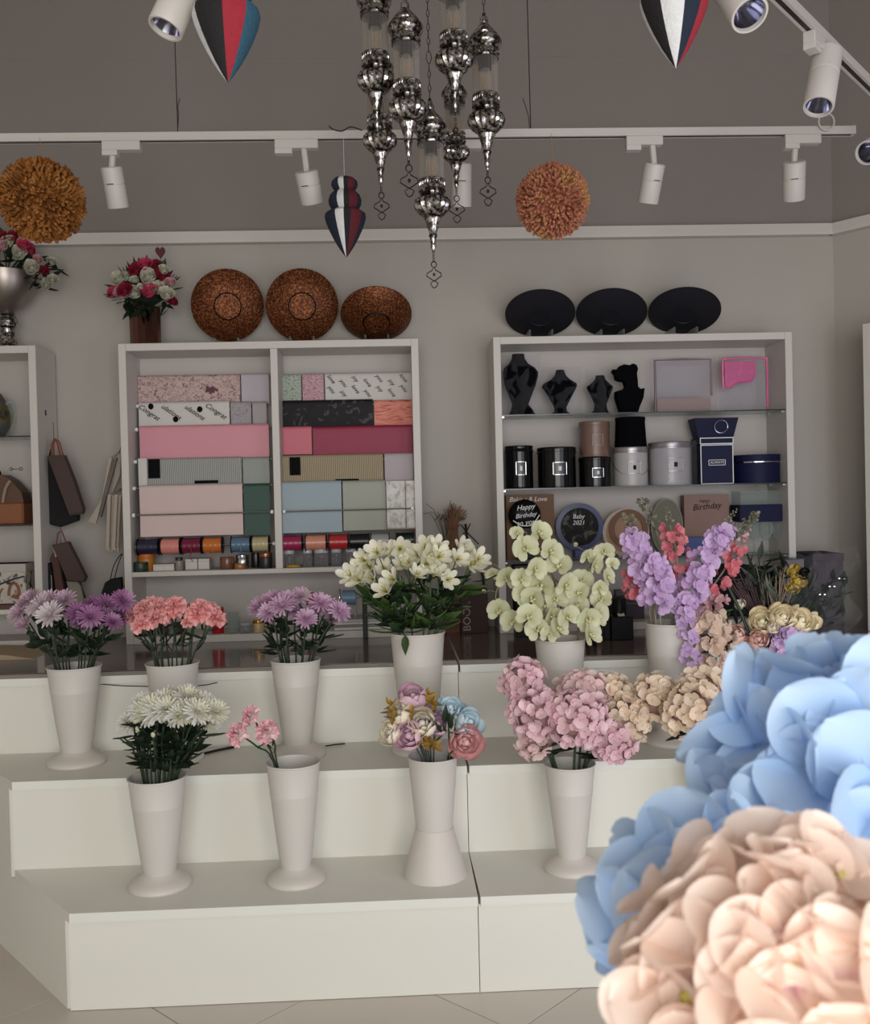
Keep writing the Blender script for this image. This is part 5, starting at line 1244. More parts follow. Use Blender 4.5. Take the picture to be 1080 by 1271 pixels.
for k in range(22): g.tube([(-w / 2 + w * (k % 11) / 10, -.012 + .014 * (k // 11), 0), (-w / 2 + w * (k % 11) / 10 + r7.uniform(-.004, .004), -.012 + .014 * (k // 11), h * r7.uniform(.9, 1.05))], .0035, 5)
g.obj('reeds', mat('reed_brown', (122, 84, 66), .8, var=.3, vscale=40), t)
G().box(-w / 2 - .004, w / 2 + .004, -.018, .008, h * .5, h * .53).obj('tie_band', STRAP, t)
# ------------------------------------------------------------------ vases on the steps
YA, YBv = 3.575, 3.18
VASES = {}
def vase(key, label, rim, Y, z0, foot_w, flare=False, waist=.56):
    p = P(rim[0], rim[1], Y); R = rim[2] * Y / FPX / 2; H = p.z - z0; Rf = foot_w * Y / FPX / 2
    t = thing('flower_vase', label, 'vase', (p.x, Y, z0), group='tall white plastic flower vases')
    if flare:
        zw = H * .40; rw = 23 * Y / FPX
        G().lathe([(0, 0), (Rf, 0), (Rf, .004), (Rf * .97, .012), (rw * 1.03, zw - .004), (rw * 1.03, zw), (0, zw)], 40).obj('foot', PLASTIC_FOOT, t)
        body = [(0, zw), (rw, zw), (rw * 1.0, zw + .004), (R * .93, H * .8), (R, H - .006), (R * 1.03, H - .003), (R * 1.02, H), (R * .96, H), (R * .88, H * .8), (rw * .9, zw + .02), (0, zw + .015)]
    else:
        rw = R * waist; zf = .045
        G().lathe([(0, 0), (Rf * .98, 0), (Rf, .003), (Rf * .99, .010), (Rf * .93, .018), (Rf * .80, .027), (Rf * .66, .034), (rw * 1.10, zf - .003), (rw * 1.04, zf), (rw * .9, zf + .004), (0, zf + .004)], 40).obj('foot', PLASTIC_FOOT, t)
        body = [(0, zf), (rw, zf)] + [(rw + (R - rw) * f ** .85, zf + (H - zf) * f) for f in (.12, .3, .5, .68)]
        f = .70; body += [(rw + (R - rw) * f ** .85 + .0012, zf + (H - zf) * f), (rw + (R - rw) * .71 ** .85 + .0012, zf + (H - zf) * .715), (rw + (R - rw) * .725 ** .85, zf + (H - zf) * .72)]
        body += [(R * .985, H - .01), (R, H - .006), (R * 1.03, H - .004), (R * 1.03, H), (R * .965, H), (R * .95, H - .01), (rw + (R * .95 - rw) * .5, H * .5), (rw * .88, zf + .015), (0, zf + .012)]
    G().lathe(body, 40).obj('body', PLASTIC, t)
    VASES[key] = (Vector((p.x, Y, z0)), R, H)
vase('A1', 'white vase of pale and purple chrysanthemums on the upper step', (92, 826, 64), YA, Z2, 71)
vase('A2', 'white vase of coral carnations on the upper step', (214, 822, 64), YA, Z2, 70)
vase('A3', 'white vase of lilac chrysanthemums on the upper step', (367, 818, 61), YA, Z2, 70)
vase('A4', 'white vase of cream alstroemerias on the upper step', (518, 784, 68), YA, Z2, 72, waist=.6)
vase('A5', 'white vase of pale green orchids on the upper step', (695, 792, 63), YA, Z2, 70, waist=.6)
vase('A6', 'white vase of lilac and coral delphiniums on the upper step', (832, 772, 64), YA, Z2, 72, waist=.6)
vase('A7', 'white vase of yellow roses on the upper step by the angled wall', (962, 800, 60), YA, Z2, 70, waist=.6)
vase('B1', 'white vase of white chrysanthemums on the lower step', (195, 963, 70), YBv, Z1, 77)
vase('B2', 'white vase with only three pink carnations on the lower step', (364, 945, 66), YBv, Z1, 74)
vase('B3', 'white vase with a wide flared foot holding peonies and a pink rose', (537, 938, 61), YBv, Z1, 80, flare=True)
vase('B4', 'white vase of pink hydrangeas on the lower step', (707, 947, 63), YBv, Z1, 71)
vase('B5', 'white vase of cream hydrangeas mostly hidden behind the big blue hydrangea', (890, 950, 62), YBv, Z1, 71)

# ------------------------------------------------------------------ bloom meshes
def mum(name, m, seed):
    global rnd
    rnd = random.Random(seed); g = G(); vf = petal_vf(1.0, .2, cup=.6, curl=.16, nu=2, nv=3, base=.5, c=.7)
    for n, tl, s, ph in ((17, -6, 1.0, 0), (16, 10, 1.0, .2), (15, 28, .92, .1), (13, 46, .78, .3), (10, 64, .6, 0), (6, 80, .42, .2)):
        radial(g, vf, n, math.radians(tl), .05, .05 * s, s, ph, .12)
    g.lathe([(.05, -.35), (.14, -.28), (.25, -.1), (.12, .02)], 8)
    return g.mesh(name, m)
def carn(name, m, seed, edge=None):
    q = random.Random(seed); g = G()
    for L, (tl, s) in enumerate(((2, 1.0), (26, 1.0), (46, .95), (62, .86), (76, .74), (86, .55))):
        p1, p2, p3 = q.uniform(0, 6), q.uniform(0, 6), q.uniform(0, 6)
        def fn(u, v, tl=tl, s=s, p1=p1, p2=p2, p3=p3):
            a = 2 * PI * u; e = math.radians(tl) + v * v * (.26 * math.sin(5 * a + p1) + .16 * math.sin(11 * a + p2))
            r = s * (.06 + .94 * v) * (1 + .09 * v * math.sin(23 * a + p3) + .05 * v * math.sin(9 * a))
            return (r * math.cos(e) * math.cos(a), r * math.cos(e) * math.sin(a), r * math.sin(e) * .85)
        g.mi = 0
        g.grid(fn, 46, 4, wrap=True)
        if edge:
            for i in range(46): g.I[-46 + i] = 1
    g.mi = 0
    me = g.mesh(name, [m, edge] if edge else m)
    return me
CALYX = G().lathe([(.02, -.9), (.2, -.85), (.26, -.4), (.34, -.05), (.4, .02)], 10)
def pmat(name, col, var=.1): return mat(name, col, .6, var=var, vscale=12)
MUM_PALE = mum('bloom', petal_mat('mum_pale_pink', [(0, (212, 182, 200)), (1, (234, 216, 224))], 1, var=.06), 1)
MUM_WHT = mum('bloom', petal_mat('mum_blush_white', [(0, (226, 214, 218)), (1, (238, 230, 232))], 1, var=.05), 2)
MUM_PUR = mum('bloom', petal_mat('mum_purple', [(0, (172, 120, 164)), (1, (204, 160, 194))], 1, var=.1), 3)
MUM_LIL = mum('bloom', petal_mat('mum_lilac', [(0, (216, 178, 206)), (1, (234, 206, 224))], 1, var=.07), 4)
MUM_W = mum('bloom', petal_mat('mum_white', [(0, (230, 228, 208)), (.4, (238, 237, 230)), (1, (240, 240, 236))], 1, var=.04), 5)
CARN_C = carn('bloom', petal_mat('carnation_coral', [(0, (244, 180, 178)), (1, (248, 194, 190))], 1, var=.08), 6)
CARN_P = carn('bloom', petal_mat('carnation_pink', [(0, (252, 240, 240)), (1, (252, 242, 242))], 1, var=.04), 7, pmat('carnation_red_edge', (236, 176, 184)))
BUD_ME = G().ball((0, 0, .1), (.5, .5, .8), 8, 6).mesh('bud', pmat('bud_pale', (196, 196, 160)))
CAL_ME = CALYX.mesh('calyx', STEM)

def stem_tube(t, root, pts, r=.0034, m=STEMD, n=4):
    g = G(); g.tube(crom([Vector(p) - root for p in pts], n), r, 6)
    return g.obj('stem', m, t)
def rooted(key, tip, q, spread=.55):
    """places of a stem inside its vase: near the floor of it, and at the rim on the way to the tip"""
    c, R, H = VASES[key]
    d = Vector((tip.x - c.x, tip.y - c.y, 0)); L = d.length
    rim = c + Vector((0, 0, H * 1.0)) + (d * min(1, R * .72 / L * min(1, L / (R * 1.6) + .25)) if L > 1e-4 else d)
    bot = c + Vector((-d.x * .10 + q.uniform(-.012, .012), -d.y * .1 + q.uniform(-.012, .012), .075))
    if (bot - c).xy.length > R * .3: bot = c + Vector((q.uniform(-.012, .012), q.uniform(-.012, .012), .075))
    return bot, rim
def single(key, name, label, cat, group, heads, me, rpx, Y, seed, leaves=3, leafme=None, stem=STEMD, lift=.55, calyx=True, lls=(.5, .9), spreadY=.07, leafup=.3):
    """one stem with one bloom for each head (pixel place, optionally its own mesh, size and depth shift)"""
    q = random.Random(seed); c, R, H = VASES[key]; out = []
    for hd in heads:
        x, y = hd[0], hd[1]; m = hd[2] if len(hd) > 2 and hd[2] is not None else me; s = hd[3] if len(hd) > 3 else 1.0
        yy = Y + (hd[4] if len(hd) > 4 else q.uniform(-spreadY, spreadY))
        p = P(x, y, yy); bot, rim = rooted(key, p, q)
        t = thing(name, label if isinstance(label, str) else label(hd), cat, bot, group=group)
        d = Vector(((p.x - c.x) * 2.4, -.42 + (p.y - c.y), lift + q.uniform(-.1, .1))).normalized()
        rr = rpx * s * yy / FPX
        neck = p - d * rr * .55
        stem_tube(t, bot, [bot, rim, rim * .45 + neck * .55 + Vector((q.uniform(-.01, .01), q.uniform(-.01, .01), .004)), neck], m=stem)
        put(m, 'bloom', t, aim(p - d * rr * .12 - bot, d, q.uniform(0, 6.28), rr))
        if calyx: put(CAL_ME, 'calyx', t, aim(p - d * rr * .12 - bot, d, 0, rr * .7))
        for k in range(leaves):
            f = q.uniform(.12, .82); b = rim * (1 - f) + neck * f - bot
            a = q.uniform(0, 2 * PI)
            leaf_at(t, b, (math.cos(a), math.sin(a) * .7 - .2, q.uniform(-.3, leafup + .4)), q.uniform(*lls), leafme or LEAFD_ME, roll=q.uniform(-.8, .8))
        out.append(t)
    return out
# A1: chrysanthemums, pale and purple
pal = [(37, 744), (24, 760), (62, 763, MUM_WHT, 1.15, -.09), (60, 746), (80, 745), (48, 752, MUM_WHT), (84, 758), (30, 775, None, .8), (72, 752)]
pur = [(98, 761), (112, 766, None, 1.05, -.08), (133, 751), (153, 746), (126, 766), (147, 763), (100, 772, None, .85), (118, 752), (140, 772, None, .8)]
single('A1', 'chrysanthemum', 'pale pink chrysanthemum stem in the vase beside the coral carnations', 'flower', 'pale pink chrysanthemums in the upper vase', pal, MUM_PALE, 16, YA, 101, 4)
single('A1', 'chrysanthemum', 'purple chrysanthemum stem sharing a vase with pale pink ones', 'flower', 'purple chrysanthemums in the upper vase', pur, MUM_PUR, 16, YA, 102, 4)
# A2: coral carnations
cor = [(167, 762), (179, 756), (197, 753), (175, 775, None, .95, -.08), (193, 768, None, 1, -.06), (212, 759), (226, 757), (244, 763, None, 1, -.05), (261, 759), (267, 767), (250, 755), (187, 752), (206, 764), (232, 773, None, .55, -.06), (218, 752)]
single('A2', 'carnation', 'coral pink carnation in the vase in front of the ribbon spools', 'flower', 'coral carnations', cor, CARN_C, 14.5, YA, 103, 2, LLEAFD_ME, lift=.6, lls=(.5, .9))
# A3: lilac chrysanthemums
lil = [(322, 753), (338, 745), (350, 752, None, 1.1, -.06), (334, 760, None, 1, -.05), (357, 745), (380, 768, None, .95, -.09), (373, 740, MUM_PALE, .9), (407, 752), (421, 759), (398, 748), (366, 758), (345, 764), (413, 768, MUM_PALE, .8), (392, 757, None, .8)]
single('A3', 'chrysanthemum', 'lilac chrysanthemum stem in the vase above the three pink carnations', 'flower', 'lilac chrysanthemums', lil, MUM_LIL, 15.5, YA, 104, 5)
# B1: white chrysanthemums
wht = [(162, 896), (179, 874), (195, 884, None, 1.1, -.08), (183, 888, None, 1, -.07), (212, 866), (232, 865), (251, 873), (259, 894), (234, 883, None, 1.1, -.07), (220, 876), (268, 883), (204, 870), (171, 887), (245, 884, None, 1.05, -.09), (213, 889, None, .9, -.06), (226, 870), (190, 876), (242, 870), (176, 882), (206, 880, None, 1, -.08), (258, 882), (222, 888, None, .95, -.09), (198, 872)]
single('B1', 'chrysanthemum', 'white spidery chrysanthemum stem in the lower vase', 'flower', 'white chrysanthemums', wht, MUM_W, 17.5, YBv, 105, 7, lls=(.5, .85))
single('B1', 'chrysanthemum_bud', 'small green white chrysanthemum bud among the white blooms', 'flower', 'chrysanthemum buds', [(213, 895), (190, 912), (171, 905)], BUD_ME, 6, YBv - .05, 106, 4, calyx=False)
# B2: three pink carnations
single('B2', 'carnation', lambda h: {295: 'pink carnation with red petal edges, leaning out over the vase rim', 311: 'smallest pink carnation, standing highest of the three', 331: 'pink carnation with red petal edges, beside the leaning one'}[h[0]], 'flower', 'three pink carnations',
       [(295, 911, None, 1.05, -.04), (311, 888, None, .85, .02), (331, 908, None, 1.05, -.02)], CARN_P, 15, YBv, 107, 3, LLEAFD_ME, lift=.25, lls=(.35, .6))
# loose dark stalks lying on the upper step
for k, (a, b, lab) in enumerate((((254, 935), (291, 927), 'dark cut stalk lying on the upper step behind the white chrysanthemums'), ((404, 926), (428, 923), 'short dark stalk lying on the upper step beside the carnation vases'))):
    p0, p1 = PZ(*a, Z2 + .005), PZ(*b, Z2 + .005)
    o = G().tube([Vector((0, 0, 0)), (p1 - p0) * .5 + Vector((0, 0, .001)), p1 - p0], .005 if k == 0 else .003, 6).obj('cut_stalk', BLKF2); o.location = p0; tag(o, lab, 'stalk')
# hairlines of wire on the counter front behind the carnation vase
for a, b, lab in (((124, 849), (184, 852), 'thin dark wire between the first two vases of the upper step'), ((246, 851), (270, 847), 'thin dark wire beside the coral carnation vase')):
    p0, p1 = P(*a, Y3 - .012), P(*b, Y3 - .012)
    o = G().tube([Vector((0, 0, 0)), (p1 - p0) * .5 + Vector((0, -.003, -.002)), p1 - p0], .0018, 5).obj('thin_wire', SLOT); o.location = p0; tag(o, lab, 'wire')

# ------------------------------------------------------------------ A4: cream alstroemerias, petals one by one
AL = petal_mat('alstroemeria_cream', [(0, (204, 202, 140)), (.3, (236, 232, 206)), (1, (242, 240, 226))], .042, var=.05)
AP = G().add(*petal_vf(.042, .024, cup=.35, curl=.28, a=.95, nu=3, nv=4)).mesh('petal', AL)
STAM = G()
for k in range(5):
    a = 2 * PI * k / 5; STAM.tube([(0, 0, 0), (.004 * math.cos(a), .004 * math.sin(a), .012), (.008 * math.cos(a), .008 * math.sin(a), .022)], .0011, 4)
STAM.lathe([(.0015, -.012), (.005, -.004), (.004, .002)], 8)
STAM_ME = STAM.mesh('bloom_centre', mat('alstroemeria_centre', (168, 160, 70), .6))
al = [(436, 716), (447, 721), (464, 720), (480, 735), (453, 696), (469, 687), (482, 688), (496, 682), (517, 715), (500, 702), (489, 720), (478, 707), (528, 680), (543, 680), (539, 713), (555, 720), (544, 692), (554, 698), (572, 681), (583, 702), (567, 695), (592, 696), (589, 706), (576, 689), (507, 700), (519, 690), (460, 703), (528, 700), (444, 707), (533, 689)]
q = random.Random(201); c, R, H = VASES['A4']
al.sort(key=lambda a: a[0]); groups = [al[i::1][:3] for i in range(0, len(al), 3)]
for gi, grp in enumerate(groups):
    pts = [P(x, y, YA + q.uniform(-.10, .04)) for x, y in grp]
    mean = sum(pts, Vector((0, 0, 0))) / len(pts); node = mean * .8 + (c + Vector((0, 0, H))) * .2 + Vector((0, .02, -.02))
    bot, rim = rooted('A4', mean, q)
    t = thing('alstroemeria', 'cream alstroemeria stem in the tallest white vase', 'flower', bot, group='cream alstroemerias')
    g = G(); g.tube(crom([bot - bot, rim - bot, node - bot], 4), .0036, 6)
    for p in pts: g.tube(crom([node - bot, (node + p) / 2 + Vector((0, 0, .006)) - bot, p - bot], 3), .0022, 5)
    g.obj('stem', STEM, t)
    for p in pts:
        d = Vector(((p.x - c.x) * 2.2 + q.uniform(-.35, .35), -.8 + q.uniform(-.3, .3), .45 + q.uniform(-.35, .35))).normalized()
        b = put(STAM_ME, 'bloom', t, aim(p - bot, d, q.uniform(0, 6), q.uniform(1.15, 1.4)))
        for k in range(6):
            tl = math.radians(30 if k % 2 else 20)
            put(AP, 'petal', b, Matrix.Rotation(2 * PI * k / 6 + q.uniform(-.12, .12), 4, 'Z') @ T(0, .002, 0) @ Matrix.Rotation(tl + q.uniform(-.1, .1), 4, 'X') @ Matrix.Scale(1 if k % 2 else .92, 4))
    for k in range(18):
        f = q.uniform(.0, .95); a = q.uniform(0, 2 * PI); b = rim * (1 - f) + node * f - bot
        leaf_at(t, b, (math.cos(a) + (mean.x - c.x) * 2, math.sin(a) * .6 - .3, q.uniform(-.25, .8)), q.uniform(.65, 1.2), (LEAF_ME, LEAFD_ME, LLEAFD_ME, LLEAF_ME)[k % 4], roll=q.uniform(-.8, .8))
leaf_at(t, P(503, 788, YA - .118) - bot, (.02, -.15, -1), .75, LEAF_ME, roll=.3)
leaf_at(t, P(585, 722, YA - .02) - bot, (1, -.1, -.12), .95, LLEAFD_ME); leaf_at(t, P(575, 737, YA - .02) - bot, (1, -.1, .02), .9, LLEAF_ME)

# ------------------------------------------------------------------ A5: green white orchids, petals one by one
OM = petal_mat('orchid_green', [(0, (150, 156, 88)), (.28, (206, 208, 164)), (.8, (226, 226, 196)), (1, (206, 210, 164))], .046, rough=.5, var=.07)
O_PET = G().add(*petal_vf(.046, .056, cup=.12, curl=.12, a=.62, nu=4, nv=5, base=.2)).mesh('petal', OM)
O_SEP = G().add(*petal_vf(.046, .032, cup=.18, curl=.1, a=.75, nu=3, nv=4)).mesh('sepal', OM)
O_LIP = G().ball((0, -.006, .012), (.006, .007, .011), 7, 5).ball((.006, .002, .010), (.004, .006, .006), 6, 4).ball((-.006, .002, .010), (.004, .006, .006), 6, 4).mesh('lip', mat('orchid_lip', (208, 200, 160), .5, var=.1, vscale=90))
q = random.Random(301); c, R, H = VASES['A5']
orch = [([(695, 792), (690, 730), (672, 690), (652, 660)], [(642, 661, .6), (669, 662, .95), (652, 681, 1.0), (683, 685, .95), (664, 706, 1.05), (694, 703, 1.1)]),
        ([(695, 792), (700, 745), (690, 720), (668, 722)], [(672, 727, 1.1), (702, 727, 1.1), (689, 745, 1.1), (676, 752, .95), (652, 737, .95), (647, 718, .85), (662, 742, .9)]),
        ([(695, 792), (690, 775), (672, 770), (655, 774)], [(667, 781, 1.0), (692, 781, 1.0), (657, 766, .95), (704, 766, .95), (684, 764, .9), (680, 788, .8)]),
        ([(695, 792), (712, 740), (735, 700), (752, 676)], [(722, 722, .9), (738, 702, .85), (750, 684, .9), (754, 717, .8), (713, 677, .5), (729, 690, .7), (760, 700, .6)]),
        ([(695, 792), (718, 765), (738, 745), (748, 735)], [(747, 744, .95), (742, 762, .95), (732, 788, 1.0), (729, 768, .95), (716, 752, .9), (720, 736, .8), (744, 730, .75)]),
        ([(695, 792), (660, 740), (632, 712), (616, 735), (618, 760)], [(629, 718, .95), (620, 758, .9), (637, 772, .95), (611, 712, .55), (606, 696, .4), (603, 735, .45), (640, 742, .5)])]
for gi, (path, blooms) in enumerate(orch):
    dep = (-.10, -.07, -.11, -.02, -.05, .03)[gi]
    pp = [P(x, y, YA + dep * (i / (len(path) - 1))) for i, (x, y) in enumerate(path)]
    bot, rim = rooted('A5', pp[-1], q)
    t = thing('orchid_stem', ('pale green orchid spray rising highest, in front of the foil bag', 'pale green orchid spray with the widest blooms amid the cluster', 'low pale green orchid spray spilling over the vase rim', 'pale green orchid spray leaning toward the lilac delphiniums', 'low pale green orchid spray beside the black dispenser')[gi] if gi != 5 else 'drooping pale green orchid spray reaching toward the alstroemerias', 'flower', bot, group='pale green orchid sprays')
    path3 = crom([bot, rim] + pp[1:], 5)
    g = G(); g.tube([v - bot for v in path3], .0036, 6)
    for x, y, s in blooms:
        p = P(x, y, YA + dep + q.uniform(-.05, .0)); near = min(path3, key=lambda v: (v - p).length)
        g.tube([near - bot, (near + p) / 2 + Vector((0, .01, .006)) - bot, p + Vector((0, .008, 0)) - bot], .0018, 5)
        d = Vector(((p.x - c.x) * 1.6 + q.uniform(-.75, .75), -1, .12 + q.uniform(-.6, .6))).normalized()
        # x axis of the bloom level, so the flat pair of petals lies to both sides
        zc = d; xa_ = Vector((-zc.y, zc.x, 0)).normalized(); xa_.rotate(Matrix.Rotation(q.uniform(-.5, .5), 3, zc)); ya_ = zc.cross(xa_)
        M = Matrix(((xa_.x, ya_.x, zc.x, p.x - bot.x), (xa_.y, ya_.y, zc.y, p.y - bot.y), (xa_.z, ya_.z, zc.z, p.z - bot.z), (0, 0, 0, 1))) @ Matrix.Scale(s * 1.1 * q.uniform(.9, 1.1), 4)
        b = put(O_LIP, 'bloom', t, M)
        if s < .52: 
            for a in (0, 120, 240): put(O_SEP, 'sepal', b, Matrix.Rotation(math.radians(a), 4, 'Z') @ Matrix.Rotation(1.15, 4, 'X'))
            continue
        for a in (0, 128, -128): put(O_SEP, 'sepal', b, T(0, 0, -.002) @ Matrix.Rotation(math.radians(a), 4, 'Z') @ Matrix.Rotation(math.radians(8 + q.uniform(-6, 10)), 4, 'X'))
        for a in (62, -62): put(O_PET, 'petal', b, T(0, 0, .001) @ Matrix.Rotation(math.radians(a), 4, 'Z') @ Matrix.Rotation(math.radians(10 + q.uniform(-8, 10)), 4, 'X'))
    g.obj('stem', mat('orchid_stem_%d' % gi, (120, 112, 84), .6), t)

# ------------------------------------------------------------------ spikes of small florets
def floret_me(name, m, n, L, W, tilt=.35, cup=.25):
    g = G(); vf = petal_vf(L, W, cup=cup, curl=.15, a=.7, nu=2, nv=3)
    for k in range(n): g.add(vf[0], vf[1], Matrix.Rotation(2 * PI * k / n + .15 * math.sin(k * 5), 4, 'Z') @ T(0, .001, 0) @ Matrix.Rotation(tilt + .22 * math.sin(k * 2.3 + 1), 4, 'X') @ Matrix.Rotation(.25 * math.sin(k * 3.7), 4, 'Y'))
    g.ball((0, 0, .003), (.003, .003, .003), 5, 3)
    return g.mesh(name, m)
def fm(name, a, b, L): return petal_mat(name, [(0, a), (1, b)], L, var=.1)
F_LIL = floret_me('floret', fm('delphinium_lilac', (212, 180, 222), (230, 208, 236), .024), 5, .024, .023)
F_COR = floret_me('floret', fm('delphinium_coral', (224, 132, 142), (238, 172, 174), .022), 5, .022, .020, .6)
F_PCH = floret_me('floret', fm('stock_peach', (226, 202, 184), (238, 222, 206), .022), 6, .022, .021, .5)
F_PNK = floret_me('floret', fm('delphinium_pale_pink', (216, 172, 176), (230, 198, 196), .020), 5, .020, .018, .6)
F_GRN = floret_me('floret', fm('pale_green_bud', (150, 148, 128), (176, 172, 154), .012), 4, .012, .010, 1.1)
PALE_STEM = mat('pale_faux_stem', (146, 140, 122), .7)
def spike(key, label, group, path, Y, me, wpx, n, seed, tip=None, tipn=0, dep=0.0, start=.3, stem=PALE_STEM, s=1.0):
    """path: pixels from the rim to the tip; florets crowd round it from start onwards"""
    q = random.Random(seed); m = len(path)
    pp = [P(x, y, Y + dep * i / (m - 1)) for i, (x, y) in enumerate(path)]
    bot, rim = rooted(key, pp[-1], q)
    t = thing('delphinium' if me in (F_LIL, F_COR, F_PNK) else 'stock_flower', label, 'flower', bot, group=group)
    line = crom([bot, rim] + pp[1:] if m > 2 else [bot, rim, pp[-1]], 8); first = 8 + 1
    up = line[first:]
    G().tube([v - bot for v in line], .0034, 6).obj('stem', stem, t)
    for k in range(n):
        f = start + (1 - start) * (k + .5) / n; v = up[min(len(up) - 1, int(f * (len(up) - 1)))]
        a = k * 2.39996 + q.uniform(-.3, .3); rad = wpx * Y / FPX / 2 * (1 - .45 * max(0, (f - start) / (1 - start)) ** 2) * q.uniform(.55, 1)
        o = Vector((math.cos(a), -abs(math.sin(a)) if q.random() < .7 else math.sin(a), q.uniform(-.25, .35)))
        put(me, 'floret', t, aim(v + o * rad - bot, o + Vector((0, -.45, .15)), q.uniform(0, 6), s * q.uniform(1.0, 1.35)))
    for k in range(tipn):
        f = k / max(1, tipn - 1); v = up[-1] + (up[-1] - up[-3]).normalized() * (.006 + .05 * f) * 1.2
        a = k * 2.4; o = Vector((math.cos(a), math.sin(a), .8))
        put(tip or F_GRN, 'bud', t, aim(v + o * .005 * (1.4 - f) - bot, o, a, 1 - .5 * f))
    return t
spike('A6', 'broad lilac delphinium spike leaning toward the orchids', 'lilac and coral delphiniums', [(826, 775), (812, 730), (795, 690), (784, 662)], YA, F_LIL, 44, 46, 401, tipn=8, dep=-.08, start=.12)
spike('A6', 'lilac delphinium spike crowded against the broad one', 'lilac and coral delphiniums', [(828, 775), (822, 740), (815, 712), (803, 690)], YA - .05, F_LIL, 36, 26, 402, dep=-.06, start=.1)
spike('A6', 'lilac delphinium spike leaning toward the kraft birthday box', 'lilac and coral delphiniums', [(842, 775), (858, 728), (878, 690), (902, 652)], YA, F_LIL, 36, 44, 403, tipn=12, dep=-.06, start=.12)
spike('A6', 'short lilac delphinium spike between coral ones', 'lilac and coral delphiniums', [(840, 775), (850, 748), (862, 722), (872, 705)], YA - .06, F_LIL, 32, 20, 404, dep=-.04, start=.1)
spike('A6', 'coral delphinium spike standing upright in the middle', 'lilac and coral delphiniums', [(834, 775), (840, 730), (840, 690), (832, 652)], YA, F_COR, 30, 32, 405, tip=F_GRN, tipn=14, dep=.0, start=.1)
spike('A6', 'coral delphinium spike leaning toward the yellow roses', 'lilac and coral delphiniums', [(848, 775), (876, 740), (896, 712), (918, 678)], YA + .02, F_COR, 30, 26, 406, tip=F_PNK, tipn=6, start=.25)
spike('A6', 'low coral delphinium spike behind the broad lilac one', 'lilac and coral delphiniums', [(820, 775), (800, 748), (788, 730), (782, 712)], YA + .05, F_COR, 28, 18, 407, start=.3)
spike('A6', 'low pale pink delphinium spike beside the vase rim', 'lilac and coral delphiniums', [(846, 775), (862, 762), (880, 752), (896, 742)], YA - .05, F_PNK, 30, 16, 408, start=.3)
spike('A6', 'thin grey green budding spike rising above the coral ones', 'budding delphinium tips', [(832, 775), (822, 690), (806, 640), (795, 618)], YA + .05, F_GRN, 10, 22, 409, start=.5, s=1.2)
spike('A6', 'thin grey green budding spike above the broad lilac one', 'budding delphinium tips', [(826, 775), (800, 700), (786, 660), (777, 640)], YA + .03, F_GRN, 12, 20, 410, start=.5, s=1.3)
spike('A6', 'thin grey green budding spike rising toward the wine glasses', 'budding delphinium tips', [(842, 775), (890, 690), (920, 655), (942, 635)], YA + .05, F_GRN, 12, 26, 411, start=.45, s=1.3)
spike('A6', 'lilac stock spike hanging down in front of the vase', 'drooping stock spikes', [(848, 770), (852, 762), (855, 790), (860, 838)], YA - .07, F_LIL, 26, 30, 412, dep=-.06, start=.25, s=.8)
spike('A6', 'peach stock spike hanging down beside the lilac one', 'drooping stock spikes', [(856, 772), (872, 762), (886, 800), (892, 846)], YA - .07, F_PCH, 40, 44, 413, dep=-.07, start=.3)
spike('A6', 'short peach stock spike hanging beside the longer one', 'drooping stock spikes', [(862, 772), (888, 772), (903, 800), (908, 824)], YA - .05, F_PCH, 26, 20, 414, dep=-.04, start=.35, s=.85)
spike('A7', 'lilac stock spike drooping over the big blue hydrangea', 'drooping stock spikes', [(966, 800), (978, 788), (972, 806), (962, 826)], YA - .07, F_LIL, 40, 30, 415, dep=-.05, start=.15, s=.85)

# ------------------------------------------------------------------ hydrangea heads
H_PNK = floret_me('floret', fm('hydrangea_pink', (230, 192, 200), (243, 219, 222), .021), 4, .021, .025, .30)
H_PNK2 = floret_me('floret', fm('hydrangea_dusty', (228, 196, 194), (240, 218, 212), .021), 4, .021, .025, .30)
H_CRM = floret_me('floret', fm('hydrangea_cream', (230, 208, 184), (241, 228, 210), .022), 4, .022, .026, .35)
H_MAG = floret_me('floret', fm('magenta_petals', (160, 50, 110), (200, 90, 150), .016), 6, .016, .016, .8)
CORE = G().ball((0, 0, 0), 1, 12, 8).mesh('head_core', mat('hydrangea_core', (150, 118, 112), .8))
def hydrangea(key, label, group, cx, cy, rpx, Y, me, n, seed, leaves=3, stem=STEMD, squash=.85):
    q = random.Random(seed); p = P(cx, cy, Y); R = rpx * Y / FPX; bot, rim = rooted(key, p, q)
    t = thing('hydrangea', label, 'flower', bot, group=group)
    stem_tube(t, bot, [bot, rim, rim * .4 + p * .6, p], .004, stem)
    core = put(CORE, 'bloom', t, Matrix.Translation(p - bot) @ Matrix.Diagonal((R * .74, R * .74 * squash, R * .74, 1)))
    inv = Matrix.Diagonal((1 / (R * .74), 1 / (R * .74 * squash), 1 / (R * .74), 1))
    for k in range(n):
        z = 1 - 2 * (k + .5) / n; a = k * 2.39996; w = math.sqrt(1 - z * z)
        d = Vector((w * math.cos(a), w * math.sin(a), z))
        if d.y > .55 or z < -.85: continue
        pos = Vector((d.x * R * .86, d.y * R * .86 * squash, d.z * R * .86)) * q.uniform(.84, 1.14)
        put(me, 'floret', core, inv @ aim(pos, d + Vector((q.uniform(-.5, .5), q.uniform(-.4, .2), q.uniform(-.5, .5))), q.uniform(0, 6), q.uniform(.95, 1.3)))
    for k in range(leaves):
        a = q.uniform(0, 2 * PI); b = rim * .6 + p * .4 - bot
        leaf_at(t, b, (math.cos(a), math.sin(a) * .5 - .4, q.uniform(-.3, .6)), q.uniform(.7, 1.1), LEAFD_ME, roll=q.uniform(-.5, .5))
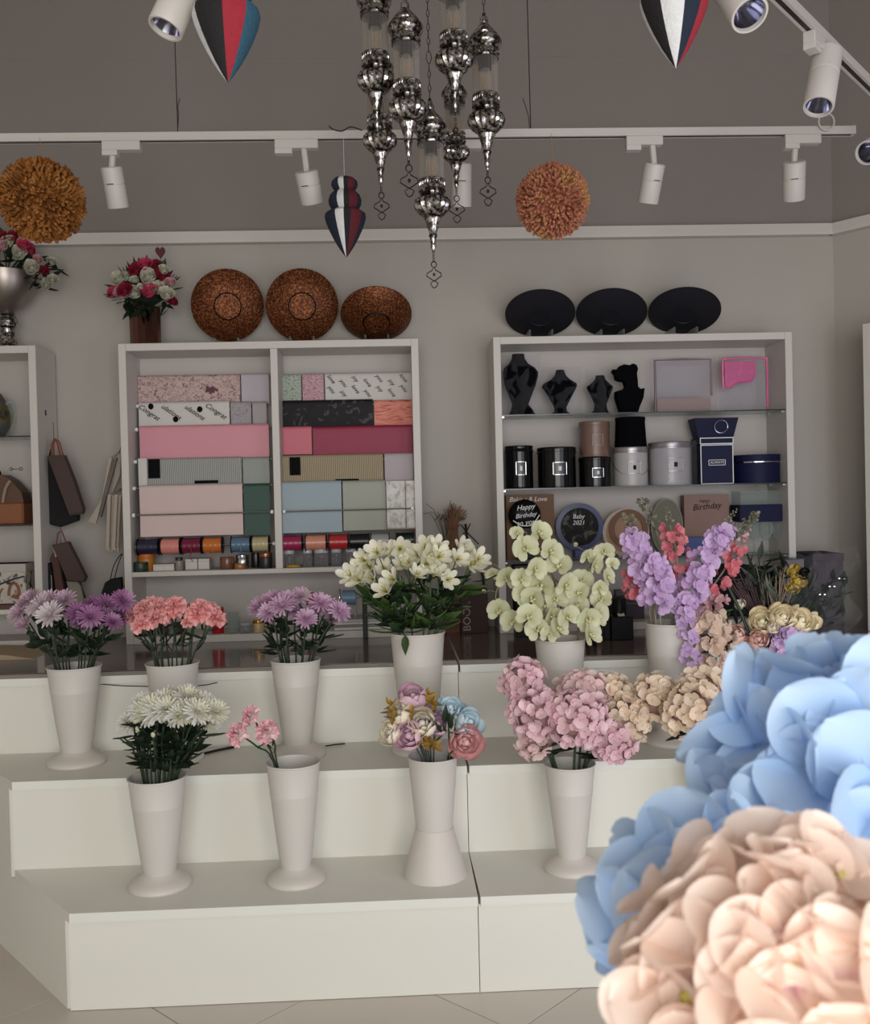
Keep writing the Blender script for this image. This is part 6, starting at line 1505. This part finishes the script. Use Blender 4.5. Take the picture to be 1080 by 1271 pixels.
for a in ((649, 845, 27, -.02, H_PNK, 'pink hydrangea head standing highest in the lower vase', 60), (668, 886, 36, -.07, H_PNK, 'pink hydrangea head leaning out to the side of its vase', 84), (716, 894, 38, -.11, H_PNK, 'large pink hydrangea head over the vase rim', 92), (722, 862, 32, .02, H_PNK2, 'dusty beige pink hydrangea head behind the large pink one', 70),
          (762, 924, 25, -.08, H_PNK, 'low pink hydrangea head beside the vase rim', 52), (757, 862, 25, .06, H_CRM, 'cream hydrangea head behind the dusty pink one', 52), (776, 894, 30, .0, H_CRM, 'cream hydrangea head leaning toward the drooping stock spikes', 64), (662, 922, 19, -.06, H_PNK2, 'small pale hydrangea cluster hanging at the vase rim', 28)):
    hydrangea('B4', a[5], 'pink and cream hydrangeas in the lower vase', a[0], a[1], a[2], YBv + a[3], a[4], a[6], int(500 + a[0]))
for a in ((813, 868, 30, .02, H_CRM, 'cream hydrangea head below the lilac delphinium vase', 66), (856, 882, 35, -.06, H_CRM, 'large cream hydrangea head next to the magenta flowers', 82), (872, 858, 28, .0, H_CRM, 'cream hydrangea head tucked under the drooping peach stock', 56)):
    hydrangea('B5', a[5], 'cream hydrangeas behind the big blue one', a[0], a[1], a[2], YBv + a[3], a[4], a[6], int(500 + a[0]), 4)
q = random.Random(61)
for x, y, r_, lab in ((901, 872, 13, 'magenta blossom beside the cream hydrangeas'), (915, 868, 9, 'small magenta blossom half hidden by the blue hydrangea')):
    hydrangea('B5', lab, 'magenta blossoms', x, y, r_, YBv - .02, H_MAG, 26, int(x), 2)
t = thing('foliage_spray', 'dark green leaves hanging below the cream hydrangeas', 'foliage', VASES['B5'][0] + Vector((0, 0, .08)))
c = VASES['B5'][0] + Vector((0, 0, .08)); g = G()
for x, y, dx, dy, s, me in ((862, 905, -1, .55, 1.15, LEAFD_ME), (878, 910, -.8, .9, 1.1, LEAFD_ME), (884, 898, -.3, 1, 1.0, LEAF_ME), (900, 900, .3, 1, 1.0, LLEAFD_ME), (890, 915, -.4, .6, 1.0, LEAFD_ME), (905, 885, .5, .8, .9, LLEAFD_ME), (912, 892, .6, 1, .9, LLEAF_ME), (870, 895, -.9, .2, .9, LEAFD_ME), (908, 905, .1, 1, .9, LEAFD_ME), (896, 890, 0, 1, .9, LLEAFD_ME), (872, 915, -.7, 1, .9, LEAFD_ME), (918, 905, .4, 1, .8, LLEAF_ME)):
    p = P(x, y, YBv - .05) - c; leaf_at(t, p, (dx, -.35, -dy), s, me, roll=q.uniform(-.6, .6)); g.tube([Vector((0, 0, 0)), Vector((p.x * .3, p.y * .5, VASES['B5'][2] - .07)), p], .0025, 5)
g.obj('stem', STEMD, t)
# ------------------------------------------------------------------ full roses and peonies, petal by petal
def cup_petal(wdeg, top, nu=4, nv=5):
    """patch of a ball standing on the origin: a cupped petal, radius 1"""
    V = []; F = []
    for j in range(nv + 1):
        v = 1 - (1 - j / nv) ** 1.5; th = math.radians(172 - v * (172 - top))
        f = .25 + .75 * math.sin(PI / 2 * min(1, v / .55)) if v < .55 else math.sqrt(max(.05, 1 - ((v - .55) / .45) ** 2))
        for i in range(nu + 1):
            u = -1 + 2 * i / nu; ph = math.radians(wdeg) * u * f; e = 1 + (.05 * math.sin(u * 5) + .07) * max(0, v - .7) / .3
            V.append((e * math.sin(th) * math.sin(ph), e * math.sin(th) * math.cos(ph), 1 + math.cos(th)))
    for j in range(nv):
        for i in range(nu):
            k = j * (nu + 1) + i; F.append((k, k + 1, k + nu + 2, k + nu + 1))
    return V, F
CP = cup_petal(62, 28)
def cup_me(m): return G().add(*CP).mesh('petal', m)
HEART_ME = {}
def full_rose(t, pos, d, R, me, n, opened, seed, core_m, inner=.34):
    q = random.Random(seed)
    g = G().ball((0, 0, .8), (.3, .3, .45), 8, 6); g.mi = 1; g.lathe([(.1, -.25), (.3, -.1), (.42, .1), (.3, .2)], 8)
    b = put(g.mesh('bloom', [me.materials[0], core_m]), 'bloom', t, aim(pos, d, q.uniform(0, 6), R))
    for k in range(n):
        f = k / (n - 1); s = inner + (1 - inner) * f
        put(me, 'petal', b, Matrix.Rotation(k * 2.39996 + q.uniform(-.2, .2), 4, 'Z') @ T(0, .0, .35 * (1 - f)) @ Matrix.Rotation(-opened * f * q.uniform(.85, 1.15), 4, 'X') @ Matrix.Scale(s, 4))
    return b
def rm(name, col, var=.08): return mat(name, col, .6, var=var, vscale=3)
PEO_P, PEO_W = cup_me(rm('peony_mauve', (224, 186, 202))), cup_me(rm('peony_cream', (236, 226, 206)))
ROS_B, ROS_R, ROS_Y, ROS_L = cup_me(rm('faux_blue', (206, 226, 234))), cup_me(rm('dusty_rose', (226, 172, 172), .2)), cup_me(rm('rose_yellow', (248, 234, 200))), cup_me(rm('blush_bud', (230, 186, 174)))
MAG_L, YEL_S = cup_me(rm('lilac_bud', (190, 166, 206))), cup_me(rm('small_yellow', (210, 180, 84)))
GRCORE = mat('green_calyx', (96, 108, 66), .6)
GOLDL = mat('gold_leaf', (170, 136, 66), .45, metal=.4, var=.2, vscale=30)
# B3: wrapped bouquet of peonies with gold leaves, a blue peony pair and a dusty pink rose
c, R, H = VASES['B3']; root = c + Vector((0, 0, H * .5))
t = thing('peony_bouquet', 'bouquet of mauve and cream peonies with gold leaves in clear wrap', 'bouquet', root)
def bq(t, root, items, Y, rimc, stem_m=STEMD, seed=3):
    q = random.Random(seed); g = G()
    for x, y, rp, me, n, op, dy, dvec, cm in items:
        p = P(x, y, Y + dy); Rr = rp * (Y + dy) / FPX
        d = Vector(dvec).normalized(); pos = p - d * Rr - root
        full_rose(t, pos, d, Rr, me, n, op, int(x * 7 + y), cm)
        g.tube(crom([Vector((q.uniform(-.01, .01), 0, -.05)), rimc - root + Vector((pos.x * .35, pos.y * .3, 0)), pos], 4), .003, 5)
    g.obj('stem', stem_m, t)
rimc = c + Vector((0, 0, H))
bq(t, root, [(513, 864, 18, PEO_P, 15, .22, .0, (-.1, -.5, .8), GRCORE), (496, 884, 16, PEO_W, 14, .2, -.04, (-.5, -.7, .6), GRCORE), (524, 897, 17, PEO_W, 15, .25, -.08, (0, -.9, .5), GRCORE), (507, 913, 18, PEO_P, 15, .22, -.08, (-.3, -1, .2), GRCORE),
             (484, 909, 15, PEO_W, 13, .2, -.05, (-.8, -.7, .2), GRCORE), (544, 898, 13, PEO_P, 12, .3, -.04, (.3, -.8, .5), GRCORE), (532, 880, 12, PEO_P, 11, .25, .02, (.2, -.6, .8), GRCORE)], YBv, rimc)
q = random.Random(9); GL_ME = G().add(*petal_vf(.034, .02, cup=.4, curl=.3, nu=2, nv=4, point=.3, rounded=False)).mesh('gold_leaf', GOLDL)
for x, y in ((487, 891), (484, 884), (535, 869), (531, 863), (540, 874), (536, 922), (541, 926), (528, 921), (519, 908), (486, 876), (512, 884)):
    for k in range(4): leaf_at(t, P(x, y, YBv - .1) - root, (math.cos(k * 1.6 + x), -.6, math.sin(k * 1.6 + x)), q.uniform(.8, 1.2), GL_ME, 'gold_leaf', q.uniform(-.6, .6))
for k in range(10): leaf_at(t, P(q.uniform(535, 560), q.uniform(895, 930), YBv - .06) - root, (q.uniform(-1, 1), -.5, q.uniform(-.4, 1)), q.uniform(.35, .6), (LEAFD_ME, LEAF_ME)[k % 2], roll=q.uniform(-.6, .6))
def wrap(u, v):
    a = math.radians(195 + 150 * u); rr = R * .8 + (.095 - R * .8) * v + .012 * math.sin(a * 9 + v * 4) * v
    return (c.x - root.x - .035 * v + rr * math.cos(a), rr * math.sin(a) * .95, H * .5 + .005 - .01 + .155 * v + .012 * math.sin(a * 7))
G().grid(wrap, 36, 8).obj('clear_wrap', FILM, t)
root2 = c + Vector((.02, 0, H * .5)); rim2 = c + Vector((R * .5, 0, H))
t = thing('peony_flower', 'pair of pale blue peonies on one stem beside the dusty pink rose', 'flower', root2)
bq(t, root2, [(559, 877, 12, ROS_B, 15, .5, -.02, (.2, -.8, .6), GRCORE), (584, 896, 15, ROS_B, 18, .6, -.03, (.7, -.8, .4), GRCORE), (571, 886, 11, ROS_B, 12, .5, .0, (.4, -.7, .7), GRCORE)], YBv, rim2)
for x, y, dx, dz, s in ((552, 898, .2, 1, .65), (560, 905, -.2, .9, .6), (548, 910, -.5, .6, .55)): leaf_at(t, P(x, y, YBv - .09) - root2, (dx, -.4, dz), s, LEAFD_ME)
t = thing('rose_flower', 'open dusty pink rose hanging over the rim of the flared vase', 'flower', root2 + Vector((0, -.01, 0)))
bq(t, root2 + Vector((0, -.01, 0)), [(579, 922, 16, ROS_R, 24, .72, -.085, (.25, -1, .05), rm('rose_heart', (204, 140, 140)))], YBv, rim2)
leaf_at(t, P(563, 930, YBv - .1) - root2, (-.5, -.3, -.6), .35, LEAF_ME)

# ------------------------------------------------------------------ A7: mixed bouquet by the angled wall
c, R, H = VASES['A7']; rimc = c + Vector((0, 0, H))
rt = lambda dx: c + Vector((dx, 0, .09))
t = thing('yellow_rose_bunch', 'bunch of four soft yellow faux roses above the drooping lilac stock', 'flower', rt(0))
bq(t, rt(0), [(946, 771, 14.5, ROS_Y, 18, .42, -.08, (-.3, -1, .5), GRCORE), (973, 765, 14.5, ROS_Y, 18, .42, -.10, (0, -1, .5), GRCORE), (996, 769, 14.5, ROS_Y, 18, .44, -.08, (.4, -1, .5), GRCORE), (1012, 770, 10, ROS_Y, 14, .5, -.03, (.8, -.8, .4), GRCORE)], YA, rimc)
q = random.Random(12)
for k in range(14): leaf_at(t, P(q.uniform(935, 1010), q.uniform(772, 796), YA - .06) - rt(0), (q.uniform(-1, 1), -.5, q.uniform(-.8, .4)), q.uniform(.4, .7), (LEAFD_ME, LEAF_ME)[k % 2], roll=q.uniform(-.6, .6))
t = thing('ranunculus_stem', 'blush pink ranunculus buds on a dark stem beside the yellow roses', 'flower', rt(-.02))
bq(t, rt(-.02), [(914, 787, 11, ROS_L, 14, .2, -.06, (-.5, -.8, .5), GRCORE), (942, 793, 12, ROS_L, 14, .25, -.11, (-.1, -1, .3), GRCORE), (925, 798, 8, ROS_L, 10, .2, -.08, (-.2, -1, .3), GRCORE), (918, 750, 7, PEO_W, 9, .2, .0, (-.3, -.7, .6), GRCORE), (961, 779, 8, PEO_W, 9, .2, -.13, (0, -1, .3), GRCORE)], YA, rimc)
G().tube([P(904, 728, YA - .02) - rt(-.02), P(918, 756, YA - .04) - rt(-.02), P(934, 796, YA - .07) - rt(-.02)], .006, 7).obj('thick_stem', STEMD, t)
for k in range(10): leaf_at(t, P(q.uniform(895, 935), q.uniform(750, 790), YA - .01) - rt(-.02), (q.uniform(-1, 1), -.4, q.uniform(-.4, 1)), q.uniform(.4, .7), (LEAFD_ME, LEAF_ME)[k % 2], roll=q.uniform(-.6, .6))
t = thing('lilac_sprig', 'small lilac blossom tucked under the yellow roses', 'flower', rt(.01))
bq(t, rt(.01), [(978, 784, 10, MAG_L, 12, .5, -.12, (.1, -1, .4), GRCORE), (968, 790, 7, MAG_L, 9, .5, -.12, (-.1, -1, .2), GRCORE)], YA, rimc)
# dried grasses, dark foliage, yellow sprig behind
t = thing('dried_grass', 'tuft of tan and burgundy dried grass behind the yellow roses', 'dried grass', rt(.0) + Vector((0, .02, 0))); b0 = rt(0) + Vector((0, .02, 0))
g = G(); g2 = G()
for k in range(40):
    x = q.uniform(948, 985); tip = P(x + q.uniform(-14, 14), q.uniform(700, 735), YA + q.uniform(0, .06)) - b0
    g.tube(crom([Vector((0, 0, 0)), rimc - b0 + Vector((q.uniform(-.02, .02), .01, 0)), tip], 3), [.0018] * 6 + [.0008], 4)
for k in range(34):
    tip = P(q.uniform(900, 945), q.uniform(708, 760), YA + q.uniform(.0, .06)) - b0
    g2.tube(crom([Vector((0, 0, 0)), rimc - b0 + Vector((-.02, .01, 0)), tip], 3), .0018, 4); g2.ball(tip, .004, 5, 4)
g.obj('grass_blades', mat('tan_grass', (140, 118, 100), .8, var=.3, vscale=30), t); g2.obj('berry_twigs', mat('burgundy_twig', (74, 46, 50), .7, var=.3, vscale=30), t)
t = thing('eucalyptus_spray', 'dark grey green leafy spray behind the dried grass', 'foliage', rt(0) + Vector((0, .03, 0))); b0 = rt(0) + Vector((0, .03, 0)); g = G()
GREYLEAF = petal_mat('grey_green_leaf', [(0, (66, 76, 66)), (1, (90, 100, 92))], .1, .5, .1, .2); EU_ME = G().add(*LEAF_VF).mesh('leaf', GREYLEAF)
for k in range(15):
    x = 925 + 6 * k; tipx = (x - 965) * 1.05 + 965; tip = P(tipx, 700 + abs(x - 945) * .35 + q.uniform(-8, 14), YA + q.uniform(.02, .10)) - b0
    mid = rimc - b0 + Vector((q.uniform(-.02, .02), .02, 0)); g.tube(crom([Vector((0, 0, 0)), mid, tip], 3), .0022, 5)
    for j in range(6):
        f = .25 + .75 * j / 5; leaf_at(t, mid * (1 - f) + tip * f, (q.uniform(-1, 1), q.uniform(-.8, .2), q.uniform(-.1, 1)), q.uniform(.45, .95), (EU_ME, LEAFD_ME)[(k + j) % 2], roll=q.uniform(-.6, .6))
g.obj('stem', STEMD, t)
t = thing('yellow_sprig', 'sprig of small yellow blossoms with a dark centre behind the roses', 'flower', rt(.02) + Vector((0, .02, 0))); b0 = rt(.02) + Vector((0, .02, 0))
bq(t, b0, [(986, 711, 9, YEL_S, 9, .4, .02, (0, -1, .4), GRCORE), (992, 722, 9, YEL_S, 9, .4, .0, (.1, -1, .2), GRCORE), (983, 728, 8, YEL_S, 9, .4, .01, (-.1, -1, .2), GRCORE), (998, 712, 7, cup_me(BLACK), 7, .3, .0, (.3, -1, .2), BLACK)], YA, rimc)
t = thing('wrapped_foliage', 'dark foliage bunch in shiny cellophane leaning to the angled wall', 'foliage', rt(.03)); b0 = rt(.03); g = G()
for k in range(22):
    tip = P(q.uniform(995, 1050), q.uniform(712, 770), YA + q.uniform(.03, .12)) - b0; mid = rimc - b0 + Vector((R * .5, .02, 0))
    g.tube(crom([Vector((0, 0, 0)), mid, tip], 3), .002, 5)
    for j in range(4):
        f = .4 + .6 * j / 3; leaf_at(t, mid * (1 - f) + tip * f, (q.uniform(-.6, 1), q.uniform(-.8, .2), q.uniform(-.3, 1)), q.uniform(.45, .8), LEAFD_ME, roll=q.uniform(-.6, .6))
g.obj('stem', STEMD, t)
def cello(u, v):
    p = P(985 + 75 * v + 10 * math.sin(u * 9), 690 + 100 * u - 10 * v, YA + .04 - .05 * math.sin(PI * u)) - b0
    return (p.x, p.y + .014 * math.sin(u * 23 + v * 17), p.z + .01 * math.sin(v * 21))
G().grid(cello, 14, 10).obj('cellophane', FILM, t, smooth=False)
g = G()
for k in range(6): g.ball(P(1018 + 6 * k, 738 - 5 * k + 5 * (k % 2), YA + .0) - b0, (.006, .003, .004), 5, 4)
g.obj('silver_trim', CHROME, t)

# ------------------------------------------------------------------ big hydrangeas close to the lens, in a vase on a plinth
t = thing('plinth', 'white display plinth under the two big hydrangeas', 'plinth', (.20, .47, 0))
G().box(-.16, .16, -.16, .16, 0, .70, .003).obj('body', WHITE, t); G().box(-.17, .17, -.17, .17, .70, .72, .002).obj('top', EDGE, t)
t = thing('flower_vase', 'white vase on the plinth holding the big blue and peach hydrangeas', 'vase', (.20, .47, .72), group='tall white plastic flower vases')
G().lathe([(0, 0), (.08, 0), (.08, .004), (.05, .03), (0, .034)], 32).obj('foot', PLASTIC_FOOT, t)
G().lathe([(0, .03), (.045, .03), (.075, .30), (.072, .30), (.042, .04), (0, .038)], 32).obj('body', PLASTIC, t)
BL = petal_mat('big_petal_blue', [(0, (150, 190, 240)), (.3, (182, 212, 246)), (.75, (198, 222, 249)), (1, (206, 227, 250))], .05, rough=.6, transl=.35, var=.07)
PC = petal_mat('big_petal_peach', [(0, (206, 130, 170)), (.12, (226, 180, 192)), (.3, (246, 222, 206)), (1, (250, 234, 224))], .027, rough=.6, transl=.45, var=.05)
def big_head(label, cx, cy, Y, Rpx, pet, petL, n, seed, core_col, eye, tilts, group, squash=1.0, back=.45):
    q = random.Random(seed); p = P(cx, cy, Y); R = Rpx * Y / FPX
    root = Vector((.20, .47, .78)); t = thing('hydrangea', label, 'flower', root, group=group)
    G().tube(crom([Vector((0, 0, 0)), Vector((.0, 0, .22)), p - root], 6), .005, 8).obj('stem', STEM, t)
    G().ball(p - root, R * .62, 16, 10).obj('head_core', core_col, t)
    for k in range(n):
        z = 1 - 2 * (k + .5) / n; a = k * 2.39996 + .4; w = math.sqrt(1 - z * z); d = Vector((w * math.cos(a), w * math.sin(a), z))
        if d.y > back: continue
        pos = p - root + d * R * q.uniform(.66, .80)
        dd = (d + Vector((q.uniform(-.28, .28), q.uniform(-.3, .1), q.uniform(-.28, .28)))).normalized()
        g = G().ball((0, 0, .003), (.0035, .0035, .0035), 7, 5).tube([(0, 0, 0), (0, 0, -.02)], .0016, 5)
        fl = put(g.mesh('floret', eye), 'floret', t, aim(pos, dd, q.uniform(0, 6)))
        s = q.uniform(.88, 1.12)
        for j in range(4):
            put(pet[(k + j) % len(pet)], 'petal', fl, Matrix.Rotation(PI / 2 * j + q.uniform(-.18, .18), 4, 'Z') @ T(0, .002, .0) @ Matrix.Rotation(math.radians(q.uniform(*tilts)), 4, 'X') @ Matrix.Rotation(q.uniform(-.3, .3), 4, 'Y') @ Matrix.Scale(s * q.uniform(.92, 1.08), 4))
    for k in range(4): leaf_at(t, Vector((0, 0, .26 + .03 * k)), (math.cos(k * 1.7), math.sin(k * 1.7), -.1), 1.1, LEAF_ME)
bp = [G().add(*petal_vf(.050, .054, cup=cu, curl=cl, nu=8, nv=9, ruffle=rf, base=.22, c=.5)).mesh('petal', BL) for cu, cl, rf in ((.20, .14, .02), (.12, .02, .035), (.26, .2, .015))]
pp_ = [G().add(*petal_vf(.027, .030, cup=cu, curl=cl, nu=8, nv=9, ruffle=rf, base=.25, c=.48)).mesh('petal', PC) for cu, cl, rf in ((.22, .10, .01), (.16, -.05, .02), (.28, .16, .01))]
blue_core, blue_eye = mat('blue_core', (140, 175, 220), .8), mat('blue_eye', (206, 214, 220), .6)
big_head('largest pale blue faux hydrangea on the plinth, its top petals free', 1082, 1000, .58, 208, bp, .05, 62, 801, blue_core, blue_eye, (2, 34), 'big faux hydrangeas on the plinth')
big_head('smaller pale blue faux hydrangea wedged behind the peach one', 896, 1148, .50, 100, bp, .05, 34, 803, blue_core, blue_eye, (2, 34), 'big faux hydrangeas on the plinth')
big_head('big peach faux hydrangea with magenta flower hearts, before the blue one', 968, 1238, .37, 206, pp_, .036, 104, 802, mat('peach_core', (226, 180, 160), .8), mat('olive_eye', (176, 168, 70), .6), (0, 34), 'big faux hydrangeas on the plinth')
